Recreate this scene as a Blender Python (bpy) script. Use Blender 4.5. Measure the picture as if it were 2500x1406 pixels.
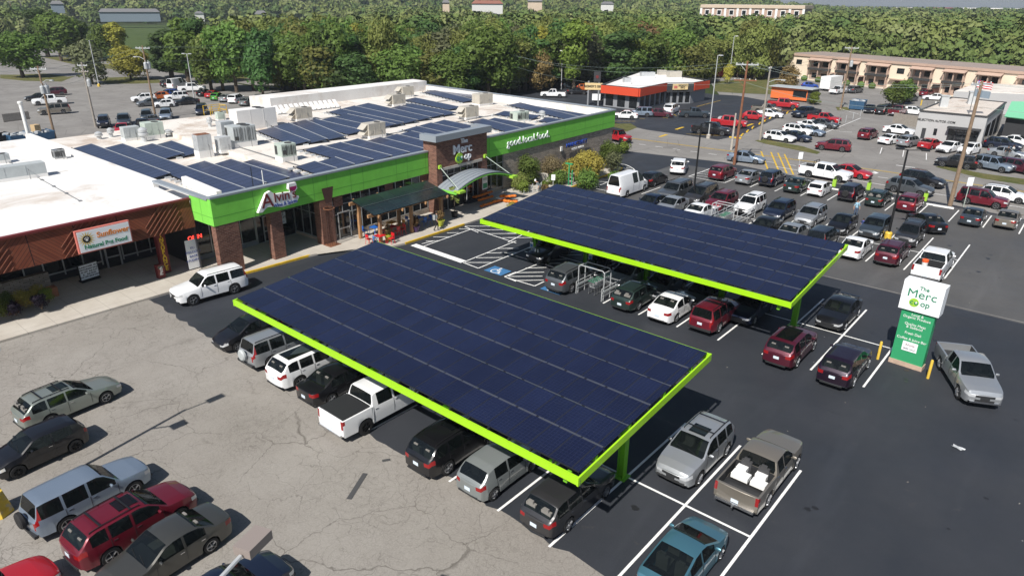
import bpy, bmesh, math, random
import numpy as np
from mathutils import Vector, Matrix, Euler
R=math.radians; rnd=random.Random(7)
for o in list(bpy.data.objects): bpy.data.objects.remove(o)
SC=bpy.context.scene; COL=SC.collection
# ---------- camera (solved from the photo: 24 mm lens, 18.75 m up, 22.65 deg down) ----------
F=1677.545; PI_,RO,YA=R(22.65387),R(0.46038),R(130.43182); CZ=18.75
fw=np.array([math.cos(YA)*math.cos(PI_),math.sin(YA)*math.cos(PI_),-math.sin(PI_)])
rt=np.array([math.sin(YA),-math.cos(YA),0.]); up=np.cross(rt,fw)
c_,s_=math.cos(RO),math.sin(RO); rt2=c_*rt+s_*up; up2=-s_*rt+c_*up
CM=np.array([rt2,-up2,fw])
cam=bpy.data.objects.new('camera',bpy.data.cameras.new('camera')); COL.objects.link(cam); SC.camera=cam
cam.matrix_world=Matrix(((rt2[0],up2[0],-fw[0],0),(rt2[1],up2[1],-fw[1],0),(rt2[2],up2[2],-fw[2],CZ),(0,0,0,1)))
cam.data.sensor_width=36; cam.data.lens=F/2500*36; cam.data.clip_start=.5; cam.data.clip_end=9000
# ---------- light ----------
SUN=Vector((0.19,-0.90,1.0)).normalized()
W=bpy.data.worlds.new('World'); SC.world=W; W.use_nodes=True
nt=W.node_tree; bg=nt.nodes['Background']; sky=nt.nodes.new('ShaderNodeTexSky'); sky.sky_type='NISHITA'; sky.sun_disc=False
sky.sun_elevation=math.asin(SUN.z); sky.sun_rotation=math.atan2(SUN.x,SUN.y); sky.altitude=300; sky.air_density=1.0; sky.dust_density=1.2; sky.ozone_density=1.5
nt.links.new(sky.outputs[0],bg.inputs[0]); bg.inputs[1].default_value=0.066
sl=bpy.data.lights.new('sun','SUN'); so=bpy.data.objects.new('sun',sl); COL.objects.link(so)
sl.energy=4.9; sl.angle=R(.53); sl.color=(1.0,.955,.89); so.rotation_euler=SUN.to_track_quat('Z','Y').to_euler()
SC.view_settings.view_transform='Standard'; SC.view_settings.look='None'; SC.view_settings.exposure=0.26; SC.view_settings.gamma=1
SC.render.resolution_x=1024; SC.render.resolution_y=575; SC.render.resolution_percentage=100
SC.render.engine='CYCLES'; SC.cycles.max_bounces=6; SC.cycles.transparent_max_bounces=8
# ---------- placing ----------
def at(px,py,z=0.0):
    d=CM.T@np.array([px-1250,py-703,F]); t=(z-CZ)/d[2]; return Vector((d[0]*t,d[1]*t,z))
def column_at(bx,by,tx,ty,z0=0):
    b=at(bx,by,z0); d=CM.T@np.array([tx-1250,ty-703,F]); t=(b.x*d[0]+b.y*d[1])/(d[0]**2+d[1]**2); return b,CZ+d[2]*t-z0
YB=R(2.2); OB=Vector((-46.2,26.06,0))
def bl(px,py,z):   # building frame: x out of the shop front, y along it
    q=at(px,py,z)-OB; c,s=math.cos(YB),math.sin(YB); return Vector((q.x*c+q.y*s,-q.x*s+q.y*c,z))
def bw(x,y,z=0): 
    c,s=math.cos(YB),math.sin(YB); return Vector((OB.x+x*c-y*s,OB.y+x*s+y*c,z))
# ---------- materials ----------
MATS={}
def mat(name,col,rough=.6,metal=0.,noise=0.,nscale=3.,bump=0.,bscale=30.,coat=0.,emit=0.,spec=.5,dirt=None,world=False,alpha=1.):
    if name in MATS: return MATS[name]
    m=bpy.data.materials.new(name); m.use_nodes=True; MATS[name]=m; t=m.node_tree; b=t.nodes['Principled BSDF']
    b.inputs['Base Color'].default_value=(*col,1); b.inputs['Roughness'].default_value=rough; b.inputs['Metallic'].default_value=metal
    b.inputs['Specular IOR Level'].default_value=spec
    if coat: b.inputs['Coat Weight'].default_value=coat; b.inputs['Coat Roughness'].default_value=.04
    if emit: b.inputs['Emission Color'].default_value=(*col,1); b.inputs['Emission Strength'].default_value=emit
    if noise or dirt or bump:
        tc=t.nodes.new('ShaderNodeTexCoord'); src=tc.outputs['Object']
        if world: g=t.nodes.new('ShaderNodeNewGeometry'); src=g.outputs['Position']
    if noise:
        n=t.nodes.new('ShaderNodeTexNoise'); n.inputs['Scale'].default_value=nscale; n.inputs['Detail'].default_value=6; n.inputs['Roughness'].default_value=.65
        t.links.new(src,n.inputs['Vector'])
        mr=t.nodes.new('ShaderNodeMapRange'); mr.inputs[1].default_value=.25; mr.inputs[2].default_value=.75; mr.inputs[3].default_value=1-noise; mr.inputs[4].default_value=1+noise
        t.links.new(n.outputs[0],mr.inputs[0])
        mx=t.nodes.new('ShaderNodeMix'); mx.data_type='RGBA'; mx.blend_type='MULTIPLY'; mx.inputs[0].default_value=1; mx.inputs[6].default_value=(*col,1)
        t.links.new(mr.outputs[0],mx.inputs[7]); out=mx.outputs[2]
        if dirt:
            n2=t.nodes.new('ShaderNodeTexNoise'); n2.inputs['Scale'].default_value=dirt[1]; n2.inputs['Detail'].default_value=8; n2.inputs['Roughness'].default_value=.7; n2.inputs['Distortion'].default_value=.6
            t.links.new(src,n2.inputs['Vector']); r2=t.nodes.new('ShaderNodeMapRange'); r2.inputs[1].default_value=dirt[2]; r2.inputs[2].default_value=dirt[2]+.14; r2.inputs[4].default_value=dirt[3]
            t.links.new(n2.outputs[0],r2.inputs[0]); m2=t.nodes.new('ShaderNodeMix'); m2.data_type='RGBA'; t.links.new(r2.outputs[0],m2.inputs[0]); t.links.new(out,m2.inputs[6]); m2.inputs[7].default_value=(*dirt[0],1); out=m2.outputs[2]
        t.links.new(out,b.inputs['Base Color'])
    if bump:
        nb=t.nodes.new('ShaderNodeTexNoise'); nb.inputs['Scale'].default_value=bscale; nb.inputs['Detail'].default_value=4; t.links.new(src,nb.inputs['Vector'])
        bp=t.nodes.new('ShaderNodeBump'); bp.inputs['Strength'].default_value=bump; bp.inputs['Distance'].default_value=.03; t.links.new(nb.outputs[0],bp.inputs['Height']); t.links.new(bp.outputs[0],b.inputs['Normal'])
    return m
class NT:
    def __init__(s,name,rough=.8,metal=0,spec=.5):
        s.m=bpy.data.materials.new(name); MATS[name]=s.m; s.m.use_nodes=True; s.t=s.m.node_tree; s.b=s.t.nodes['Principled BSDF']
        s.b.inputs['Roughness'].default_value=rough; s.b.inputs['Metallic'].default_value=metal; s.b.inputs['Specular IOR Level'].default_value=spec
    def n(s,k,**kw):
        x=s.t.nodes.new(k)
        for a,v in kw.items(): setattr(x,a,v)
        return x
    def l(s,a,b): s.t.links.new(a,b)
    def obj(s): return s.n('ShaderNodeTexCoord').outputs['Object']
    def uv(s): return s.n('ShaderNodeTexCoord').outputs['UV']
    def noise(s,v,sc,det=6,ro=.6,dist=0):
        x=s.n('ShaderNodeTexNoise'); x.inputs['Scale'].default_value=sc; x.inputs['Detail'].default_value=det; x.inputs['Roughness'].default_value=ro; x.inputs['Distortion'].default_value=dist; s.l(v,x.inputs['Vector']); return x
    def mr(s,v,a,b,c,d):
        x=s.n('ShaderNodeMapRange'); [setattr(x.inputs[i],'default_value',q) for i,q in ((1,a),(2,b),(3,c),(4,d))]; s.l(v,x.inputs[0]); return x.outputs[0]
    def mth(s,op,a,b=None,c=None):
        x=s.n('ShaderNodeMath',operation=op)
        for i,q in enumerate((a,b,c)):
            if q is None: continue
            if isinstance(q,(int,float)): x.inputs[i].default_value=q
            else: s.l(q,x.inputs[i])
        return x.outputs[0]
    def mix(s,f,a,b,bt='MIX'):
        x=s.n('ShaderNodeMix',data_type='RGBA',blend_type=bt)
        for i,q in ((0,f),(6,a),(7,b)):
            if isinstance(q,(int,float)): x.inputs[i].default_value=q
            elif isinstance(q,tuple): x.inputs[i].default_value=(*q,1)
            else: s.l(q,x.inputs[i])
        return x.outputs[2]
    def sep(s,v): x=s.n('ShaderNodeSeparateXYZ'); s.l(v,x.inputs[0]); return x.outputs
    def lines(s,c,per,wid):  # 1 on a line of width wid each period
        f=s.mth('FRACT',s.mth('DIVIDE',c,per)); return s.mth('LESS_THAN',f,wid/per)
    def col(s,c): s.l(c,s.b.inputs['Base Color'])
    def bump(s,h,st=.3,di=.02):
        x=s.n('ShaderNodeBump'); x.inputs['Strength'].default_value=st; x.inputs['Distance'].default_value=di; s.l(h,x.inputs['Height']); s.l(x.outputs[0],s.b.inputs['Normal'])
def scaled(a,v,sc):
    x=a.n('ShaderNodeMapping'); x.inputs['Scale'].default_value=sc; a.l(v,x.inputs[0]); return x.outputs[0]
# old cracked asphalt
a=NT('old_asphalt',.92,spec=.25); v=a.obj(); big=a.noise(v,.09,5,.6).outputs[0]; med=a.noise(v,.9,6,.65).outputs[0]; fine=a.noise(v,14,3,.7).outputs[0]
c=a.mix(a.mr(big,.35,.65,0,1),(.23,.212,.188),(.305,.287,.262)); c=a.mix(a.mr(med,.3,.7,0,.4),c,(.2,.18,.16)); c=a.mix(a.mr(fine,.35,.65,0,.35),c,(.37,.35,.32)); c=a.mix(a.mr(a.noise(v,5,6,.8).outputs[0],.5,.7,0,.4),c,(.17,.155,.14))
wr=a.noise(v,.55,4,.6); va=a.n('ShaderNodeVectorMath',operation='MULTIPLY_ADD'); a.l(wr.outputs['Color'],va.inputs[0]); va.inputs[1].default_value=(1.7,1.7,0); a.l(v,va.inputs[2])
for sc,wd,lo,amt in ((.22,.007,.42,.75),(.62,.012,.44,.55),(1.5,.022,.46,.5),(3.2,.035,.45,.4),(7.,.06,.42,.3)):
    vo=a.n('ShaderNodeTexVoronoi',feature='DISTANCE_TO_EDGE'); vo.inputs['Scale'].default_value=sc; a.l(va.outputs[0],vo.inputs['Vector'])
    cr=a.mth('SUBTRACT',1.,a.mr(vo.outputs['Distance'],0,wd,0,1)); mk=a.mr(a.noise(v,.16+.05*sc,4,.6).outputs[0],lo,lo+.12,0,amt)
    c=a.mix(a.mth('MULTIPLY',cr,mk),c,(.085,.075,.065))
st=a.mr(a.noise(v,.32,6,.7,.5).outputs[0],.60,.74,0,.45); c=a.mix(st,c,(.13,.12,.105)); a.col(c); a.bump(fine,.5,.01)
# sealed new asphalt
def tar(name,base,lite,st):
    a=NT(name,.62,spec=.38); v=a.obj(); c=a.mix(a.mr(a.noise(v,.12,6,.65).outputs[0],.35,.65,0,1),base,lite)
    sv=scaled(a,v,(.9,.12,1)); c=a.mix(a.mr(a.noise(sv,.5,5,.6,.4).outputs[0],.55,.78,0,st),c,tuple(min(1,x*2.1) for x in lite))
    f=a.noise(v,22,2,.7).outputs[0]; c=a.mix(a.mr(f,.35,.7,0,.4),c,tuple(x*1.5 for x in lite)); 
    c=a.mix(a.mr(a.noise(v,1.1,6,.8).outputs[0],.62,.8,0,.45),c,(.12,.105,.09))
    w=a.n('ShaderNodeTexVoronoi'); w.inputs['Scale'].default_value=.55; a.l(v,w.inputs['Vector']); c=a.mix(a.mth('LESS_THAN',w.outputs['Distance'],.018),c,(.25,.25,.25))
    a.col(c); a.bump(f,.4,.006); a.l(a.mr(a.noise(v,.25,4).outputs[0],.3,.7,.5,.8),a.b.inputs['Roughness'])
tar('new_asphalt',(.021,.0245,.031),(.033,.036,.043),.3); tar('mid_asphalt',(.062,.062,.062),(.085,.084,.083),.3)
a=NT('road_asphalt',.9,spec=.3); v=a.obj(); c=a.mix(a.mr(a.noise(v,.15,6,.65).outputs[0],.35,.65,0,1),(.19,.18,.17),(.255,.245,.23)); c=a.mix(a.mr(a.noise(scaled(a,v,(.15,1,1)),.7,6,.7,.3).outputs[0],.52,.72,0,.4),c,(.14,.13,.12))
vo=a.n('ShaderNodeTexVoronoi',feature='DISTANCE_TO_EDGE'); vo.inputs['Scale'].default_value=.22; a.l(v,vo.inputs['Vector']); c=a.mix(a.mr(vo.outputs['Distance'],0,.012,.6,0),c,(.09,.085,.08)); a.col(c)
a=NT('concrete',.88,spec=.3); v=a.obj(); c=a.mix(a.mr(a.noise(v,.35,6,.7).outputs[0],.3,.7,0,1),(.40,.36,.31),(.52,.485,.43)); xyz=a.sep(v)
c=a.mix(a.mth('MULTIPLY',a.mth('MAXIMUM',a.lines(xyz[1],1.55,.03),a.lines(xyz[0],1.8,.03)),.55),c,(.2,.18,.16)); c=a.mix(a.mr(a.noise(v,.8,7,.75).outputs[0],.6,.8,0,.5),c,(.25,.22,.19)); a.col(c)
def grassm(name,g1,g2,dry,thr=.5):
    a=NT(name,.95,spec=.2); v=a.obj(); c=a.mix(a.mr(a.noise(v,.06,6,.65).outputs[0],.35,.65,0,1),g1,g2); c=a.mix(a.mr(a.noise(v,.5,7,.75,.4).outputs[0],thr,thr+.25,0,.8),c,dry)
    f=a.noise(v,5,4,.8).outputs[0]; c=a.mix(a.mr(f,.4,.7,0,.5),c,tuple(x*.45 for x in g1)); a.col(c); a.bump(f,.8,.1)
grassm('lawn',(.052,.085,.02),(.08,.12,.03),(.16,.14,.06),.52); grassm('dry_lawn',(.085,.1,.03),(.13,.13,.045),(.24,.19,.09),.45); grassm('forest_floor',(.03,.045,.012),(.05,.07,.02),(.09,.08,.04),.6); grassm('mulch',(.07,.045,.03),(.1,.065,.045),(.14,.1,.07),.5)
a=NT('brick',.9,spec=.2); v=a.obj(); g=a.n('ShaderNodeNewGeometry'); xyz=a.sep(v); cm=a.n('ShaderNodeCombineXYZ'); a.l(a.mth('ADD',xyz[0],xyz[1]),cm.inputs[0]); a.l(xyz[2],cm.inputs[1])
bt=a.n('ShaderNodeTexBrick'); bt.inputs['Scale'].default_value=1; bt.inputs['Brick Width'].default_value=.34; bt.inputs['Row Height'].default_value=.12; bt.inputs['Mortar Size'].default_value=.012
bt.inputs['Color1'].default_value=(.11,.042,.03,1); bt.inputs['Color2'].default_value=(.27,.125,.085,1); bt.inputs['Mortar'].default_value=(.26,.2,.165,1); a.l(cm.outputs[0],bt.inputs['Vector'])
c=a.mix(a.mr(a.noise(v,6,5,.7).outputs[0],.3,.7,0,.5),bt.outputs[0],(.12,.06,.045)); a.col(c); a.bump(bt.outputs['Fac'],-.4,.01)
a=NT('stacked_stone',.92,spec=.2); v=a.obj(); xyz=a.sep(v); cm=a.n('ShaderNodeCombineXYZ'); a.l(xyz[1],cm.inputs[0]); a.l(xyz[2],cm.inputs[1])
nn=a.noise(v,1.2,3).outputs['Color']; vm=a.n('ShaderNodeVectorMath',operation='MULTIPLY_ADD'); a.l(nn,vm.inputs[0]); vm.inputs[1].default_value=(.3,.12,0); a.l(cm.outputs[0],vm.inputs[2])
bt=a.n('ShaderNodeTexBrick'); bt.inputs['Scale'].default_value=1; bt.inputs['Brick Width'].default_value=.6; bt.inputs['Row Height'].default_value=.13; bt.inputs['Mortar Size'].default_value=.02; bt.offset=.37
bt.inputs['Color1'].default_value=(.50,.44,.37,1); bt.inputs['Color2'].default_value=(.22,.20,.18,1); bt.inputs['Mortar'].default_value=(.05,.045,.04,1); a.l(vm.outputs[0],bt.inputs['Vector'])
a.col(a.mix(a.mr(a.noise(v,3,6,.75).outputs[0],.3,.7,0,.6),bt.outputs[0],(.46,.38,.30))); a.bump(bt.outputs['Fac'],-.8,.05)
# diagonal cedar siding, panels of opposed direction (uv: u along, v up)
a=NT('cedar_siding',.75,spec=.3); xyz=a.sep(a.uv()); k=a.mth('MODULO',a.mth('FLOOR',a.mth('DIVIDE',xyz[0],2.65)),2.); sg=a.mth('SUBTRACT',a.mth('MULTIPLY',k,2.),1.)
dg=a.mth('ADD',a.mth('MULTIPLY',xyz[0],sg),a.mth('ADD',xyz[1],100.)); bd=a.mth('FLOOR',a.mth('DIVIDE',dg,.27)); wn=a.n('ShaderNodeTexWhiteNoise',noise_dimensions='1D'); a.l(bd,wn.inputs['W'])
c=a.mix(wn.outputs[0],(.125,.032,.017),(.205,.058,.028)); c=a.mix(a.mr(a.noise(a.uv(),1.1,6,.7).outputs[0],.45,.8,0,.6),c,(.2,.085,.05)); c=a.mix(a.lines(dg,.27,.03),c,(.03,.011,.008)); c=a.mix(a.lines(xyz[0],2.65,.06),c,(.03,.012,.01)); a.col(c)
# photovoltaic glass, cells in UV metres
def pvm(name,c1,c2,gl,cell,pw,ph,ro):
    a=NT(name,ro,spec=.6); u=a.uv(); xyz=a.sep(u); c=a.mix(a.mr(a.noise(u,.5,3).outputs[0],.3,.7,0,1),c1,c2)
    c=a.mix(a.mr(a.noise(u,.9,6,.7,.3).outputs[0],.55,.85,0,.2),c,(.04,.045,.065)); px=a.mth('FLOOR',a.mth('DIVIDE',xyz[0],pw)); py=a.mth('FLOOR',a.mth('DIVIDE',xyz[1],ph)); wn=a.n('ShaderNodeTexWhiteNoise',noise_dimensions='2D'); cm=a.n('ShaderNodeCombineXYZ'); a.l(px,cm.inputs[0]); a.l(py,cm.inputs[1]); a.l(cm.outputs[0],wn.inputs['Vector'])
    c=a.mix(a.mth('MULTIPLY',wn.outputs[0],.55),c,tuple(x*.62 for x in c1))
    ln=a.mth('MAXIMUM',a.lines(xyz[0],cell,.012),a.lines(xyz[1],cell,.012)); c=a.mix(a.mth('MULTIPLY',ln,gl),c,(.16,.19,.30))
    fr=a.mth('MAXIMUM',a.lines(xyz[0],pw,.045),a.lines(xyz[1],ph,.04)); c=a.mix(a.mth('MULTIPLY',fr,.9),c,(.007,.008,.012)); a.col(c)
    a.l(a.mth('ADD',a.mth('MULTIPLY',fr,.4),ro),a.b.inputs['Roughness'])
pvm('canopy_pv',(.0085,.0115,.036),(.0115,.0165,.049),.07,.156,1.0,1.64,.22)
pvm('roof_pv',(.024,.032,.072),(.03,.04,.085),.45,.156,1.0,1.95,.28)
pvm('patio_pv',(.012,.022,.022),(.016,.03,.03),.12,.156,1.3,2.2,.2)
# leaves
def leafm(name,base,vary=.2):
    a=NT(name,.62,spec=.25); oi=a.n('ShaderNodeObjectInfo'); at_=a.n('ShaderNodeAttribute',attribute_name='tint'); g=a.n('ShaderNodeNewGeometry')
    c=a.mix(a.mr(g.outputs['Random Per Island'],0,1,0,1),tuple(x*(1-vary) for x in base),tuple(min(1,x*(1+vary)) for x in base))
    hs=a.n('ShaderNodeHueSaturation'); a.l(c,hs.inputs['Color']); a.l(a.mr(oi.outputs['Random'],0,1,.466,.503),hs.inputs['Hue']); a.l(a.mr(oi.outputs['Random'],0,1,.85,1.6),hs.inputs['Value']); a.col(hs.outputs[0])
    a.b.inputs['Subsurface Weight'].default_value=0
    tr=a.n('ShaderNodeBsdfTranslucent'); a.l(hs.outputs[0],tr.inputs[0]); ms=a.n('ShaderNodeMixShader'); ms.inputs[0].default_value=.38; out=a.t.nodes['Material Output']
    a.l(a.b.outputs[0],ms.inputs[1]); a.l(tr.outputs[0],ms.inputs[2]); a.l(ms.outputs[0],out.inputs[0])
for nme,cc in (('leaf_green',(.095,.165,.035)),('leaf_dark',(.055,.115,.032)),('leaf_olive',(.155,.19,.05)),('leaf_yellow',(.22,.22,.035)),('leaf_grey',(.13,.155,.075)),('leaf_gold',(.33,.31,.06)),('leaf_purple',(.02,.012,.025)),('leaf_bright',(.125,.185,.032)),('leaf_straw',(.16,.13,.07)),('leaf_rust',(.17,.125,.05))): leafm(nme,cc)
a=NT('far_wood_leaf',.7,spec=.2); at_=a.n('ShaderNodeAttribute',attribute_name='tint'); g=a.n('ShaderNodeNewGeometry'); f=at_.outputs['Fac']
c=a.mix(a.mr(f,0,.6,0,1),(.072,.122,.034),(.155,.185,.052)); c=a.mix(a.mr(f,.6,1,0,1),c,(.19,.215,.085)); c=a.mix(a.mr(g.outputs['Random Per Island'],0,1,0,.15),c,(.08,.13,.04)); a.col(c)
a=NT('car_glass',.04,spec=.9); a.b.inputs['Base Color'].default_value=(.010,.013,.014,1); tr=a.n('ShaderNodeBsdfTransparent'); tr.inputs[0].default_value=(.42,.48,.46,1); ms=a.n('ShaderNodeMixShader'); ms.inputs[0].default_value=.5; a.l(tr.outputs[0],ms.inputs[1]); a.l(a.b.outputs[0],ms.inputs[2]); a.l(ms.outputs[0],a.t.nodes['Material Output'].inputs[0])
mat('roof_seam',(.42,.38,.33),.8); mat('seat_cloth',(.20,.19,.175),.9,noise=.2); mat('seat_dark',(.045,.045,.048),.8)
# ---------- object helpers ----------
def tag(o,label=None,cat=None,group=None,kind=None):
    if label: o['label']=label
    if cat: o['category']=cat
    if group: o['group']=group
    if kind: o['kind']=kind
    return o
def empty(name,loc=(0,0,0),rz=0,label=None,cat=None,group=None):
    o=bpy.data.objects.new(name,None); COL.objects.link(o); o.location=loc; o.rotation_euler=(0,0,rz); o.empty_display_size=.2; return tag(o,label,cat,group)
class MB:
    def __init__(s): s.v=[]; s.f=[]; s.m=[]; s.uv=[]
    def q(s,pts,m=0,uv=None):
        n=len(s.v); s.v+= [tuple(p) for p in pts]; s.f.append(tuple(range(n,n+len(pts)))); s.m.append(m); s.uv.append(uv); return s
    def box(s,c,d,rz=0,m=0,bev=0,mx=None):
        x,y,z=[k/2 for k in d]; P=[(-x,-y,-z),(x,-y,-z),(x,y,-z),(-x,y,-z),(-x,-y,z),(x,-y,z),(x,y,z),(-x,y,z)]
        T=(mx or Matrix.Rotation(rz,4,'Z')); n=len(s.v)
        for p in P: w=T@Vector(p); s.v.append((w.x+c[0],w.y+c[1],w.z+c[2]))
        for f in ((0,3,2,1),(4,5,6,7),(0,1,5,4),(1,2,6,5),(2,3,7,6),(3,0,4,7)): s.f.append(tuple(n+i for i in f)); s.m.append(m); s.uv.append(None)
        return s
    def bb(s,x0,x1,y0,y1,z0,z1,m=0): return s.box(((x0+x1)/2,(y0+y1)/2,(z0+z1)/2),(abs(x1-x0),abs(y1-y0),abs(z1-z0)),m=m)
    def bar(s,a,b,w,h=None,m=0):   # box beam between two points
        a=Vector(a); b=Vector(b); d=b-a; h=h or w; Q=d.to_track_quat('X','Z').to_matrix().to_4x4(); return s.box((a+b)/2,(d.length,w,h),mx=Q,m=m)
    def cyl(s,a,b,r0,r1=None,n=10,m=0,cap=True):
        a=Vector(a); b=Vector(b); r1=r0 if r1 is None else r1; Q=(b-a).to_track_quat('Z','X').to_matrix(); k=len(s.v)
        for p,r in ((a,r0),(b,r1)):
            for i in range(n): t=2*math.pi*i/n; w=Q@Vector((r*math.cos(t),r*math.sin(t),0))+p; s.v.append(tuple(w))
        for i in range(n): j=(i+1)%n; s.f.append((k+i,k+j,k+n+j,k+n+i)); s.m.append(m); s.uv.append(None)
        if cap: s.f.append(tuple(k+n+i for i in range(n))); s.m.append(m); s.uv.append(None); s.f.append(tuple(k+n-1-i for i in range(n))); s.m.append(m); s.uv.append(None)
        return s
    def lathe(s,pr,c=(0,0,0),n=16,axis='Z',m=0):   # pr: (r,z)
        k=len(s.v)
        for r,z in pr:
            for i in range(n):
                t=2*math.pi*i/n; p=(r*math.cos(t),r*math.sin(t),z) if axis=='Z' else (r*math.cos(t),z,r*math.sin(t)); s.v.append((p[0]+c[0],p[1]+c[1],p[2]+c[2]))
        for j in range(len(pr)-1):
            for i in range(n): a=k+j*n+i; b=k+j*n+(i+1)%n; s.f.append((a,b,b+n,a+n)); s.m.append(m); s.uv.append(None)
        return s
    def tube(s,pts,r,n=6,m=0):
        for a,b in zip(pts[:-1],pts[1:]): s.cyl(a,b,r,n=n,m=m)
        return s
    def prism(s,poly,z0,z1,m=0,ms=None):
        n=len(poly); s.q([(p[0],p[1],z1) for p in poly],m)
        for i in range(n): a=poly[i]; b=poly[(i+1)%n]; s.q([(a[0],a[1],z0),(b[0],b[1],z0),(b[0],b[1],z1),(a[0],a[1],z1)],m if ms is None else ms)
        return s
    def build(s,name,mats,parent=None,loc=(0,0,0),rz=0,smooth=False,label=None,cat=None,group=None,kind=None):
        me=bpy.data.meshes.new(name); me.from_pydata(s.v,[],s.f)
        if not isinstance(mats,(list,tuple)): mats=[mats]
        for mm in mats: me.materials.append(MATS[mm] if isinstance(mm,str) else mm)
        me.polygons.foreach_set('material_index',s.m)
        if any(u is not None for u in s.uv):
            L=me.uv_layers.new(name='UVMap'); i=0
            for f,u in zip(s.f,s.uv):
                for j in range(len(f)):
                    if u is not None: L.data[i].uv=u[j]
                    i+=1
        if smooth: me.polygons.foreach_set('use_smooth',[True]*len(me.polygons))
        me.update(); o=bpy.data.objects.new(name,me); COL.objects.link(o); o.location=loc; o.rotation_euler=(0,0,rz)
        if parent: o.parent=parent
        if smooth: sharpen(me,40)
        return tag(o,label,cat,group,kind)
def sharpen(me,ang):
    b=bmesh.new(); b.from_mesh(me); bmesh.ops.recalc_face_normals(b,faces=b.faces) if smooth_fix else None
    for e in b.edges:
        if len(e.link_faces)==2: e.smooth=e.calc_face_angle(0)<R(ang)
    b.to_mesh(me); b.free()
smooth_fix=False
def copy_tree(o,parent=None):
    c=o.copy(); COL.objects.link(c); c.parent=parent
    for ch in KIDS(o): copy_tree(ch,c)
    return c
_kids={}
def KIDS(o): return list(o.children)
def text(name,s,size,m,parent=None,loc=(0,0,0),rot=(0,0,0),ext=.02,off=0.,align='CENTER',bold=0.,label=None,spacing=1.,sx=1.,char=1.):
    cu=bpy.data.curves.new(name,'FONT'); cu.body=s; cu.size=size; cu.extrude=ext; cu.align_x=align; cu.align_y='CENTER'; cu.offset=bold; cu.space_line=spacing; cu.space_character=char
    to=bpy.data.objects.new('tmp',cu); COL.objects.link(to); me=bpy.data.meshes.new_from_object(to); bpy.data.objects.remove(to); me.name=name
    me.materials.clear(); me.materials.append(MATS[m]); o=bpy.data.objects.new(name,me); COL.objects.link(o); o.location=loc; o.rotation_euler=rot; o.scale=(sx,1,1)
    if parent: o.parent=parent
    if label: o['label']=label
    return o
mat('white_paint',(.80,.80,.78),.6,noise=.12,nscale=4); mat('yellow_paint',(.62,.40,.03),.6,noise=.3,nscale=3); mat('blue_paint',(.05,.17,.36),.6,noise=.1)
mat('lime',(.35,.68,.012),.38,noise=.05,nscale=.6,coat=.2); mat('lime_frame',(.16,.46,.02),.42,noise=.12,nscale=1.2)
mat('dark_rail',(.012,.014,.018),.5); mat('alu',(.25,.27,.32),.4,metal=.8); mat('white',(.82,.82,.80),.5); mat('black',(.012,.012,.013),.45); mat('chrome',(.75,.76,.78),.14,metal=1.); mat('steel',(.33,.34,.35),.4,metal=.75,noise=.12)
mat('green_stucco',(.19,.60,.07),.85,noise=.09,nscale=1.4,bump=.25,bscale=25,world=False); mat('coping_grey',(.30,.335,.37),.45,metal=.2)
mat('roof_white',(.70,.66,.605),.75,noise=.07,nscale=.35,dirt=((.36,.25,.17),.22,.50,.6)); mat('roof_white_clean',(.74,.73,.71),.75,noise=.07,nscale=.3,dirt=((.42,.33,.25),.13,.53,.6)); mat('stucco_joint',(.06,.27,.035),.85); mat('roof_weathered',(.62,.56,.50),.8,noise=.15,nscale=.5,dirt=((.28,.18,.12),.5,.52,.7))
mat('glass',(.012,.015,.018),.06,spec=.8); mat('store_glass',(.016,.018,.02),.08,noise=.6,nscale=.8,spec=.7); mat('frame_alu',(.42,.43,.43),.45,metal=.4)
mat('wood_pole',(.235,.165,.11),.9,noise=.25,nscale=4); mat('wood_pole_grey',(.30,.27,.235),.9,noise=.2,nscale=4); mat('wood_pole_red',(.22,.095,.05),.9,noise=.25,nscale=4); mat('bark',(.10,.075,.055),.95,noise=.3,nscale=5)
mat('timber',(.36,.20,.095),.7,noise=.25,nscale=3); mat('tan_metal',(.47,.44,.38),.5,noise=.1,nscale=1.5,dirt=((.25,.2,.16),.9,.62,.4)); mat('grey_metal',(.42,.45,.455),.5,noise=.1,nscale=1.5,dirt=((.3,.24,.2),1,.64,.4)); mat('galv',(.55,.57,.58),.45,metal=.3,noise=.12,nscale=1.5); mat('pale_green_metal',(.46,.53,.47),.5,noise=.08)
mat('rust',(.19,.075,.035),.85,noise=.4,nscale=5); mat('hvac_dark',(.05,.05,.05),.6); mat('brown_metal',(.085,.04,.03),.5,noise=.2); mat('beige',(.58,.47,.36),.85,noise=.06,nscale=.4); mat('taupe',(.46,.33,.26),.85,noise=.08,nscale=.5)
mat('tyre',(.014,.014,.015),.8); mat('rim_silver',(.52,.53,.55),.3,metal=.85); mat('rim_dark',(.03,.03,.032),.35,metal=.5)
mat('car_trim',(.025,.026,.028),.5); mat('lamp_clear',(.62,.64,.66),.12,spec=.9,metal=.3); mat('lamp_red',(.27,.008,.010),.15,spec=.8); mat('lamp_amber',(.65,.22,.02),.2); mat('plate',(.62,.70,.78),.4); mat('underbody',(.008,.008,.008),.9)
mat('orange_red',(.60,.065,.022),.6,noise=.05); mat('grey_wall',(.24,.25,.265),.8,noise=.06); mat('dark_wall',(.035,.036,.04),.7); mat('red_plastic',(.55,.012,.02),.35); mat('blue_plastic',(.02,.13,.5),.35); mat('amber_plastic',(.6,.24,.02),.4)
mat('pumpkin',(.66,.17,.012),.5,noise=.12,nscale=6); mat('stem_green',(.10,.11,.03),.8); mat('terracotta',(.33,.14,.07),.85); mat('lime_pot',(.42,.46,.05),.5); mat('purple_pot',(.05,.02,.09),.4)
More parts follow.
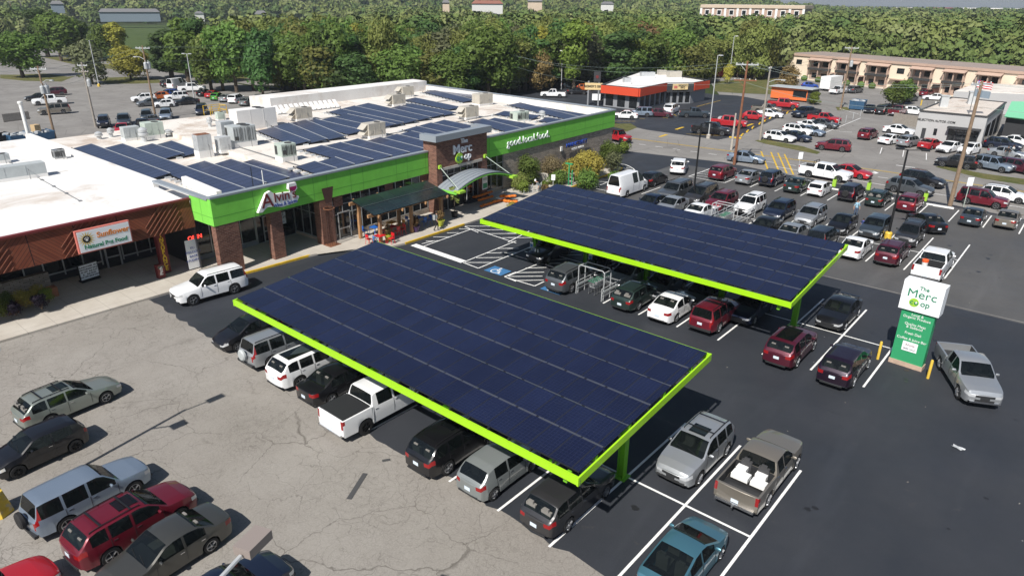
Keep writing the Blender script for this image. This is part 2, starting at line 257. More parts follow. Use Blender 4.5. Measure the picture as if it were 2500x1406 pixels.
mat('skin',(.45,.26,.18),.6); mat('hair_dark',(.03,.018,.012),.7); mat('cloth_black',(.015,.015,.018),.8); mat('cloth_blue',(.06,.16,.36),.8); mat('cloth_light_blue',(.28,.47,.60),.8); mat('cloth_royal',(.02,.07,.45),.8); mat('cloth_white',(.6,.6,.58),.8); mat('cloth_grey',(.10,.12,.13),.8); mat('cloth_denim',(.06,.09,.15),.8)
mat('sign_green',(.03,.30,.125),.5,noise=.04); mat('sign_white',(.84,.86,.88),.5); mat('text_green',(.02,.22,.11),.5); mat('text_lime',(.33,.58,.05),.5); mat('dumpster_blue',(.035,.10,.19),.6,noise=.2,nscale=2,dirt=((.1,.06,.04),2,.6,.5)); mat('maroon',(.16,.02,.02),.5); mat('gold_text',(.78,.52,.02),.5); mat('text_blue',(.02,.06,.32),.4)
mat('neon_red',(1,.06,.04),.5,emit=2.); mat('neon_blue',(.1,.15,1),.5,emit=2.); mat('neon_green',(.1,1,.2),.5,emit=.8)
# ---------- ground, roads, markings ----------
def sheet(name,pts,z,m,kind='structure'):
    mb=MB(); mb.q([(p[0],p[1],0) for p in pts],0); o=mb.build(name,m,kind=kind); o.location.z=z
    b=bmesh.new(); b.from_mesh(o.data); bmesh.ops.triangulate(b,faces=b.faces); 
    for f in b.faces:
        f.normal_update()
        if f.normal.z<0: f.normal_flip()
    b.to_mesh(o.data); b.free(); return o
def pxs(L,z=0): return [at(x,y,z) for x,y in L]
sheet('ground',[(-7000,-3000),(5000,-3000),(5000,7000),(-7000,7000)],-.03,'forest_floor')
rw_=random.Random(3)
def wob(x0,x1,y,n,a): return [(x0+(x1-x0)*i/n, y+rw_.uniform(-a,a)+ .10*math.sin(i*.4)) for i in range(n+1)]
edge=wob(-46.5,22,16.35,120,.16)
sheet('old_parking_lot',[(-80,-60),(40,-60),(40,17)]+[(22,17.2)]+[(-46.5,17.2),(-80,17.2)],-.004,'old_asphalt')
sheet('parking_lot',edge+[(70,16.4),(70,84),(-36,84),(-44,82.5),(-60,81),(-60,40),(-46.5,40)],.0,'new_asphalt')
sheet('worn_parking_lot',wob(-40,70,51.4,40,.05)+[(70,79.2),(-3.7,78.9),(-9.9,79.6),(-28,79.6),(-36,79.0),(-40,79)],.004,'mid_asphalt')
sheet('seam_line',[(-14,51.35),(70,52.6),(70,52.72),(-14,51.45)],.012,'road_asphalt')
sheet('street',[(-60,81.2),(-47.5,81.4),(-36,83.6),(-28,82.4),(-9.5,80.4),(-3.5,79.2),(90,79.4),(120,95),(90,97.4),(-46,97.6),(-60,98),(-90,99),(-170,97),(-170,88),(-60,84.5)],.008,'road_asphalt')
sheet('far_lot',[(-62,97.2),(90,97.2),(110,215),(-90,225),(-88,185),(-62,140)],-.004,'road_asphalt')
sheet('restaurant_lot',pxs([(1240,232),(1400,203),(1500,203),(1745,231),(1800,234),(1960,262),(1903,286),(1812,329),(1745,344),(1590,320),(1497,299),(1300,262)]),.004,'new_asphalt')
sheet('back_lot',pxs([(-500,620),(-500,150),(-60,138),(95,148),(245,180),(380,192),(480,202),(600,225),(720,248),(860,232),(1000,190),(1100,195),(1100,420)]),-.008,'road_asphalt')
sheet('side_street',pxs([(-80,56),(20,58),(75,100),(120,112),(230,146),(420,176),(640,216),(820,236),(1000,200),(1000,240),(640,246),(440,205),(240,178),(95,148),(60,112),(-80,82)]),-.002,'road_asphalt')
sheet('park_lawn',pxs([(60,100),(90,62),(200,54),(700,52),(1100,100),(1100,190),(830,235),(640,213),(420,174),(225,143)]),-.012,'lawn')
sheet('park_road',pxs([(-60,58),(160,54),(400,51),(900,49),(900,52),(400,54.5),(160,58),(-60,64)]),-.006,'road_asphalt')
for i,P_ in enumerate(([(0,183),(45,183),(110,180),(165,188),(185,186),(160,196),(150,200),(60,198),(0,192)],[(243,196),(260,190),(330,188),(385,194),(400,203),(330,205),(262,205)],[(95,138),(150,140),(240,155),(330,165),(340,178),(180,158)],[(455,176),(640,212),(820,232),(815,222),(700,200),(480,170)])):
    sheet('grass_verge',pxs(P_),.004+i*.001,'dry_lawn')
for P_ in ([(1745,200),(1870,190),(1930,196),(1945,206),(1905,232),(1800,228),(1745,224)],[(1843,344),(1862,340),(1960,358),(2003,372),(1995,377),(1870,352)],[(2284,408),(2300,404),(2400,424),(2520,440),(2520,455),(2400,437)],[(1493,303),(1540,302),(1556,312),(1530,322),(1495,322)],[(2040,262),(2068,262),(2075,270),(2045,270)]):
    sheet('grass_strip',pxs(P_),.016,'dry_lawn')
# kerbs and sidewalk
SW=[(-75,-50),(-46.3,-50),(-46.15,0),(-46.1,17.8),(-45.45,24),(-45.25,28.2),(-44.9,30.2),(-42.2,33.4),(-41.85,35.5),(-41.9,42.5),(-42.05,50),(-42.75,61.8),(-43.0,70.2),(-43.5,71.6),(-44.6,72.4),(-46.5,73.0),(-60,76),(-75,76)]
o=MB().prism(SW,-.03,.15,0,1).build('sidewalk',['concrete','concrete'],kind='structure')
def strip(pts,w,z0,z1,name,m,side=1):
    mb=MB(); 
    for a,b in zip(pts[:-1],pts[1:]):
        a=Vector((*a[:2],0)); b=Vector((*b[:2],0)); d=(b-a).normalized(); n=Vector((-d.y,d.x,0))*w*side; P=[a,b,b+n,a+n]; 
        if side<0: P=P[::-1]
        mb.prism([(p.x,p.y) for p in P],z0,z1)
    return mb.build(name,m,kind='structure')
strip([(-46.08,17.9),(-45.42,24),(-45.22,28.5)],.16,-.02,.156,'painted_kerb','yellow_paint',1)
strip([(-41.83,35.4),(-41.88,42.5)],.16,-.02,.156,'painted_kerb','yellow_paint',1)
strip([(-42.03,50),(-42.73,61.8),(-42.98,70.2),(-43.48,71.62),(-44.6,72.45)],.16,-.02,.156,'painted_kerb','yellow_paint',1)
sheet('garden_bed',[(-54,49.5),(-49.2,51),(-47,57),(-44.9,59),(-44.6,63),(-44.9,69.5),(-46.3,71.5),(-52,77),(-58,80),(-58,50)],.17,'mulch')
sheet('driveway_apron',[(-52,76.5),(-47,73.5),(-44.5,74.2),(-40,79.5),(-44,82.5),(-53,82.5)],.006,'new_asphalt')
sheet('ramp',[(-46.4,29.2),(-44.9,28.9),(-43.6,31.8),(-45.2,33.4),(-46.5,32.4)],.163,'concrete')
# painted lines
PM=MB()
def line(a,b,w=.11,m=0):
    a=Vector((a[0],a[1],0)); b=Vector((b[0],b[1],0)); d=(b-a).normalized(); n=Vector((-d.y,d.x,0))*w/2; q=[a+n,a-n,b-n,b+n]; PM.q([(p.x,p.y,len(PM.f)*.00012) for p in q],m)
def pl(a,b,w=.11,m=0): line(at(*a),at(*b),w,m)
X0=-11.81; PW=2.743
for k in range(-8,3):
    x=X0+PW*k; 
    line((x,16.3 if k<0 else (16.1 if k==0 else 9)),(x,26.9))
line((X0-PW*8,21.42),(X0+PW*2,21.55))
for k in range(-5,3):
    x=X0+PW*k; line((x,36.2),(x,46.95))
line((X0-PW*8,41.6),(X0+PW*2,42.0))
for k in range(-8,3): x=X0+PW*k; line((x,56.8),(x,67.1))
line((X0-PW*8,61.8),(X0+PW*2,62.1))
for k in range(-6,6): x=X0+PW*k; line((x,73.5),(x,78.6))
line((-35.65,73.45),(-35.6,79)); line((-31.2,73.45),(-31.15,77)); line((-35.65,73.45),(-31.2,73.45))
for i in range(4): line((-35.6,74.3+i*1.2),(-31.2,75.6+i*1.2),.09)
# access aisles by the shop, read off the photo
c6=lambda x,y:(620+x*.256,340+y*.256); c7=lambda x,y:(1240+x*.256,340+y*.256)
for a,b in (((1620,1022),(2085,855)),((2010,1170),(2500,972)),((2140,1232),(2500,1085)),((2010,835),(2140,892)),((2085,855),(2500,992)),((1995,1178),(2140,1232)),((2390,1312),(2500,1358)),((2390,1312),(2500,1268)),((1640,975),(1770,970)),((1600,1000),(1705,975)),((1710,935),(1860,933)),((1840,896),(1950,893)),((1955,857),(2080,860)),((2015,832),(2290,832)),((2120,866),(2400,866)),((2240,903),(2500,902)),((2370,942),(2500,940)),((2330,1045),(2500,1042)),((2215,1088),(2500,1082)),((2120,1133),(2370,1130)),((2015,1178),(2270,1178))): pl(c6(*a),c6(*b),.1)
pl(c6(1520,1008),c6(2000,1172),.62)
for a,b in (((0,985),(265,845)),((0,1120),(270,1008)),((0,900),(110,900)),((0,942),(300,940)),((0,1045),(100,1042)),((0,1085),(90,1082)),((0,1308),(650,1042)),((0,1325),(255,1402)),((255,1402),(345,1360)),((70,1276),(345,1270)),((10,1312),(330,1308)),((55,1350),(340,1346)),((170,1232),(380,1225)),((270,1192),(500,1185)),((370,1152),(560,1148)),((470,1110),(700,1105)),((560,1075),(760,1072)),((160,1072),(380,1140)),((800,465),(965,500)),((830,462),(965,405)),((790,432),(900,436)),((850,405),(950,410)),((760,455),(880,460)),((1275,525),(1455,460)),((1400,520),(1640,600))): pl(c7(*a),c7(*b),.1)
for i in range(9): t=i/8; a=(1100+ -110*t,262+170*t-30); 
arc=[(1075,238),(1120,245),(1160,262),(1195,283),(1215,305),(1218,330)]
for a,b in zip(arc[:-1],arc[1:]): pl(c7(*a),c7(*b),.13)
for i in range(5): pl(c7(1090+i*8,262+i*14),c7(1150+i*17,262+i*14),.1)
line((-41.2,44.5),(-38.4,44.5)); line((-41.2,45.7),(-37.4,45.7)); line((-41.2,46.9),(-36.6,46.9))
o=PM.build('parking_lines','white_paint',kind='structure'); o.location.z=.018
PM=MB()
line((-60,89.2),(-20,91.9),.12); line((-60,89.5),(-20,92.2),.12); line((-20,91.9),(60,90.6),.12); line((-20,92.2),(60,90.9),.12)
for x0,y0,x1,y1 in ((1858,377,1876,418),(1882,379,1902,420),(1899,381,1921,424),(1915,384,1937,427),(1903,277,1945,272)): pl((x0,y0+ -7),(x1,y1),.2)
for a,b in (((1003,1160),(1212,1160)),((1100,1130),(1305,1135)),((1370,1105),(1525,1130)),((1550,1080),(1610,1108)),((1800,1020),(2030,960)),((1700,1280),(2060,1298))): pl((1240+a[0]*.256,a[1]*.256),(1240+b[0]*.256,b[1]*.256),.12)
for cx,cy in ((1620,331),(1660,313),(1830,305)): pl((cx-10,cy+4),(cx+8,cy-2),.5)
o=PM.build('street_lines','yellow_paint',kind='structure'); o.location.z=.022
PM=MB()
for x in np.arange(-58,-15,2.6): line((x,86.2+(x+58)*.055),(x+1.1,86.26+(x+58)*.055),.13)
line((-14,84.2),(60,83.2),.13); line((-30,85.6),(-14,84.3),.13)
for a,b in (((960,325),(1100,322)),((1060,308),(1105,325)),((1070,330),(1105,325)),((1280,250),(1460,275))): pl((1860+a[0]*.256,340+a[1]*.256),(1860+b[0]*.256,340+b[1]*.256),.25)
for i in range(6):
    x=-30+i*2.75; y=108; 
    line((-22.5+i*2.8,103),(-23.5+i*2.8,108),.1)
for a,b in (((575,1280),(940,1130)),((680,1250),(860,1265)),((1130,1105),(1210,1100)),((740,1040),(930,1095))): pl((1860+a[0]*.256,a[1]*.256),(1860+b[0]*.256,b[1]*.256),.14)
o=PM.build('street_lines_white','white_paint',kind='structure'); o.location.z=.021
# accessible parking symbols
def wheelchair(cx,cy,tag_):
    q=MB(); q.q([(-.85,-.62,0),(.85,-.62,0),(.85,.62,0),(-.85,.62,0)],0)
    z=.004
    ring=[(.34*math.cos(t)-.08,.34*math.sin(t)-.18) for t in np.linspace(R(100),R(350),16)]
    for a,b in zip(ring[:-1],ring[1:]):
        d=Vector((b[0]-a[0],b[1]-a[1])).normalized(); n=Vector((-d.y,d.x))*.045; q.q([(a[0]+n.x,a[1]+n.y,z),(a[0]-n.x,a[1]-n.y,z),(b[0]-n.x,b[1]-n.y,z),(b[0]+n.x,b[1]+n.y,z)],1)
    def sg(a,b,w=.05):
        d=Vector((b[0]-a[0],b[1]-a[1])).normalized(); n=Vector((-d.y,d.x))*w; q.q([(a[0]+n.x,a[1]+n.y,z),(a[0]-n.x,a[1]-n.y,z),(b[0]-n.x,b[1]-n.y,z),(b[0]+n.x,b[1]+n.y,z)],1)
    sg((-.1,.38),(-.04,-.02)); sg((-.04,-.02),(.25,-.04)); sg((.25,-.04),(.38,-.42)); sg((.38,-.42),(.52,-.36)); sg((-.08,.18),(.2,.16))
    q.q([(.1*math.cos(t)-.1,.1*math.sin(t)+.5,z) for t in np.linspace(0,2*math.pi,10)[:-1]],1)
    o=q.build('accessible_symbol',['blue_paint','white_paint'],kind='structure',loc=(cx,cy,.024)); return o
wheelchair(-32.1,36.0,0); wheelchair(-26.7,36.0,1)

m=MB(); g7=random.Random(12)
def blob(x,y,r,m_=0):
    n=10; m.q([(x+r*math.cos(2*math.pi*i/n)*g7.uniform(.6,1.15),y+r*.8*math.sin(2*math.pi*i/n)*g7.uniform(.6,1.15),0) for i in range(n)],m_)
for k in range(-8,3):
    for yc in (19.5,24.5,39.2,44.3,59.5,64.8,75.8):
        for j in range(g7.randint(1,3)): blob(X0+PW*(k+.5)+g7.uniform(-.4,.4),yc+g7.uniform(-.9,.9),g7.uniform(.06,.22))

for j in range(40): blob(g7.uniform(-8,8),g7.uniform(15,60),g7.uniform(.03,.1))
m.build('oil_stains',mat('oil_stain',(.02,.02,.021),.35),kind='structure',loc=(0,0,.009))
m=MB()
for j in range(70): x=g7.uniform(-42,10); y=g7.uniform(17,78); a=g7.uniform(0,3.1); l=g7.uniform(.05,.12); m.q([(x,y,0),(x+l*math.cos(a),y+l*math.sin(a),0),(x+l*math.cos(a)-.04*math.sin(a),y+l*math.sin(a)+.04*math.cos(a),0)])
m.build('litter_specks','concrete',kind='structure',loc=(0,0,.012))
# ---------- shop building ----------
def skew(d,w): return (-d,w+.095*d)
BR=empty('grocery_store',OB,YB,'long grocery store with green fascia, brick entrance tower and white flat roof','store')
WP=[(-4.5,-4.2),(-4.5,5.0),(-.35,5.0),(-.35,50.2),(-40.4,54.1),(-38.8,-2.6)]
MB().prism(WP,0,3.9).build('wall','beige',BR)
RP=[(-.3,-4.3),(-.3,50.3),(-40.5,54.2),(-38.9,-2.7)]
MB().prism(RP,3.92,4.78).build('roof',['roof_white'],BR)
MB().prism([(-.35,5.9),(-.35,50.2),(-37.0,53.8),(-39.5,9.5),(-25,7.8)],4.785,5.25).build('upper_roof','roof_white',BR)
MB().prism([(-37.0,25.0),(-37.0,53.8),(-40.6,54.3),(-41.2,24.6)],4.79,6.75).build('rear_parapet','roof_white_clean',BR)
m=MB(); m.prism([(-.32,49.95),(-.32,50.45),(-40.7,54.5),(-40.7,54.0)],3.9,6.12); m.build('side_parapet','roof_white_clean',BR)
m=MB(); m.prism([(-.3,49.88),(-.3,50.52),(-40.8,54.6),(-40.8,53.95)],6.125,6.2); m.prism([(.08,-4.5),(.08,16.85),(-.42,16.85),(-.42,-4.5)],5.88,6.02); m.prism([(.08,24.05),(.08,50.6),(-.42,50.6),(-.42,24.05)],5.98,6.13); m.prism([(-.43,-4.5),(-.43,-4.05),(-8.5,-3.8),(-8.5,-4.4)],5.72,5.85); m.build('coping','coping_grey',BR)
m=MB()
def zt(y): return 5.88+ (.1 if y>20 else 0)
m.bb(-.4,0,-4.45,16.85,3.9,5.88); m.bb(-.4,0,24.05,50.5,3.95,5.98); m.bb(-2.9,-.401,-4.45,-4.1,3.9,5.72); m.bb(-2.9,-.401,-4.098,16.8,3.88,3.915)
for y0,y1,z1 in((-4.45,16.85,5.88),(24.05,50.5,5.98)):
    pass
m.build('green_fascia','green_stucco',BR)
m=MB()  # reveals in the stucco
for y in (-1.2,4.1,5.4,7.8,9.1,12.9,14.2,16.5): m.bb(.001,.004,y,y+.025,3.9,5.88)
for y in (25.6,30.2,34.8,39.2,43.5,47.6): m.bb(.001,.004,y,y+.03,3.95,5.98)
m.bb(.001,.005,-4.45,16.85,4.5,4.525); m.bb(.001,.005,24.05,50.5,4.6,4.625); m.bb(-2.9,-.1,-4.456,-4.452,4.5,4.525); m.bb(-1.5,-1.47,-4.456,-4.452,3.9,5.72)
m.build('stucco_joint','stucco_joint',BR)
# brick pillars
for i,(x0,x1,y0,y1) in enumerate(((-.62,-.02,-4.38,-2.6),(-.62,-.02,0,1.0),(-.85,-.02,4.55,5.75))): MB().bb(x0,x1,y0,y1,.15,3.9).build('brick_pillar','brick',BR)
# shopfront glass, behind the pillars and along the front
def shopfront(pts,y0,y1,x,z0,z1,nv,hz,name='shop_window',face=1,solid=.0):
    g=MB(); g.bb(x-.05,x,y0,y1,z0,z1); w=g.build(name,'store_glass',BR)
    f=MB(); n=nv
    for i in range(n+1): y=y0+(y1-y0)*i/n; f.bb(x-.03,x+.04,y-.035,y+.035,z0,z1)
    for z in hz: f.bb(x-.03,x+.038,y0,y1,z-.03,z+.03)
    f.build('window_frame','frame_alu',w)
shopfront(0,-3.9,1.2,-4.4,.5,3.4,4,(.5,3.4,)); shopfront(0,1.3,4.95,-4.4,.15,3.4,3,(.15,2.4,3.4))
g=MB().bb(-4.2,-.9,4.9,4.97,.5,3.5).build('shop_window','store_glass',BR); f=MB(); [f.bb(x-.04,x+.04,4.86,4.98,.5,3.5) for x in(-4.2,-3.1,-2.0,-.9)]; f.bb(-4.2,-.9,4.85,4.975,.45,.53); f.bb(-4.2,-.9,4.85,4.975,2.5,2.56); f.build('window_frame','frame_alu',g)
MB().bb(-4.5,-4.3,-4.2,1.2,.15,.5).build('base_wall','grey_wall',BR)
shopfront(0,5.85,16.8,-.2,.6,3.85,11,(.6,2.3,3.1,3.85)); 
MB().bb(-.3,-.1,7.6,16.8,.15,.6).build('base_wall','stacked_stone',BR)
shopfront(0,24.1,28.0,-.2,.5,3.95,4,(.5,2.3,3.1,3.95))
MB().bb(-.34,-.12,28.0,50.3,.0,3.95).build('stone_wall','stacked_stone',BR)
[MB().bb(-.35,-.14,y,y+.9,3.0,3.86).build('brick_panel','brick',BR) for y in (6.0,11.6,15.9)]
def door(name,x,y0,y1,z1,double=False):
    d=MB().bb(x-.02,x+.04,y0,y1,.16,z1).build(name,'glass',BR); f=MB()
    for y in ([y0,y1,(y0+y1)/2] if double else [y0,y1]): f.bb(x-.01,x+.08,y-.035,y+.035,.16,z1)
    for z in (.24,1.1,z1): f.bb(x-.01,x+.078,y0,y1,z-.05,z+.03)
    f.build('door_frame','frame_alu',d); MB().bb(x+.08,x+.12,y1-.18,y1-.15,.9,1.3).build('door_handle','chrome',d)
door('shop_door',-.1,6.25,7.45,2.45); door('shop_door',-4.3,1.9,2.9,2.35); 
# entrance tower
m=MB(); m.bb(-.6,1.05,16.9,17.6,.15,6.93); m.bb(-.6,1.05,23.2,24.0,.15,6.93); m.bb(-.6,1.05,17.602,23.198,4.42,6.93); m.build('brick_tower','brick',BR)
m=MB(); m.bb(.55,1.38,16.55,24.35,6.94,7.5); m.bb(-.7,.548,16.55,17.3,6.94,7.5); m.bb(-.7,.548,23.6,24.35,6.94,7.5); m.build('tower_coping','coping_grey',BR)
MB().bb(1.0,1.12,17.6,23.2,4.18,4.44).build('lintel','concrete',BR)
g=MB().bb(.4,.5,17.6,23.2,.16,4.18).build('entrance_window','store_glass',BR); f=MB()
for y in (17.65,18.75,19.7,20.65,21.6,22.4,23.15): f.bb(.45,.56,y-.04,y+.04,2.9 if 19<y<21 else .16,4.18)
for z in (2.45,2.9,3.5,4.15): f.bb(.45,.55,17.6,23.2,z-.04,z+.04)
f.build('window_frame','frame_alu',g); MB().bb(.51,.54,19.0,20.9,.16,2.4).build('entrance_door','black',BR)
d=MB().bb(.56,.6,21.4,22.3,.16,2.4).build('entrance_door','glass',BR); MB().bb(.60,.63,21.35,21.45,.16,2.4).build('door_frame','white',d)
# arched metal awning with tie rods
aw=empty('awning',(0,0,0)); aw.parent=BR; n=18; m=MB(); g=MB()
def az(t): return 2.72+.95*math.sin(math.pi*t)**.85
for i in range(n):
    t0,t1=i/n,(i+1)/n; y0,y1=16.75+8.5*t0,16.75+8.5*t1; z0,z1=az(t0),az(t1)
    m.q([(1.06,y0,z0),(3.55,y0,z0),(3.55,y1,z1),(1.06,y1,z1)]); m.q([(1.06,y1,z1-.06),(3.55,y1,z1-.06),(3.55,y0,z0-.06),(1.06,y0,z0-.06)])
    g.q([(3.56,y0,z0-.20),(3.56,y1,z1-.20),(3.56,y1,z1-.08),(3.56,y0,z0-.08)]); g.q([(3.50,y1,z1-.20),(3.50,y0,z0-.20),(3.50,y0,z0-.08),(3.50,y1,z1-.08)])
    for xx in (1.5,2.0,2.5,3.0,3.5): m.bar((xx,y0,z0+.02),(xx,y1,z1+.02),.05,.05)
for s in (16.75,25.25): g.q([(1.06,s,2.46),(3.56,s,2.46),(3.56,s,2.72),(1.06,s,2.72)])
m.build('awning_roof','coping_grey',aw); g.build('awning_fascia','green_stucco',aw)
for y in (17.15,24.85):
    ya=17.2 if y<20 else 23.6
    MB().box((3.6,y,2.72),(.75,.8,.2)).build('awning_bracket','neon_green' if 0 else 'text_lime',aw); MB().cyl((1.12,ya,4.62),(3.5,y,2.85),.035,n=6).build('tie_rod','pale_green_metal',aw); MB().box((1.15,ya,4.6),(.2,.3,.32)).build('rod_anchor','text_lime',aw)
# patio cover on timber posts
pt=empty('patio_cover',bw(0,0,0),YB,'timber patio cover roofed with dark glass solar panels against the shop front','pergola')
m=MB(); xs_=(.95,3.75); zz=(3.62,2.86); m.q([(xs_[0],6.9,zz[0]),(xs_[1],6.9,zz[1]),(xs_[1],15.6,zz[1]),(xs_[0],15.6,zz[0])],0,[(0,0),(0,2.9),(8.7,2.9),(8.7,0)][0:4]); 
m.q([(xs_[0],15.6,zz[0]-.05),(xs_[1],15.6,zz[1]-.05),(xs_[1],6.9,zz[1]-.05),(xs_[0],6.9,zz[0]-.05)],0,[(0,0)]*4); m.build('solar_glass_roof','patio_pv',pt)
m=MB(); m.bar((2.3,6.95,3.285),(2.3,15.55,3.285),.06,.03); m.build('panel_clamp','alu',pt)
for y in (7.3,9.9,12.6,15.3): MB().bar((.7,y,3.5),(3.9,y,2.64),.11,.22).build('rafter','timber',pt)
for x,z in ((.95,3.3),(3.15,2.68)): MB().bb(x-.08,x+.08,6.7,15.8,z-.14,z+.12).build('beam','timber',pt)
for x,y in ((.95,7.6),(.95,12),(3.15,7.9),(3.15,11.45),(3.15,15.1)): MB().bb(x-.12,x+.12,y-.12,y+.12,.15,2.55 if x>2 else 3.2).build('post','timber',pt)
# ------ neighbouring pet shop with cedar front ------
PS=empty('pet_food_shop',OB,YB,'pet food shop with diagonal cedar front and white flat roof left of the green store','store')
MB().prism([(-2.95,-4.47),(-8.9,-3.9),(-38.9,-2.75),(-38.9,-60),(-2.95,-60)],3.5,5.2).build('roof','roof_white_clean',PS)
MB().prism([(-8.2,-4.5),(-38.8,-2.9),(-38.8,-60),(-8.2,-60)],0,3.49).build('wall','dark_wall',PS)
m=MB(); m.q([(-2.6,-60,3.4),(-2.6,-4.5,3.4),(-2.85,-4.5,5.42),(-2.85,-60,5.42)],0,[(0,0),(55.5,0),(55.5,2.0),(0,2.0)]); m.q([(-2.6,-4.5,3.4),(-2.6,-60,3.4),(-2.95,-60,3.4),(-2.95,-4.5,3.4)],0,[(0,0)]*4); m.build('cedar_fascia','cedar_siding',PS)
m=MB(); rr=random.Random(5)   # raised diagonal battens on every other bay
for k in range(-1,22):
    if k%2: continue
    y1=-5.4-k*2.65/1; 
    for j in range(9):
        a=j*.38-.7; ya=y1-2.55; p0=(ya+max(0,a),3.42+max(0,-a)); ln=min(2.55-max(0,a),1.98-max(0,-a))
        if ln>.15: X1=lambda z:-2.6-(z-3.4)*.124; m.bar((X1(p0[1])+.03,p0[0],p0[1]),(X1(p0[1]+ln)+.03,p0[0]+ln,p0[1]+ln),.05,.06)
m.build('cedar_batten','cedar_batten' if 'cedar_batten' in MATS else mat('cedar_batten',(.17,.055,.028),.7,noise=.3,nscale=3),PS)
m=MB(); m.bb(-3.05,-2.7,-60,-4.5,5.38,5.52); m.build('coping','maroon',PS)
for y0,y1,nv in ((-60,-14.2,14),(-13.0,-9.2,3),(-7.7,-4.6,3)):
    g=MB().bb(-8.2,-8.1,y0,y1,.8 if y0>-55 else .9,3.2).build('shop_window','store_glass',PS); f=MB()
    for i in range(nv+1): y=y0+(y1-y0)*i/nv; f.bb(-8.12,-8.04,y-.04,y+.04,.5,3.2)
    f.bb(-8.12,-8.05,y0,y1,.72,.82); f.build('window_frame','frame_alu',g)
d=MB().bb(-8.15,-8.05,-8.9,-7.9,.16,2.5).build('shop_door','glass',PS); f=MB(); [f.bb(-8.08,-8.0,y-.06,y+.06,.16,2.5) for y in(-8.9,-7.9)]; f.bb(-8.08,-8.0,-8.9,-7.9,.9,1.0); f.build('door_frame','frame_alu',d)
MB().bb(-7.7,-7.3,-60,-13.0,.15,1.25).build('stone_base_wall','stacked_stone',PS); MB().bb(-4.1,-3.75,-6.95,-6.35,.15,3.4).build('pillar','maroon',PS); MB().bb(-8.1,-2.7,-4.58,-4.48,.15,3.4).build('side_wall','dark_wall',PS)
MB().bb(-3.6,-3.25,-33,-32.5,.15,3.4).build('pillar','maroon',PS)
MB().prism([(-8.9,-3.75),(-8.9,-4.15),(-38.5,-2.95),(-38.5,-2.45)],4.78,5.75).build('brick_parapet','roof_white_clean',PS)
# roof seams
m=MB(); [m.bb(-38,-9,y,y+.09,5.2,5.215) for y in range(-56,-12,5)]; m.bb(-20.1,-20,-59,-6,5.2,5.212); m.build('membrane_seam','roof_seam',PS)
m=MB(); [m.bb(-36.5,-.8,y,y+.06,5.25,5.262) for y in range(12,50,4)]; m.build('membrane_seam','roof_seam',BR)
m=MB(); m.tube([(-1.2,6.8,5.34),(-18.5,8.6,5.34),(-18.5,14,5.34),(-35,15.5,5.34)],.05,5); m.tube([(-12,10.9,5.32),(-12,44,5.32)],.045,5); m.tube([(-26,13.3,5.32),(-26,48,5.32)],.045,5); [m.box((-12,y,5.29),(.3,.12,.08)) for y in range(11,44,3)]; m.build('conduit_run','steel',BR)
m=MB(); m.bar((-9,-9.4,5.22),(-36,-7.3,5.22),.06,.05); [m.box((-9-i*3,-9.4+i*.233,5.24),(.2,.2,.08)) for i in range(9)]; m.build('roof_cable','steel',PS)
# ------ solar rows on the roof ------
def roof_row(c,z,tilt=.24,label='',ballast=True):
    bl_,br,fl,fr=[at(x,y,z) for x,y in c]; 
    w=(br-bl_); u=(fl-bl_); L=u.length
    # regularise: left edge bl_->fl, constant width across
    ud=u.normalized(); nrm=Vector((-ud.y,ud.x,0)); 
    if nrm.dot(w)<0: nrm=-nrm
    wd=(abs(w.dot(nrm))+abs((fr-fl).dot(nrm)))/2; s0=w.dot(ud); wd=min(max(wd,1.7),1.95)
    r=empty('solar_row',bl_,0,label,'solar panels','solar panel rows on the store roof'); m=MB()
    P0=Vector((0,0,0)); P1=u; P2=u+nrm*wd; P3=nrm*wd; h=Vector((0,0,tilt)); P2=P2+h; P3=P3+h
    m.q([P0,P1,P2,P3] if (P1.cross(P3)).z>0 else [P3,P2,P1,P0],0,[(0,0),(L,0),(L,wd),(0,wd)] if (P1.cross(P3)).z>0 else [(0,wd),(L,wd),(L,0),(0,0)]); d=Vector((0,0,-.05))
    for a,b in ((P0,P1),(P1,P2),(P2,P3),(P3,P0)): m.q([a+d,b+d,b,a],0,[(0,0)]*4)
    m.build('panel_bank','roof_pv',r); q=MB(); q.bar(P3+Vector((0,0,.01)),P2+Vector((0,0,.01)),.07,.02); 
    n=max(2,int(L/1.0)); k=MB()
    for i in range(n+1):
        p=P0+ud*(L*i/n); q.box(p-nrm*.36+Vector((0,0,-.10)),(.5,.36,.14),rz=math.atan2(ud.y,ud.x)+R(90)); k.cyl(p-nrm*.10+Vector((0,0,-.2)),p-nrm*.10+Vector((0,0,.10)),.2,.03,n=5)
        p2=P3+ud*(L*i/n)-h; k.box(p2+Vector((0,0,tilt/2-.03)),(.04,.05,tilt))
    q.build('ballast_block','galv',r); k.build('support_foot','black',r); return r
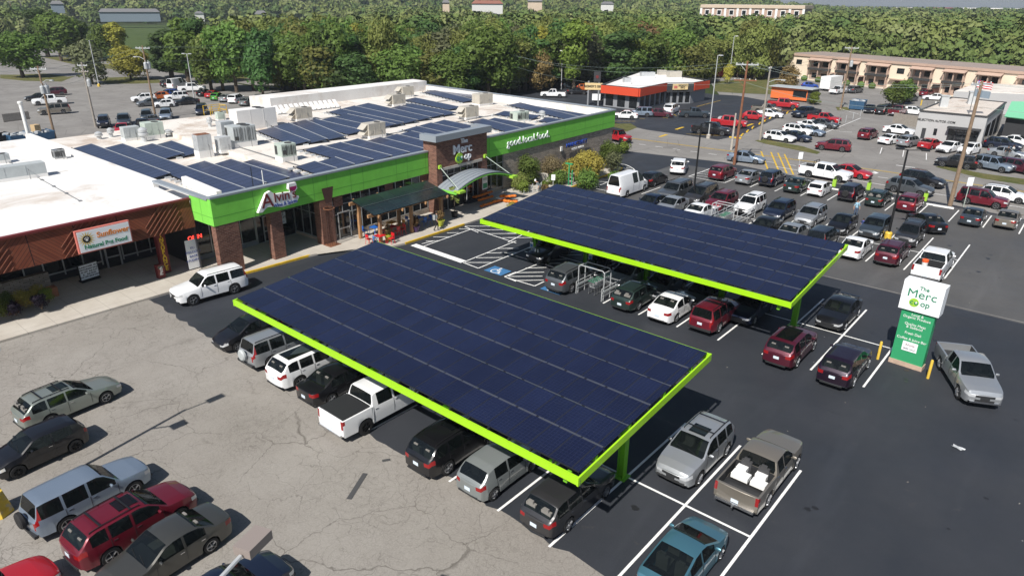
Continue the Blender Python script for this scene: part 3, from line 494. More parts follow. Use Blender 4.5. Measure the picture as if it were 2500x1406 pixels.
ROWS=[([(178.6,362.5),(217,353.8),(365.7,438),(405.5,431)],4.95,'leftmost row of roof solar panels beside the pet shop parapet'),
([(251.5,362.5),(290,353.8),(543,477.8),(592.7,462.8)],4.95,'very long solar row reaching from the back gutter to the green fascia corner'),
([(326.4,362.5),(364.8,352.9),(401.5,388),(441.4,379)],4.95,'short solar row left of the white exhaust box, nearer the parapet'),
([(377.6,354.3),(411.5,345.3),(447.3,382),(480,374)],4.95,'short solar row touching the tall white exhaust box'),
([(450.3,407),(488,395),(598.6,462.8),(646.4,450.9)],4.95,'solar row ending at the roof edge above the wine shop sign, with antennas'),
([(518,402),(551.9,390),(658,449),(700,438)],4.95,'solar row ending above the wine glass of the shop sign'),
([(590.7,397),(626.5,386),(714.7,438.6),(760,428)],4.95,'solar row just below the low white roof step'),
([(719.8,407.8),(755.7,397.6),(773.6,425.8),(819.7,414)],5.4,'smallest solar row at the fascia right of the pale green unit'),
([(773.6,396),(806.9,388.6),(820,414),(868,404)],5.4,'second small solar row at the fascia right of the pale green unit'),
([(742.9,366.9),(773.6,359.2),(868,402.7),(914.4,393.8)],5.4,'front solar row starting by five white ballast feet behind the fascia'),
([(789,359),(822,350),(914,393.8),(958,386)],5.4,'front solar row, fourth to the left of the brick tower'),
([(832.5,350),(863,342.6),(958,384.8),(999,375.8)],5.4,'front solar row, third to the left of the brick tower'),
([(889,346),(922,338),(999,376),(1040,367)],5.4,'front solar row, second to the left of the brick tower'),
([(931,338),(962,331),(1040,366),(1078,358)],5.4,'front solar row meeting the left corner of the brick tower'),
([(968,330),(1000,322),(1078,358),(1118,349)],5.4,'front solar row passing behind the brick tower'),
([(984,318),(1018,309),(1100,346),(1140,338)],5.4,'front solar row right behind the tower coping'),
([(1018,309),(1052,301),(1130,334),(1160,327)],5.4,'front solar row visible above the tower coping, left part'),
([(1052,302),(1095,293),(1165,326),(1200,318)],5.4,'front solar row visible above the tower coping, right part'),
([(1145,298),(1178,290),(1245,325),(1280,317)],5.4,'front solar row just right of the brick tower'),
([(1178,297),(1200,288),(1277,315),(1306,307)],5.4,'front solar row ending above the word good on the fascia'),
([(627,320),(669,308),(712,355),(755,349)],5.4,'first middle row right of the dark condenser'),([(665,309),(707,301),(755,350),(800,341)],5.4,'second middle row right of the dark condenser'),([(707,301),(740,293),(800,342),(836,333)],5.4,'third middle row right of the dark condenser'),
([(735,300),(777,294),(850,329),(888,318)],5.4,'row running to the foot of the tan rooftop unit in mid roof'),([(777,295),(815,287),(888,320),(915,313)],5.4,'second row behind the mid roof tan unit'),([(815,287),(858,280),(932,313),(960,305)],5.4,'third row behind the mid roof tan unit'),
([(800,274),(833,266),(952,309),(987,301)],5.4,'long back row starting by two ballast feet'),([(833,266),(868,258),(987,302),(1020,294)],5.4,'second long back row'),([(868,259),(900,254),(1020,295),(1053,288)],5.4,'third long back row'),([(945,266),(975,259),(1052,288),(1085,282)],5.4,'fourth back row with a worn dark end'),([(975,260),(1000,254),(1083,283),(1110,277)],5.4,'fifth back row left of the tan unit with a hood'),
([(985,245),(1010,239),(1095,269),(1118,262)],5.4,'single thin row behind the two back tan units'),([(1033,226),(1048,222),(1130,250),(1150,245)],5.4,'nearer of the two rows beside the side parapet'),([(1045,221),(1060,217),(1150,240),(1158,235)],5.4,'row closest to the side parapet at the back'),
([(1207,280),(1235,272),(1297,292),(1322,285)],5.4,'short row behind the louvred pale unit'),([(1240,257),(1262,250),(1385,293),(1400,287)],5.4,'long row starting at three ballast feet near the side parapet'),([(1268,264),(1290,257),(1405,288),(1436,278)],5.4,'long row ending at the far front corner of the roof'),([(1312,296),(1332,289),(1352,302),(1382,296)],5.4,'tiny row beside the round roof vent near the front')]
for c,z,lb in ROWS: roof_row(c,z,label=lb+('' if 'row' in lb else ' row'))
# ------ rooftop equipment ------
def unit(kind,px,py,dims,m,label,z=5.25,rz=None,fan=1,curb=.28,name='rooftop_unit',hood=False,louvre=False,cat='air conditioner'):
    b=at(px,py,z); rz=YB-R(5) if rz is None else rz; L,W_,H=[d_*.87 for d_ in dims]; r=empty(name,b,rz,label,cat)
    MB().bb(-L/2,L/2,-W_/2,W_/2,0,curb).build('curb','roof_white_clean',r); MB().bb(-L/2+.02,L/2-.02,-W_/2+.02,W_/2-.02,curb+.003,curb+H).build('casing',m,r)
    s=MB(); 
    for y in np.linspace(-W_/2,W_/2,4)[1:-1]: s.bb(L/2-.02,L/2+.0,y-.02,y+.02,curb+.1,curb+H-.05)
    s.bb(L/2-.02,L/2+.01,-W_/2+.15,-W_/2+.5,curb+.25,curb+.6); s.bb(-L/2+.1,-L/2+.5,-W_/2-.005,-W_/2+.03,curb+.15,curb+H-.2); s.build('access_panel','hvac_dark' if louvre else m,r)
    for i in range(fan): x=(-.25+ .5*i/max(1,fan-1)) *L*.9 if fan>1 else -L*.1; MB().cyl((x if fan>1 else L*.12,W_*.15,curb+H+.002),(x if fan>1 else L*.12,W_*.15,curb+H+.05),min(L,W_)*.25,n=14).build('fan','hvac_dark',r)
    if hood: h=MB(); h.q([(-L/2,-W_/2,curb+H*.95),(L/2*.7,-W_/2,curb+H*.95),(L/2*.7,-W_/2-.6,curb+H*.55),(-L/2,-W_/2-.6,curb+H*.55)]); h.q([(-L/2,-W_/2,curb+H*.5),(L/2*.7,-W_/2,curb+H*.5),(L/2*.7,-W_/2-.6,curb+H*.12),(-L/2,-W_/2-.6,curb+H*.12)]); h.build('intake_hood',m,r)
    if louvre:
        l=MB(); [l.bb(L/2+.001,L/2+.012,y,y+.05,curb+.15,curb+H-.15) for y in np.linspace(-W_/2+.1,W_/2-.15,9)]; l.build('louvre','hvac_dark',r)
    c=MB(); c.tube([(L/2+.2,W_*.2,0),(L/2+.2,W_*.2,curb+.5),(L/2,W_*.2,curb+.5)],.03,5); c.build('conduit','steel',r); return r
TU=(1.5,2.5,1.45)
for px,py,lb in ((738,294,'tan rooftop unit with open hood behind the white solar tubes'),(914,335,'largest-looking tan rooftop unit in the middle of the solar rows'),(969,258,'tan rooftop unit just in front of another near the back parapet'),(991,237,'tan rooftop unit closest to the rear corner of the roof')): unit('rtu',px,py,TU,'tan_metal',lb,hood=True)
unit('rtu',1145,290,TU,'tan_metal','tan rooftop unit with hood above the brick tower',hood=True); unit('rtu',1178,257,(1.8,3.0,1.5),'tan_metal','tan rooftop unit with dark side grille near the side parapet',louvre=False)
unit('rtu',1268,295,(1.5,2.4,1.1),'pale_green_metal','pale louvred unit behind the good local food lettering',louvre=True,curb=.15); unit('rtu',700,392,(1.5,1.7,1.3),'pale_green_metal','pale green unit with round fan on a flared curb near the step',louvre=True,curb=.45)
unit('ahu',622,312,(2.2,5.4,2.2),'roof_white_clean','huge white air handler with two fans on its back end',fan=2,curb=.25,name='air_handler',cat='air handler'); unit('cond',592,356,(2.1,2.7,1.75),'grey_metal','dark grilled condenser with two brown fans on a white curb',fan=2,curb=.5,name='condenser',louvre=True,cat='condenser')
unit('ex',500,383,(1.3,1.6,1.7),'galv','tall white exhaust box with rusted top',z=4.78,curb=.65,name='exhaust_box',fan=0,cat='exhaust box'); unit('gb',548,372,(1.3,1.3,1.4),'galv','small galvanised box on thin legs beside the rusted exhaust box',z=5.0,curb=.3,name='duct_box',fan=0,cat='duct box'); unit('gb2',556,350,(1.4,1.6,1.5),'galv','tall galvanised duct box with bluish top behind the small one',curb=.9,name='duct_box',fan=0,cat='duct box')
MB().bb(-.5,.5,-.62,.62,0,.03).build('rust_cover','rust',None,loc=at(500,383,4.78)+Vector((0,0,2.135)),rz=YB-R(5),label='rusty lid on top of the tall exhaust box',cat='lid')
unit('gg',376,337,(1.7,2.2,1.5),'pale_green_metal','grey green unit with square panel at the back left of the roof',z=4.78,curb=.4); unit('hood',322,342,(1.3,1.9,1.3),'grey_metal','grey metal box with slanted hood left of the mushroom vent',z=4.78,name='exhaust_box',fan=0,cat='exhaust box'); unit('cu',539,293,(.9,1.1,.95),'pale_green_metal','little square condenser by the yellow ladder rail',curb=.1,name='condenser',cat='condenser')
unit('l1',146,388,(.9,1.1,.9),'steel','small grilled condenser on the white roof of the pet shop',z=5.2,curb=.1,name='condenser',louvre=True,cat='condenser'); unit('l2',38,438,(1.4,5.0,1.0),'grey_metal','long grey air handler on the pet shop roof',z=5.2,name='air_handler',fan=0,cat='air handler'); unit('l3',2,398,(1.2,1.6,.6),'grey_metal','low grey unit at the left edge of the pet shop roof',z=5.2)
def vent(px,py,z,r,h,label): 
    o=MB().lathe([(r*.6,0),(r*.6,h*.4),(r,h*.45),(r,h*.6),(r*.7,h*.65),(r*.9,h*.7),(r*.9,h*.85),(r*.3,h),(.001,h)],n=14).build('roof_vent','galv',None,at(px,py,z),smooth=True,label=label,cat='vent'); return o
vent(353,346,4.78,.5,1.5,'large mushroom vent beside the grey metal box'); vent(243,340,4.78,.4,.8,'squat mushroom vent at the far left back of the roof'); vent(272,335,4.78,.35,1.0,'twin capped vent pipe behind the first solar rows'); vent(513,310,5.25,.32,1.1,'round galvanised vent behind the duct boxes'); vent(1323,290,5.25,.45,1.0,'round galvanised vent near the front parapet'); vent(412,330,5.0,.4,.6,'small turbine vent behind the grey green unit'); vent(1280,300,5.25,.12,.3,'thin pipe vent beside the louvred unit')
r=empty('solar_tubes',at(755,272,5.25),YB-R(5),'row of white evacuated solar tubes leaning along the rear wall','solar heater'); 
for i in range(13): MB().bar((0,-4.2+i*.72,.1),(-1.0,-4.2+i*.72,1.0),.42,.1).build('tube_panel','white',r)
m=MB(); [m.bar((.1,-4.2+i*.72,0),(-.4,-4.2+i*.72,.5),.04) for i in range(13)]; m.bar((.05,-4.5,.08),(.05,4.8,.08),.08); m.build('tube_frame','steel',r)
r=empty('roof_ladder_rail',at(527,280,5.25),YB,'yellow safety railing around the roof ladder','railing'); m=MB()
for x in(-.8,.8):
    for z in(.55,1.1): m.bar((x,-1.1,z),(x,1.1,z),.06)
    for y in(-1.1,0,1.1): m.bar((x,y,0),(x,y,1.1),.06)
for z in(.55,1.1): m.bar((-.8,1.1,z),(.8,1.1,z),.06)
m.build('railing_frame','yellow_paint',r)
for px,py,h,lb in ((620,468,1.9,'black forked antenna at the fascia edge'),(645,462,1.5,'white rod antenna at the fascia edge'),(1422,300,.8,'short white rod near the roof corner')):
    MB().cyl((0,0,0),(0,0,h),.03,n=5).box((0,0,.1),(.3,.3,.2)).build('antenna','black' if h>1.8 else 'white',None,at(px,py,4.95),label=lb,cat='antenna')
MB().cyl((0,0,0),(0,0,6.2),.2,.18,n=12).lathe([(.19,6.2),(.26,6.3),(.24,6.5),(.001,6.55)],n=12).build('vent_pipe','white',None,at(75,352,4.0)+Vector((0,0,-2.0)),label='tall white pipe rising past the rear of the pet shop roof',cat='pipe',smooth=True)
# loose walls on the roof near the fascia corner
MB().prism([(-3.0,-1.9),(-3.0,-2.3),(-9.5,-1.6),(-9.5,-1.2)],4.79,5.5).build('low_wall','roof_white_clean',BR)
# ---------- solar carports ----------
def carport(name,x0,x1,y0,y1,z0,z1,cols,label,ns):
    r=empty(name,(x0,y0,0),0,label,'solar carport','solar carports over the parking stalls'); L=x1-x0; W_=y1-y0; H=z1-z0; U=math.hypot(W_,H); sl=H/W_
    Z=lambda y:z0+sl*y
    rows=6; g=.06; m=MB()
    for k in range(rows):
        a=W_*k/rows+g*.5; b=W_*(k+1)/rows-g*.5; ua=k*1.64+.02; ub=ua+1.60
        m.q([(0,a,Z(a)),(L,a,Z(a)),(L,b,Z(b)),(0,b,Z(b))],0,[(0,ua),(L,ua),(L,ub),(0,ub)])
        m.q([(0,b,Z(b)-.045),(L,b,Z(b)-.045),(L,a,Z(a)-.045),(0,a,Z(a)-.045)],0,[(0,0)]*4)
        for (p,q_) in (((0,a),(L,a)),((L,a),(L,b)),((L,b),(0,b)),((0,b),(0,a))): m.q([(p[0],p[1],Z(p[1])-.045),(q_[0],q_[1],Z(q_[1])-.045),(q_[0],q_[1],Z(q_[1])),(p[0],p[1],Z(p[1]))],0,[(0,0)]*4)
    m.build('solar_panels','canopy_pv',r)
    rr=random.Random(ns)
    for k in range(1,rows):
        m=MB(); y=W_*k/rows; n=int(L)
        for i in range(n):
            a=i*L/n+.06; b=(i+1)*L/n-.06; o=.014 if k%2 else -.0
            if k%2: [m.box(((a+b)/2,y+s*.028,Z(y)+.004),(b-a,.016,.03)) for s in(-1,1)]
            else: m.box(((a+b)/2,y,Z(y)+.002),(b-a-.02,.022,.03))
            if rr.random()<.5: m.box((b+.03,y,Z(y)+.012),(.07,.05,.03))
        m.build('rail','alu',r)
    m=MB(); n=int(L)
    for i in range(1,n): m.box((i*L/n,-.06,z0-.02),(.07,.12,.09))
    for i in range(int(U)): m.box((L+.04,.5+i,Z(.5+i)-.03),(.10,.05,.06))
    m.build('panel_clip','dark_rail',r)
    zb=lambda y:Z(y)-.07; f=MB(); D=.31 
    f.bb(-.04,L+.12,-.20,-.10,z0-.07-D,z0-.07); f.bb(-.04,L+.12,W_+.02,W_+.12,z1-.07-D,z1-.07)
    for xx in (L+.10,-.06):
        a=[(xx,-.22,z0-.08-D),(xx,W_+.12,z1-.08-D),(xx,W_+.12,z1-.06),(xx,-.22,z0-.06)]; b=[(p[0]+.07,p[1],p[2]) for p in a]
        f.q(a[::-1]); f.q(b)
        for i in range(4): j=(i+1)%4; f.q([a[i],a[j],b[j],b[i]])
    f.build('edge_beam','lime',r)
    bm=MB()
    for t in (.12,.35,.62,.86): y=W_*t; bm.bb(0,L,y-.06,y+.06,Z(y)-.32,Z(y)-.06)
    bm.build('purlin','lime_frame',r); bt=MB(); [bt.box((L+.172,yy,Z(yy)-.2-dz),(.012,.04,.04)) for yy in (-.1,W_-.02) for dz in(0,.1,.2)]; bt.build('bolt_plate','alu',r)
    cy=W_*.56
    for cx in cols:
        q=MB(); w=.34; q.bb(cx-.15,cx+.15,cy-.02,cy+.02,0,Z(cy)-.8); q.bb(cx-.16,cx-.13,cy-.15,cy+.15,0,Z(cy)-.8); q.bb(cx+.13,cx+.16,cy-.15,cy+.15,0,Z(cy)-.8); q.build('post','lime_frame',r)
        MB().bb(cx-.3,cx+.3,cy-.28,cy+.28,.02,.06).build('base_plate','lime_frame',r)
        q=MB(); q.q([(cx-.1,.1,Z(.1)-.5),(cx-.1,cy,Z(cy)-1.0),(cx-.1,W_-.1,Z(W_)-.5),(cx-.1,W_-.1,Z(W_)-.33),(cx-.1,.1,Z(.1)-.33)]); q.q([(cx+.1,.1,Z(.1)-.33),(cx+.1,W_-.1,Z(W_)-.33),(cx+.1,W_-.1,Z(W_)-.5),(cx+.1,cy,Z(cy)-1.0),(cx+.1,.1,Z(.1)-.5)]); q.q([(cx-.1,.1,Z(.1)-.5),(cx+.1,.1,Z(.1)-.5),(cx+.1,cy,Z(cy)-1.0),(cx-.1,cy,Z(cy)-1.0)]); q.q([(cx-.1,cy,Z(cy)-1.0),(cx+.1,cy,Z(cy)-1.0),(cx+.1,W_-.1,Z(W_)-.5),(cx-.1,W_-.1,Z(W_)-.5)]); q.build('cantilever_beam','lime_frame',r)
    MB().box((L-.6,.25,z0-.62),(.16,.3,.34)).build('junction_box','lime_frame',r)
    return r
carport('solar_carport',-33.0,-10.67,16.07,25.58,4.0,4.80,[2.0,6.6,11.0,15.6,21.0],'nearer solar carport with lime green edge beam over the front row of cars',1)
carport('solar_carport',-33.75,-10.78,36.15,45.3,3.76,4.68,[1.0,6.0,11.3,17.0,21.9],'farther solar carport between the pole sign and the shop entrance',2)
# ---------- signs on the shop ----------
RF=(R(90),0,R(90)); FT=OB
def bsign(name,label,cat='sign'): return empty(name,OB,YB,label,cat)
s=bsign('wall_sign','raised white letters reading The Merc Co+op on the brick tower')
text('lettering','The',.62,'sign_white',s,(1.12,20.6,6.52),RF,.05,bold=.008); text('lettering','Merc',1.22,'sign_white',s,(1.12,20.35,5.82),RF,.06,bold=.006,sx=1.06)
text('lettering','op',.92,'sign_white',s,(1.12,21.05,5.06),RF,.06,bold=.018); MB().cyl((1.07,19.85,5.0),(1.2,19.85,5.0),.50,n=28).build('logo_disc','text_lime',s); text('lettering','c',.8,'text_green',s,(1.22,19.62,5.04),RF,.015,bold=.02); text('lettering','o',.8,'text_green',s,(1.22,20.10,5.04),RF,.015,bold=.03); text('lettering','+',.42,'sign_white',s,(1.25,20.10,5.04),RF,.01,bold=.02)
s=bsign('wall_sign','raised white lettering reading good.local.food. on the green fascia'); text('lettering','good.local.food.',1.1,'sign_white',s,(.08,32.2,4.98),RF,.05,bold=.0,sx=.93,char=1.14)
s=bsign('wall_sign','blue MAINSTREET lettering over smaller white credit union letters on the stone wall'); text('lettering','MAINSTREET',.72,'text_blue',s,(.12,41.7,3.1),RF,.06,bold=0,sx=1.1); text('lettering','CREDIT UNION',.36,'white',s,(.12,41.9,2.55),RF,.05,bold=.01); MB().box((.0,38.6,2.9),(.12,.35,.5)).build('logo','white',s)
# wine shop sign with glass silhouette
s=bsign('wall_sign','wine shop sign with slanted maroon letters and a large wine glass on the green fascia')
ol=[(-1.1,4.2),(-.75,4.18),(-.3,4.48),(.2,4.42),(.9,4.22),(2.3,4.3),(2.35,4.5),(2.5,4.66),(2.45,4.8),(2.15,4.85),(2.15,5.15),(2.42,5.38),(2.36,5.85),(1.72,5.85),(1.66,5.45),(1.9,5.2),(1.5,5.25),(.45,5.3),(.1,5.62),(-.25,5.5),(-.6,5.0)]
m=MB(); m.q([(.30,y,z) for y,z in ol]); 
for i in range(len(ol)): a=ol[i]; b=ol[(i+1)%len(ol)]; m.q([(.03,a[0],a[1]),(.03,b[0],b[1]),(.30,b[0],b[1]),(.30,a[0],a[1])])
m.build('sign_board','white',s); m=MB(); m.q([(.305,1.74,5.6),(.305,1.76,5.42),(.305,1.95,5.24),(.305,2.15,5.24),(.305,2.34,5.4),(.305,2.37,5.6)]); m.build('wine','wine' if 'wine' in MATS else mat('wine',(.35,.01,.12),.4),s)
text('lettering',"A",1.5,'maroon',s,(.31,-.25,4.92),RF,.02,bold=.005); text('lettering',"lvin's",1.02,'maroon',s,(.31,1.3,5.03),RF,.02,bold=.005); text('lettering','Wine & Spirits',.36,'text_blue',s,(.31,1.25,4.44),RF,.012,bold=.005)
# pet shop sign
s=bsign('wall_sign','white sign board with sunflower and paw on the cedar front'); MB().box((-2.42,-10.75,4.28),(.28,3.35,1.5)).build('sign_cabinet','pink_trim' if 'pink_trim' in MATS else mat('pink_trim',(.55,.16,.13),.6),s); MB().box((-2.27,-10.75,4.28),(.03,3.2,1.36)).build('sign_face','sign_white',s)
text('lettering','Sunflower',.5,mat('orange_text',(.70,.22,.015),.5).name,s,(-2.25,-10.2,4.52),RF,.01,bold=.012); text('lettering','Natural Pet Food',.38,'text_green',s,(-2.25,-10.75,3.9),RF,.01,bold=.01)
m=MB(); 
for i in range(16): t=2*math.pi*i/16; m.q([(-2.248,-11.85+.22*math.cos(t-.18),4.42+.22*math.sin(t-.18)),(-2.248,-11.85+.55*math.cos(t),4.42+.55*math.sin(t)),(-2.248,-11.85+.22*math.cos(t+.18),4.42+.22*math.sin(t+.18))])
m.build('sunflower_petals','gold_text',s); MB().cyl((-2.25,-11.85,4.42),(-2.24,-11.85,4.42),.24,n=18).build('sunflower_centre','black',s); m=MB(); [m.cyl((-2.238,-11.85+x,4.42+z),(-2.232,-11.85+x,4.42+z),r_,n=8) for x,z,r_ in((0,-.04,.08),(-.11,.05,.035),(-.04,.11,.035),(.05,.11,.035),(.11,.05,.035))]; m.build('paw_print','white',s)
s=bsign('vertical_sign','tall dark red pillar board with yellow letters INSURANCE'); MB().box((-3.68,-6.65,1.75),(.08,.6,3.1)).build('sign_board','maroon',s); text('lettering','\n'.join('INSURANCE'),.40,'gold_text',s,(-3.63,-6.65,1.78),RF,.01,bold=.015,spacing=.78)
b=bl(222,685,.15); s=empty('sidewalk_sign',bw(b.x,b.y,.15),YB+R(6),'portable black framed letter board standing in front of the pet shop','sign'); MB().box((0,0,.75),(.12,1.35,1.15)).build('sign_frame','black',s); MB().box((.065,0,.75),(.02,1.25,1.05)).build('sign_face','sign_white',s); text('lettering','SUNFLOWER  PET\nPETCUREAN SALE\n$3 OFF  4LB CAT\n&    6LB DOG\n$10 OFF 25LB DOG',.155,'black',s,(.08,0,.75),RF,.004,bold=.004,spacing=1.15); MB().box((-.1,0,.1),(.5,1.3,.1)).build('sign_foot','black',s)
b=bl(372,672,.15); s=empty('newspaper_box',bw(-3.2,-7.35,.15),YB,'small red newspaper box beside the INSURANCE pillar','newspaper box'); MB().box((0,0,.5),(.4,.5,1.0)).build('box','maroon',s); text('lettering','Pitch',.3,'white',s,(.21,0,.55),(R(90),R(-90),R(90)),.004,bold=.01); MB().box((.205,0,.85),(.01,.4,.2)).build('window','glass',s)
for y,z,tx,m_,sz,lb in ((-4.5,2.5,'OPEN','neon_red',.42,'red OPEN neon sign glowing behind the corner brick pillar'),(-1.9,3.0,'BAR','neon_blue',.4,'blue neon sign in the wine shop window, upper one'),(-1.8,2.1,'Beer','neon_blue',.34,'blue neon sign in the wine shop window, lower one'),(-.1,3.15,'Open','neon_red',.36,'red neon sign high in the wine shop window')):
    s=bsign('neon_sign',lb); text('neon_letters',tx,sz,m_,s,(-4.3 if y>-4 else -3.0,y,z),RF,.02,bold=.004)
s=bsign('window_poster','white poster board reading welcome back students by the corner pillar'); MB().box((-2.9,-4.9,1.35),(.06,.95,2.2)).build('poster_board','sign_white',s); text('lettering','KU\nWELCOME\nBACK\nSTUDENTS',.24,'text_blue',s,(-2.86,-4.9,1.35),RF,.004,spacing=1.3)
s=bsign('window_poster','black and white posters on the wine shop glass left of the door'); MB().box((-4.3,3.6,1.8),(.03,.95,1.0)).build('poster_board','sign_white',s); text('lettering','SALE\n20% OFF',.28,'black',s,(-4.28,3.6,2.0),RF,.004); text('lettering','Alvins',.25,'text_blue',s,(-4.28,3.6,1.5),RF,.004)
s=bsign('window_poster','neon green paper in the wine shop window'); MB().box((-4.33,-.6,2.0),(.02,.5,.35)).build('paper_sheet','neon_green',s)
s=bsign('wall_poster','white and green framed poster on the brick right of the entrance doors'); MB().box((1.08,23.6,2.0),(.06,.75,1.5)).build('poster_board','sign_white',s); MB().box((1.12,23.6,1.62),(.02,.6,.5)).build('poster_panel','sign_green',s); text('lettering','open daily\n7am-10pm',.13,'text_green',s,(1.12,23.6,2.3),RF,.004)
# rusty metal funnel sculpture (downspout with ring)
s=empty('metal_sculpture',bw(.42,5.05,0),YB,'rusty funnel shaped sheet and rod sculpture in front of the third brick pillar','sculpture')
m=MB(); m.q([(.1,-.55,4.95),(.1,.55,4.95),(.1,.30,3.7),(.1,-.30,3.7)]); m.q([(.05,.55,4.95),(.05,-.55,4.95),(.05,-.30,3.7),(.05,.30,3.7)]); m.build('funnel_sheet','brown_metal',s); m=MB(); m.lathe([(.38,3.2),(.46,3.2),(.46,3.26),(.38,3.26)],n=18); m.build('ring','rust',s); m=MB()
for i in range(12): t=2*math.pi*i/12; m.cyl((.42*math.cos(t),.42*math.sin(t),3.22),(.38*math.cos(t),.38*math.sin(t),.16),.018,n=4)
m.build('rod_cage','brown_metal',s); MB().bb(-.5,.5,-.55,.55,.155,.18).build('base_grate','rust',s)
# ---------- pole sign ----------
A=Vector((-6.02,40.25,0)); s=empty('pylon_sign',(-5.22,40.35,0),R(-4),'tall green tapered pylon sign with white box head reading The Merc Co+op','sign')
MB().bb(-.86,.86,-.22,.42,0,.26).build('base','terra_base' if 'terra_base' in MATS else mat('terra_base',(.45,.33,.25),.9,noise=.2),s); MB().bb(-.82,.82,-.16,.36,.26,3.35).build('sign_body','sign_green',s)
MB().bb(-1.0,1.0,-.30,.50,3.36,5.02).build('sign_head','sign_white',s)
TF=(R(90),0,0); text('lettering','The',.30,'text_green',s,(.05,-.31,4.72),TF,.008,bold=.004); text('lettering','Merc',.64,'text_green',s,(0,-.31,4.36),TF,.008,bold=0,sx=1.1); MB().cyl((-.3,-.302,3.86),(-.3,-.318,3.86),.24,n=26).build('logo_disc','text_lime',s); text('lettering','c',.38,'text_green',s,(-.41,-.33,3.88),TF,.004,bold=.006); text('lettering','o',.38,'text_green',s,(-.19,-.33,3.88),TF,.004,bold=.010); text('lettering','+',.2,'white',s,(-.19,-.338,3.88),TF,.004,bold=.01); text('lettering','op',.44,'text_green',s,(.24,-.31,3.88),TF,.006,bold=.006)
for t_,z in (('Local &\nOrganic Produce',3.02),('Quality Meat\n& Seafood',2.45),('Fresh Deli',2.0),('Coffee & Juice Bar',1.66)): text('lettering',t_,.2,'white',s,(0,-.17,z),TF,.005,bold=0,spacing=.85)
MB().bb(-.38,.38,-.185,-.165,.95,1.5).build('banner','sign_white',s); text('lettering','Alvins',.2,'maroon',s,(0,-.19,1.32),TF,.003); text('lettering','BEER SALE',.13,'black',s,(0,-.19,1.08),TF,.003)
for x,y,lb in ((-6.62,40.1,'yellow steel bollard left of the green pylon sign'),(-3.95,39.55,'yellow steel bollard right of the green pylon sign')): MB().lathe([(.075,0),(.075,1.05),(.06,1.11),(.001,1.13)],n=12).build('bollard','yellow_bollard' if 'yellow_bollard' in MATS else mat('yellow_bollard',(.68,.46,.06),.5,noise=.1),None,(x,y,0),smooth=True,label=lb,cat='bollard')
# ---------- cart corrals, charging posts, stall signs ----------
def corral(x,y,lb,n):
    r=empty('cart_corral',(x,y,0),0,lb,'cart corral'); m=MB(); w=1.05
    for s_ in(-1,1):
        for z in(.35,.62,.9): m.bar((s_*w,-2.6,z),(s_*w,2.6,z),.05)
        for yy in(-2.6,-.9,.9,2.6): m.bar((s_*w,yy,0),(s_*w,yy,.9),.05)
    m.bar((-w,2.6,.9),(w,2.6,.9),.05); m.build('side_rail','galv',r)
    m=MB()
    for yy in(-2.4,-1.6): m.tube([(-w,yy,0),(-w,yy,1.95),(-w+.15,yy,2.1),(w-.15,yy,2.1),(w,yy,1.95),(w,yy,0)],.035,6)
    m.bar((-w,-2.4,2.0),(-w,-1.6,2.0),.05); m.bar((w,-2.4,2.0),(w,-1.6,2.0),.05); m.build('arch_rail','galv',r)
    m=MB(); [m.box((s_*w,-1.6,.62),(.09,1.9,.16)) for s_ in(-1,1)]; m.build('bumper_board','grey_metal',r)
    for k in range(n):
        yy=-1.7+k*.32; c=empty('shopping_cart',(x+(.28 if k%2 else -.28)*0-.1,y+yy,0),0,'grey wire shopping cart nested in the corral %s'%('under the farther carport' if y<50 else 'beside the dark red crossover'),'shopping cart','shopping carts nested in corrals')
        q=MB()
        for z,hw,y0,y1 in((.55,.2,-.35,.4),(.98,.28,-.45,.42)): q.tube([(-hw,y0,z),(hw,y0,z),(hw,y1,z-.06),(-hw,y1,z-.06),(-hw,y0,z)],.013,4)
        for i in range(6): t=-.26+i*.104; q.cyl((t*.75,.4,.49),(t,.42,.92),.008,n=3); q.cyl((t*.75,-.35,.55),(t,-.45,.98),.008,n=3); q.cyl((.28,-.4+i*.15,.95),(.2,-.32+i*.14,.53),.008,n=3); q.cyl((-.28,-.4+i*.15,.95),(-.2,-.32+i*.14,.53),.008,n=3)
        q.build('basket','galv',c); q=MB(); q.tube([(-.25,-.45,1.0),(-.25,-.4,.1),(-.22,.4,.12)],.013,4); q.tube([(.25,-.45,1.0),(.25,-.4,.1),(.22,.4,.12)],.013,4); [q.cyl((sx*.24-.01,sy*.4,.06),(sx*.24+.02,sy*.4,.06),.06,n=8) for sx in(-1,1) for sy in(-1,1)]; q.build('frame','steel',c); MB().bar((-.28,-.47,1.02),(.28,-.47,1.02),.035).build('handle','text_green',c)
    return r
corral(-24.1,39.0,'galvanised cart corral full of carts between the grey and green SUVs',8)
corral(-24.3,60.0,'galvanised cart corral behind the farther carport beside the dark red crossover',5)
for px,py,lb in ((1298,637,'white charging posts left of the black car in carport shade'),(1440,668,'white charging posts behind the grey crossover in carport shade')):
    s=empty('stall_sign',at(px,py),0,lb,'sign'); MB().cyl((0,0,0),(0,0,1.5),.03,n=6).build('post','steel',s); MB().box((0,-.04,1.35),(.3,.02,.45)).build('sign_plate','sign_white',s); MB().box((0,-.055,1.3),(.24,.012,.26)).build('symbol_panel','blue_paint',s)
    for dx in(.35,.6): MB().cyl((dx,0,0),(dx,0,1.1),.05,n=8).build('guard_post','white',s)
def small_sign(px,py,h,w,hh,lb,rz=0,post='galv',col='sign_white',tx=None,tc='text_green'):
    b=at(px,py,.0); s=empty('street_sign',b,rz,lb,'sign'); MB().cyl((0,0,0),(0,0,h),.035,n=6).build('post',post,s); MB().box((0,-.05,h-hh/2),(w,.03,hh)).build('sign_plate',col,s)
    if tx: text('lettering',tx,w*.3,tc,s,(0,-.07,h-hh/2),(R(90),0,0),.002)
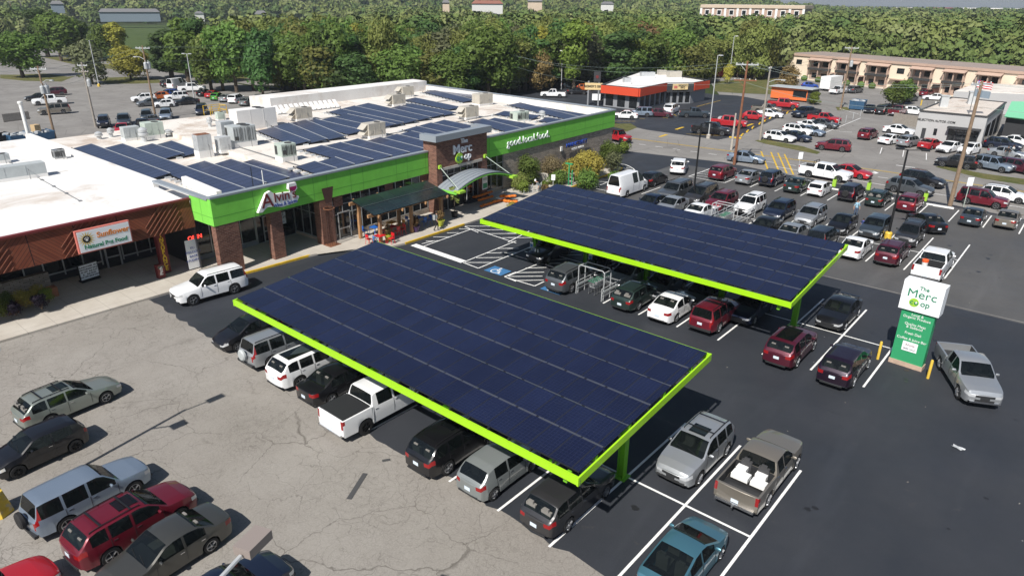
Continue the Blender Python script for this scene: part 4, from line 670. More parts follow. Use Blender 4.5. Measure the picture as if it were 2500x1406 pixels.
small_sign(1947,425,2.6,.5,.8,'small white sign on a thin post behind the long white pickup',R(40)); small_sign(2352,505,3.0,.6,.85,'small white sign on a green post in front of the dark red SUV',R(40),post='pale_green_metal')
# ---------- restaurant with orange band ----------
def quadwall(m,a,b,z0,z1,mi=0): m.q([(a[0],a[1],z0),(b[0],b[1],z0),(b[0],b[1],z1),(a[0],a[1],z1)],mi)
def inset(poly,d):
    c=Vector((sum(p[0] for p in poly)/len(poly),sum(p[1] for p in poly)/len(poly))); return [tuple((Vector(p[:2])-c)*(1-d)+c) for p in poly]
def P2(px,py,z=0): v=at(px,py,z); return (v.x,v.y)
rs=empty('restaurant',(0,0,0),0,'low barbecue restaurant with orange fascia, grey walls and white flat roof','restaurant')
ZR=4.0; A_=P2(1469,208,ZR); B_=P2(1561,217,ZR); C_=P2(1627,204,ZR); D_=P2(1694,203,ZR); E_=P2(1731,197,ZR); F_=P2(1640,183,ZR); G_=P2(1560,176,ZR); H_=P2(1530,186,ZR)
foot=[A_,B_,C_,D_,E_,F_,G_,H_]
ins=inset(foot,.05); MB().prism(ins,0,2.7).build('wall','grey_wall',rs); MB().prism(inset(foot,.02),2.7,3.85).build('roof','roof_white_clean',rs)
m=MB(); 
for a,b in ((A_,B_),(B_,C_),(D_,E_)):
    d=(Vector(b)-Vector(a)).normalized(); n=Vector((d.y,-d.x))*.25; a2=(a[0]+n.x,a[1]+n.y); b2=(b[0]+n.x,b[1]+n.y); m.prism([a,a2,b2,b],2.55,ZR) if 1 else 0
m.build('orange_fascia','orange_red',rs); m=MB()
for a,b in ((A_,B_),(B_,C_),(C_,D_),(D_,E_),(E_,F_),(H_,A_)): m.bar((a[0],a[1],ZR+.05),(b[0],b[1],ZR+.05),.35,.1)
m.build('coping','dark_wall',rs); m=MB(); a,b=C_,D_; m.prism([a,(a[0]+.2,a[1]-.2),(b[0]+.2,b[1]-.2),b],2.3,3.9); m.build('black_fascia','dark_wall',rs)
for (a,b,n) in ((ins[0],ins[1],3),(ins[1],ins[2],5),(ins[2],ins[3],4)):
    a=Vector(a); b=Vector(b)
    for i in range(n):
        p=a+(b-a)*((i+.18)/n); q=a+(b-a)*((i+.82)/n); dd=(b-a).normalized(); nn=Vector((dd.y,-dd.x))*.06; MB().prism([tuple(p),tuple(p+nn),tuple(q+nn),tuple(q)],.25,2.4).build('window','store_glass',rs)
mid=(Vector(C_)+Vector(D_))/2; ang=math.atan2(D_[1]-C_[1],D_[0]-C_[0]); sg=empty('wall_sign',(mid.x+.25,mid.y-.3,0),ang,"yellow pig logo sign of the barbecue restaurant on its dark centre bay",'sign'); MB().box((0,-.05,3.35),(3.2,.12,1.1)).build('sign_board','tan_sign' if 'tan_sign' in MATS else mat('tan_sign',(.72,.55,.28),.6),sg); text('lettering',"BIEMER'S\nBBQ",.5,'black',sg,(.5,-.13,3.38),TF,.004,bold=.008,spacing=.75); MB().box((-1.0,-.13,3.3),(.7,.02,.5)).build('pig_logo','pink_trim',sg)
for px,py,d,lb in ((1530,205,(1.6,1.4,1.0),'white ac unit at the near corner of the restaurant roof'),(1645,192,(3.2,2,1.4),'beige rooftop unit at the right of the restaurant roof'),(1615,186,(2,1.6,1.1),'grey rooftop unit left of the beige one on the restaurant'),(1580,190,(3.5,1.5,1.0),'white ductwork in the middle of the restaurant roof')): unit('u',px,py,d,'galv' if 'beige' not in lb else 'tan_metal',lb,z=3.85,rz=ang)
MB().lathe([(3.2,0),(3.2,.2),(2.8,1.0),(1.9,1.7),(.9,2.1),(.001,2.2)],n=20).build('domed_roof','roof_white_clean',None,at(1550,205,0)+Vector((-6,14,2.6)),smooth=True,label='white rounded roof of the shed behind the barbecue restaurant',cat='roof')
b=at(1447,258); ps=empty('pole_sign',b,R(35),"roadside sign reading Biemer's BBQ on two steel posts with a black box above",'sign')
for x in(-1.0,1.0): MB().bb(x-.14,x+.14,-.14,.14,0,4.6).build('post','grey_wall',ps)
MB().box((0,0,3.6),(3.4,.4,1.25)).build('sign_box','tan_sign',ps); text('lettering',"BIEMER'S BBQ",.62,'black',ps,(0,-.22,3.6),TF,.01,bold=.015); MB().box((.6,0,5.4),(1.3,.4,1.9)).build('upper_box','dark_wall',ps); MB().box((.6,0,1.6),(1.6,.25,1.2)).build('menu_board','sign_white',ps); MB().cyl((.6,-.21,5.4),(.6,-.24,5.4),.3,n=14).build('emblem','maroon',ps)
b=at(1700,262); 
# ---------- car dealer ----------
dl=empty('dealer_building',(0,0,0),0,'pale grey car dealer building with patchy white flat roof and showroom windows','building')
zt=4.6; a=P2(2246,270,zt); b=P2(2412,285,zt); c=P2(2456,250,zt); d=P2(2325,238,zt)
MB().prism([a,b,c,d],0,zt-.15).build('wall','grey_light' if 'grey_light' in MATS else mat('grey_light',(.42,.42,.42),.85,noise=.06,nscale=.5),dl)
MB().prism(inset([a,b,c,d],.03),zt-.148,zt-.05).build('roof','roof_weathered',dl); m=MB()
for p,q in((a,b),(b,c),(c,d),(d,a)): m.bar((p[0],p[1],zt-.02),(q[0],q[1],zt-.02),.3,.14)
m.build('coping','hvac_dark',dl); ab=Vector(b)-Vector(a); L=ab.length; an=math.atan2(ab.y,ab.x)
fr=empty('front',(a[0],a[1],0),an); fr.parent=dl; MB().bb(L*.10,L*.16,-.06,0,.05,2.2).build('door','dark_wall',fr); MB().bb(L*.28,L*.33,-.06,0,1.4,2.3).build('window','glass',fr); MB().bb(L*.5,L*.93,-.08,0,.4,2.6).build('showroom_window','store_glass',fr)
m=MB(); [m.bb(L*(.5+.43*i/4)-.05,L*(.5+.43*i/4)+.05,-.12,-.01,.3,2.6) for i in range(5)]; m.bb(L*.48,L*.96,-1.0,0,2.62,2.85); m.build('window_frame','dark_wall',fr)
text('lettering','SELECTION AUTOS .COM',.42,'black',fr,(L*.28,-.04,3.35),TF,.01,bold=.008); text('lettering','SPECIALIZING  IN  IMPORTS',.2,'white',fr,(L*.72,-.12,2.3),TF,.004)
bc=Vector(c)-Vector(b); L2=bc.length; sd=empty('side',(b[0],b[1],0),math.atan2(bc.y,bc.x)); sd.parent=dl; [MB().bb(L2*(.08+.28*i),L2*(.28+.28*i),-.05,0,.2,3.2).build('garage_door','glass',sd) for i in range(3)]
for px,py,h,lb in ((2302,262,1.6,'white vent stack on the dealer roof, left one'),(2370,255,1.8,'white square vent on the dealer roof, right one')): MB().bb(-.5,.5,-.5,.5,0,h).bb(-.6,.6,-.6,.6,h,h+.12).build('roof_vent','galv',None,at(px,py,zt-.1),R(20),label=lb,cat='vent')
# white buildings and green roof at the right edge
w=empty('workshop_building',(0,0,0),0,'long low white roofed workshop between the motel and the dealer','building'); z=3.8; q=[P2(2330,222,z),P2(2560,232,z),P2(2560,205,z),P2(2380,205,z)]; MB().prism(q,0,z-.1).build('wall','grey_light',w); MB().prism(inset(q,.02),z-.1,z).build('roof','roof_white',w)
w=empty('green_roof_shed',(0,0,0),0,'open shed with bright mint green metal roof at the right edge','shed'); q=[P2(2452,285,3.4),P2(2580,300,3.4),P2(2600,250,4.2),P2(2470,248,4.2)]; m=MB(); m.q([(q[0][0],q[0][1],3.4),(q[1][0],q[1][1],3.4),(q[2][0],q[2][1],4.2),(q[3][0],q[3][1],4.2)]); m.q([(q[3][0],q[3][1],4.1),(q[2][0],q[2][1],4.1),(q[1][0],q[1][1],3.3),(q[0][0],q[0][1],3.3)]); m.build('metal_roof','mint_roof' if 'mint_roof' in MATS else mat('mint_roof',(.22,.62,.36),.5,noise=.06),w); MB().prism(inset(q,.08),0,3.25).build('wall','dark_wall',w)
# wooden fence by the dealer, gate rails
fn=empty('board_fence',(0,0,0),0,'weathered wooden board fence at the left corner of the dealer building','fence'); m=MB(); a1=at(2180,300); b1=at(2242,312); n=22
for i in range(n): p=a1+(b1-a1)*(i/n); m.box((p.x,p.y,.85),((b1-a1).length/n*.9,.04,1.7),rz=math.atan2(b1.y-a1.y,b1.x-a1.x))
m.build('board','wood_pole_grey',fn); MB().bar(a1+Vector((0,.05,1.3)),b1+Vector((0,.05,1.3)),.05,.1).build('rail','wood_pole',fn)
# ---------- motel ----------
mo=empty('motel',(0,0,0),0,'long two storey cream motel with recessed balconies in front of the woods','motel')
zb=6.3; a=Vector(P2(1925,130,zb)); e=Vector(P2(2500,176,zb)); dr=(e-a).normalized(); L=(e-a).length+45; nb=Vector((-dr.y,dr.x)); M2=empty('block',(a.x,a.y,0),math.atan2(dr.y,dr.x)); M2.parent=mo
MB().bb(0,L,0,14,0,zb-.5).build('wall','beige_light' if 'beige_light' in MATS else mat('beige_light',(.80,.68,.53),.85,noise=.05,nscale=.5),M2); MB().bb(-.3,L,-.3,14.3,zb-.5,zb).build('cornice','taupe',M2); MB().bb(.3,L-.3,.4,13.6,zb,zb+.06).build('roof','motel_roof' if 'motel_roof' in MATS else mat('motel_roof',(.30,.245,.215),.9,noise=.1,nscale=.3),M2)
sc=(e-a).length/575.; bays=[(1980,2030),(2048,2100),(2122,2175),(2232,2284),(2315,2365),(2398,2455),(2500,2560),(2600,2660)]
for i,(x0,x1) in enumerate(bays):
    # pixel columns to distance along the front
    def along(px): 
        d=CM.T@np.array([px-1250,160-703,F]); den=dr.x*(-d[1])+dr.y*d[0]; t=( -a.x*(-d[1]) - a.y*d[0])/den; return t
    s0,s1=along(x0),along(x1)
    MB().bb(s0,s1,-.02,.0,.3,5.4).build('balcony_recess','taupe',M2); w=s1-s0
    for zz in(.7,3.6):
        for t0,t1 in((.12,.42),(.58,.88)): MB().bb(s0+w*t0,s0+w*t1,-.05,-.021,zz,zz+1.2).build('window','glass',M2)
    MB().bb(s0-.1,s1+.1,-1.1,-.02,2.75,3.25).build('balcony_slab','hvac_dark',M2); k=MB(); [k.bb(s0+w*t-.12,s0+w*t+.12,-1.0,-.8,0,5.3) for t in(0,.5,1)]; k.build('balcony_post','taupe',M2); k=MB(); k.q([(s0-.3,-1.4,5.15),(s1+.3,-1.4,5.15),(s1+.3,0,5.75),(s0-.3,0,5.75)]); k.q([(s0-.3,0,5.65),(s1+.3,0,5.65),(s1+.3,-1.4,5.05),(s0-.3,-1.4,5.05)]); k.build('balcony_awning','taupe',M2)
    if i<7:
        n0=along(bays[i+1][0]) if i+1<len(bays) else s1+5; MB().bb(s1+.6,n0-.6,-.9,-.02,2.3,2.5).build('porch_roof','taupe',M2); MB().bb((s1+n0)/2-1,(s1+n0)/2+1,-.06,-.01,.1,2.1).build('door','brown_metal',M2)
for px in (1950,2202): s0=along(px); MB().bb(s0-.9,s0+.9,-.05,-.0,3.7,4.9).build('window','glass',M2)
MB().bb(0,L,-1.3,-.1,0,.12).build('walkway','pink_trim' if 0 else 'concrete',M2)
for i,px in enumerate((1985,2020,2054,2092,2128,2156,2222)): 
    s0=along(px); p=M2.matrix_world if 0 else None; q=a+dr*s0-nb*2.6; 
    MB().lathe([(.55,.05),(.85,.5),(.75,1.0),(.3,1.35),(.001,1.4)],n=9).build('clipped_bush','leaf_green',None,(q.x,q.y,0),label='small round clipped bush on the walkway in front of the motel',cat='bush',group='round clipped bushes along the motel')
hd=MB()
# orange food stand with red pickup
fs=empty('food_stand',at(1938,246),R(-5),'orange food stand with grey roof beside the dark red pickup','food stand'); MB().bb(-4.6,3.2,-1.3,1.6,.3,2.6).build('stand_body','orange_stand' if 'orange_stand' in MATS else mat('orange_stand',(.68,.16,.04),.6,noise=.05),fs); MB().bb(-4.9,4.4,-1.9,1.9,2.6,2.75).build('stand_roof','grey_metal',fs); MB().bb(.2,3.0,-1.34,-1.3,.9,2.2).build('serving_window','glass',fs); MB().bb(3.2,4.3,-1.3,1.6,0,2.5).build('kitchen_end','dark_wall',fs)
# far buildings
fb=empty('far_office_building',(0,0,0),0,'distant long cream building with white pilasters rising above the woods','building'); D=430
p0=Vector((at(1712,30).x,at(1712,30).y)).normalized()*D; p1=Vector((at(1962,30).x,at(1962,30).y)).normalized()*(D*.96); dd=(p1-p0); LL=dd.length; B3=empty('wing',(p0.x,p0.y,0),math.atan2(dd.y,dd.x)); B3.parent=fb
MB().bb(0,LL,0,16,0,17.2).build('wall','taupe',B3); MB().bb(-.5,LL+.5,-.6,16.5,16.0,17.6).build('cornice','beige',B3); MB().bb(0,LL,.5,15,17.61,17.7).build('roof','roof_white',B3); m=MB(); [m.bb(LL*i/8-.6,LL*i/8+.6,-.4,0,2,16) for i in range(9)]; m.build('pilaster','white',B3); [MB().bb(LL*(i+.5)/8-1.0,LL*(i+.5)/8+1.0,-.12,-.09,z+.4,z+2.6).build('pane','glass',MB().bb(LL*(i+.5)/8-1.3,LL*(i+.5)/8+1.3,-.08,0,z,z+3).build('window','white',B3)) for i in range(8) for z in(12.2,7)]
def far_dir(px,D): v=at(px,60+max(0,200-D)*.8); q=Vector((v.x,v.y)).normalized()*D; return q
def house(px,py,wpx,hpx,roofm,wallm,lb,Dz=None,roofh=.45):
    D=Dz; q=far_dir(px,D); s_=D/1560.; W_=wpx*s_; H_=hpx*s_; z=CZ-(py-3)*s_; r=empty('house',(q.x,q.y,z-1.0),math.atan2(q.y,q.x)+R(90),lb,'house'); 
    MB().bb(-W_/2,W_/2,-4,4,-z*0-2,H_*.65+1).build('wall',wallm,r); m=MB(); y=4.6; h0=H_*.65+1; h1=h0+H_*roofh; X=W_/2+.4
    m.q([(-X,-y,h0),(X,-y,h0),(X-2,0,h1),(-X+2,0,h1)]); m.q([(X,y,h0),(-X,y,h0),(-X+2,0,h1),(X-2,0,h1)]); m.q([(X,-y,h0),(X,y,h0),(X-2,0,h1)]); m.q([(-X,y,h0),(-X,-y,h0),(-X+2,0,h1)]); m.build('roof',roofm,r)
    m=MB(); [m.bb(-W_/2+W_*t-.7,-W_/2+W_*t+.7,-4.05,-4,h0*.35,h0*.75) for t in(.15,.4,.65,.88)]; m.build('window','glass',r)
mat('shingle_grey',(.16,.16,.165),.9,noise=.15); mat('shingle_red',(.26,.11,.08),.9,noise=.15); mat('siding_blue',(.2,.25,.30),.8); mat('siding_white',(.62,.62,.6),.8)
for px,py,w,h,rm,wm_,lb,D in ((322,36,100,13,'shingle_grey','siding_blue','low blue grey ranch house at the edge of the park, behind small trees',560),(58,37,16,14,'shingle_grey','siding_white','small white house at the top left beside the street',520),(640,40,22,14,'shingle_grey','siding_white','white gabled house peeking between the trees left of centre',520),(150,22,20,12,'shingle_grey','siding_blue','grey house roof at the top left behind trees',620),(1190,18,64,14,'shingle_red','siding_white','white two storey house with red roof at the top centre',430),(1305,14,30,16,'shingle_grey','beige','cream house with arched porch at the top centre',470),(1480,14,26,10,'shingle_grey','siding_white','grey roofed house far up between the trees',520),(1090,22,14,22,'shingle_grey','beige','narrow beige house front beside tall trees at the top',430),(490,36,16,9,'shingle_grey','siding_white','small pale shed roof under the tall trees at the top',560)): house(px,py,w,h,rm,wm_,lb,D)
rr=random.Random(2)
mat('siding_red',(.35,.06,.05),.8); mat('siding_tan',(.45,.36,.27),.8)
for i in range(16):
    px=2190+i*24+rr.random()*14; D=1250+rr.random()*500; q=far_dir(px,D); w=18+rr.random()*60; o=empty('far_warehouse',(q.x,q.y,0),math.atan2(q.y,q.x)+R(90)+rr.uniform(-.2,.2),'distant pale or red flat roofed warehouse on the horizon at the top right','warehouse','warehouses on the far horizon')
    h=6+rr.random()*6; MB().bb(-w,w,-10,10,0,h).build('wall',['siding_white','siding_red','siding_tan','siding_white'][i%4],o); MB().bb(-w-1,w+1,-11,11,h,h+1.2).build('roof',['roof_white','siding_red','roof_white_clean'][i%3],o)
# ---------- utility poles and wires ----------
POLES={}
def upole(key,bx,by,tx,ty,lb,m='wood_pole',arm=None,xf=0,armw=2.4,r=.16,lamp=False,z0=0,armrot=0,H=None):
    b=at(bx,by,z0); t=None; _,h=column_at(bx,by,tx,ty,z0); h=H or h
    # leaning poles lean by the small amount seen
    o=empty('utility_pole',b,0,lb,'utility pole'); MB().cyl((0,0,-.5),(0,0,h),r*1.15,r*.7,n=9).build('pole',m,o); POLES[key]=(b,h,armrot)
    for k,(dz) in enumerate(arm or ()):
        q=MB(); c,s=math.cos(armrot),math.sin(armrot); q.bar((-c*armw/2,-s*armw/2,h-dz),(c*armw/2,s*armw/2,h-dz),.12,.14); q.bar((-c*armw*.3,-s*armw*.3,h-dz),(0,0,h-dz-.8),.05); q.build('crossarm','galv' if k==0 else m,o)
        q=MB(); [q.lathe([(.03,0),(.06,.04),(.03,.08),(.05,.11),(.001,.15)],c=(c*armw*t,s*armw*t,h-dz+.07),n=8) for t in(-.46,-.2,.2,.46)]; q.build('insulator','white',o)
    for i in range(xf):
        a=armrot+R(60)*(i-(xf-1)/2); q=MB(); cx,cy=.48*math.cos(a),.48*math.sin(a); q.lathe([(.001,h-3.6),(.27,h-3.6),(.3,h-3.5),(.3,h-2.7),(.26,h-2.55),(.001,h-2.5)],c=(cx,cy,0),n=12); q.cyl((cx,cy,h-2.55),(cx,cy,h-2.25),.05,n=6); q.build('transformer','galv',o)
    if lamp: q=MB(); q.tube([(0,0,h-2.2),(.9*math.cos(lamp),.9*math.sin(lamp),h-1.8),(1.8*math.cos(lamp),1.8*math.sin(lamp),h-1.75)],.04,6); q.box((2.0*math.cos(lamp),2.0*math.sin(lamp),h-1.78),(.6,.25,.14),rz=lamp); q.build('lamp_arm','galv',o)
    return o
upole('A',381,291,345,112,'wooden pole with white crossarm and a ring of grey transformers behind the store',arm=(.4,),xf=3,armrot=R(35),lamp=R(200))
upole('B',137,346,88,162,'brown wooden pole with three transformers beside the blue dumpsters',arm=(.4,),xf=3,armrot=R(35),lamp=R(20))
upole('C',234,310,202,152,'slim grey pole with one transformer left of the dark jeep','wood_pole_grey',arm=(.5,1.4),xf=1,armrot=R(35),armw=1.6)
upole('D',810,222,798,79,'tall pale wooden pole before the woods behind the store','wood_pole_grey',arm=(.2,),armw=.6,armrot=R(40))
upole('E',905,211,898,82,'tall reddish wooden pole right of the pale one behind the store','wood_pole_red',arm=(.2,),armw=.8,armrot=R(40),lamp=R(190))
upole('F',1218.5,224,1219.5,121,'reddish pole with white crossarm in front of the woods at top centre','wood_pole_red',arm=(.3,),armrot=R(40))
upole('G',1021,196,1016,136,'grey pole with crossarm and street lamp behind the rear parapet','wood_pole_grey',arm=(.2,),armrot=R(40),lamp=R(200),H=9)
upole('H',1792,402,1831,150,'tall red brown utility pole with wires beside the lot entrance','wood_pole_red',arm=(.4,2.2),armrot=R(25),armw=2.6)
upole('I',2052,266,2079,114,'utility pole with transformers between the motel lot and parked pickups','wood_pole',arm=(.3,),xf=2,armrot=R(20))
upole('J',2319,502,2396,198,'tall leaning tan utility pole at the kerb beside the row of parked sedans','wood_pole',arm=(.3,),armrot=R(60),armw=2.6,r=.19)
upole('K',1855,343,1875,162,'grey wooden pole at the corner of the grass strip','wood_pole_grey',arm=(.3,),armw=1.0,armrot=R(90),lamp=R(10))
upole('L',1656,186,1662,118,'plain wooden pole behind the restaurant roof','wood_pole')
upole('M',936,211,922,168,'short grey post between poles behind the store','wood_pole_grey'); upole('N',946,207,942,142,'thin steel pole behind the rear parapet','galv',r=.07)
upole('O',2305,222,2325,150,'wooden pole with lamp in front of the motel','wood_pole',lamp=R(0)); upole('P',2350,238,2368,168,'grey pole right of the lamp pole at the motel','wood_pole_grey')
upole('Q',40,70,24,4,'dark pole with crossarm at the far top left street','wood_pole',arm=(.3,),armrot=R(60),r=.22); upole('S',62,55,53,3,'pale pole with crossarm beside the white house at the top left','wood_pole_grey',arm=(.3,),armrot=R(60),r=.22); upole('T',139,42,127,2,'pole among the trees at the top left, right of the pale one','wood_pole_grey',r=.2); upole('U',226,38,219,0,'reddish pole left of the ranch house','wood_pole_red',r=.2); upole('V',280,66,272,29,'pole in the park before the ranch house','wood_pole',r=.2); upole('W',452,52,450,2,'steel pole in front of the dark trees at the top','galv',r=.15)
upole('X',1785,366,1796,277,'short pale concrete post leaning beside the tall red brown pole','concrete',r=.15,z0=0)
WIRES=MB()
def wire(p,q,sag,name,lb,r=.016):
    p=Vector(p); q=Vector(q); n=14; pts=[p.lerp(q,i/n)-Vector((0,0,4*sag*(i/n)*(1-i/n))) for i in range(n+1)]; MB().tube(pts,r,3).build(name,'wire' if 'wire' in MATS else mat('wire',(.16,.20,.19),.6),label=lb,cat='wire',group='overhead power lines')
def top(k,off=0,dz=0): b,h,a=POLES[k]; return (b.x+math.cos(a)*off,b.y+math.sin(a)*off,h-dz+b.z)
for a_,b_,s_,lb in (('D','E',.3,'between the pale and the reddish pole behind the store'),('E','F',1.2,'from the reddish pole to the pole at top centre'),('F','H',2.2,'crossing above the restaurant to the tall red brown pole'),('A','D',1.0,'from the transformer pole to the pale pole'),('H','J',1.2,'above the street on the right'),('H','K',.4,'between the poles by the restaurant lot'),('C','A',.5,'over the back parking lot'),('B','C',.4,'beside the blue dumpsters'),('I','K',.8,'over the dealer lot'),('I','O',.8,'in front of the motel')):
    for off,dz in ((-1.0,.2),(1.0,.2),(0,2.4)): 
        if (a_,b_) in(('H','K'),('C','A'),('I','O')) and dz>1: continue
        wire(top(a_,off,dz),top(b_,off,dz),s_*(1+.15*off),'power_line','thin overhead power line '+lb)
b,h,_=POLES['J']; 
for off,dz in ((-1.0,.2),(1.0,.2),(0,2.4)): wire((b.x+off,b.y,h-dz),(b.x+45+off,b.y+6,h-dz+1),1.0,'power_line','thin overhead power line leaving the frame at the right')
b2,h2,_=POLES['B']; wire((b2.x,b2.y,h2-.2),(b2.x-2,b2.y-45,h2+.5),1,'power_line','thin overhead power line leaving the frame at the left')
wire((-15.,2.,9.5),(-46,-7,5.2),.5,'power_line','sagging service cable in the lower left over the parked cars',r=.02) if 0 else None
# lot lighting
def light_pole(bx,by,tx,ty,lb,heads=((0,.9),),m='black',base=None,headm=None,H=None,r=.09):
    b=at(bx,by); _,h=column_at(bx,by,tx,ty); h=H or h; o=empty('light_pole',b,0,lb,'light pole'); MB().cyl((0,0,0),(0,0,h),r*1.2,r*.8,n=10).build('pole',m,o)
    for ang,ln in heads:
        c,s=math.cos(ang),math.sin(ang); MB().bar((0,0,h-.05),(c*ln,s*ln,h+.03),.06).build('lamp_arm',m,o); MB().box((c*(ln+.28),s*(ln+.28),h+.03),(.62,.34,.13),rz=ang).build('lamp_head',headm or m,o)
    if base: MB().lathe([(.3,0),(.3,.5),(.22,.6),(.001,.62)],n=12).build('base',base,o)
    return o
light_pole(1691,494,1711,302,'black lot light pole behind the farther carport',heads=((R(60),.5),))
light_pole(2167,582,2222,366,'leaning black lot light pole between the two dark red cars at the right',heads=((R(200),.3),(R(20),1.0)),base='yellow_bollard')
light_pole(242,212,223,100,'grey pole with flat lamp head at the grass island of the back lot',m='galv',headm='black',base='yellow_bollard',heads=((R(30),.3),(R(210),.3)))
light_pole(476,253,463,132,'steel light pole with yellow base between parked cars behind the store',m='galv',base='yellow_bollard',heads=((R(30),.4),(R(210),.4)))
light_pole(1370,219,1369,125,'pale light pole with floodlight beside the white pickup at top centre',m='galv',headm='white',heads=((R(30),.3),(R(160),.2)))
light_pole(1779,200,1786,92,'pale light pole with floodlight before the woods right of the restaurant',m='galv',headm='white',heads=((R(30),.3),),H=11)
light_pole(1729,338,1757,136,'white light pole with box at mid height by the restaurant lot',m='galv',heads=((R(0),.2),),base='concrete',r=.07)
light_pole(84,345 if 0 else 240,50,140,'thin light pole with cone lamp left of the island tree',m='galv',heads=((R(90),.3),)) if 0 else None
# lot lamp at the left edge: pole stands in a yellow concrete base, arm reaches into the frame
b=Vector((-29.3,3.3,0)); o=empty('light_pole',b,0,'lot light pole standing in a chipped yellow concrete base at the left edge','light pole'); m=MB(); m.lathe([(.55,0),(.5,.3),(.36,1.0),(.001,1.02)],n=6); m.build('base','yellow_chip' if 'yellow_chip' in MATS else mat('yellow_chip',(.60,.42,.05),.85,noise=.3,nscale=3,dirt=((.42,.38,.3),2,.5,.9)),o); MB().cyl((0,0,.9),(0,0,9.2),.1,.08,n=10).build('pole','galv',o); MB().bar((0,-.1,9.1),(0.1,1.3,9.2),.07).build('lamp_arm','galv',o); MB().box((.1,1.55,9.2),(.4,.75,.18)).build('lamp_head','grey_metal',o); MB().bar((0,0,7.2),(.5,1.0,7.0),.06).build('lower_arm','galv',o); MB().box((.6,1.2,7.0),(.5,.6,.18)).build('lamp_head','grey_metal',o)
# second lamp whose head hangs in the lower left corner
hd_=at(618,1322,7.6); pb=Vector((hd_.x+.9,hd_.y-2.6,0)); o=empty('light_pole',pb,0,'brown box lamp head on a curved arm above the dark car at the bottom','light pole'); dvec=Vector((hd_.x-pb.x,hd_.y-pb.y,0)).normalized()
MB().cyl((0,0,0),(0,0,6.6),.1,.08,n=10).build('pole','galv',o); m=MB(); m.tube([(0,0,6.5),tuple(dvec*.8+Vector((0,0,7.2))),tuple(dvec*1.7+Vector((0,0,7.5))),tuple(dvec*2.35+Vector((0,0,7.55)))],.05,8); m.build('lamp_arm','galv',o); MB().box(tuple(dvec*2.75+Vector((0,0,7.6))),(.72,.46,.24),rz=math.atan2(dvec.y,dvec.x)).build('lamp_head','lamp_taupe' if 'lamp_taupe' in MATS else mat('lamp_taupe',(.26,.22,.20),.5),o)
# ---------- trees ----------
def crown_arrays(seed,n,size,shape,lobes=9):
    g=np.random.default_rng(seed); W_,H_=shape; L=[]
    for i in range(lobes):
        t=g.uniform(0,1); zc=.22+.62*t; rmax=math.sin(math.pi*(.18+.72*(1-abs(2*t-.85)/1.6)))*.5
        a=g.uniform(0,2*math.pi); rr_=g.uniform(.15,.55)*rmax; L.append((rr_*math.cos(a)*W_*1.05,rr_*math.sin(a)*W_*1.05,zc*H_,g.uniform(.20,.32)*W_*(1.0-.35*abs(t-.45)),g.uniform(.75,1.15)))
    L.append((0,0,.52*H_,.30*W_,1.2)); L.append((0,0,.82*H_,.2*W_,1.3))
    L=np.array(L); w=L[:,3]**2; k=g.choice(len(L),n,p=w/w.sum()); d=g.normal(size=(n,3)); d/=np.linalg.norm(d,axis=1)[:,None]; d[:,2]=np.where(g.random(n)<.55,np.abs(d[:,2]),d[:,2])
    rad=L[k,3]*(g.uniform(.62,1.08,n)); P=L[k,:3]+d*rad[:,None]*np.stack([np.ones(n),np.ones(n),L[k,4]],1)
    nrm=d+g.normal(size=(n,3))*.38; nrm/=np.linalg.norm(nrm,axis=1)[:,None]
    t=np.cross(nrm,g.normal(size=(n,3))); t/=np.linalg.norm(t,axis=1)[:,None]; u=np.cross(nrm,t); s=size*g.uniform(.55,1.3,n)[:,None]
    return P,t*s,u*s*g.uniform(.5,.9,n)[:,None],nrm
def quads_mesh(name,P,t,u,nrm,m,tint=None):
    n=len(P); V=np.empty((n,5,3)); b=nrm*np.linalg.norm(t,axis=1)[:,None]*.25
    V[:,0]=P-t-u; V[:,1]=P+t*.9-u*.7; V[:,2]=P+t*1.1+u*.3; V[:,3]=P+t*.1+u*1.2-b; V[:,4]=P-t*.95+u*.4
    me=bpy.data.meshes.new(name); me.vertices.add(n*5); me.vertices.foreach_set('co',V.reshape(-1)); me.loops.add(n*5); me.loops.foreach_set('vertex_index',np.arange(n*5,dtype=np.int32)); me.polygons.add(n); me.polygons.foreach_set('loop_start',np.arange(0,n*5,5,dtype=np.int32)); me.polygons.foreach_set('loop_total',np.full(n,5,dtype=np.int32))
    if tint is not None: at_=me.attributes.new('tint','FLOAT','FACE'); at_.data.foreach_set('value',tint.astype(np.float32))
    me.update(calc_edges=True); me.materials.append(MATS[m]); return me
def trunk_mesh(seed,H_,W_,bare=False):
    g=random.Random(seed); m=MB(); r=.028*H_; m.cyl((0,0,-.3),(g.uniform(-.1,.1),0,H_*.35),r,r*.7,n=8); m.cyl((0,0,H_*.33),(0,0,H_*.7),r*.68,r*.3,n=7)
    for i in range(7 if not bare else 18):
        a=g.uniform(0,6.28); z=H_*g.uniform(.22,.5); l=W_*g.uniform(.2,.38); p=(0,0,z); q=(l*math.cos(a),l*math.sin(a),z+l*g.uniform(.6,1.3)); m.cyl(p,q,r*.4,r*.12,n=5)
        if bare: m.cyl(q,(q[0]*1.3+g.uniform(-.6,.6),q[1]*1.3+g.uniform(-.6,.6),q[2]+g.uniform(.5,1.5)),r*.14,r*.05,n=4)
    o=m.build('trunk','bark'); me=o.data; bpy.data.objects.remove(o); return me
TT={}
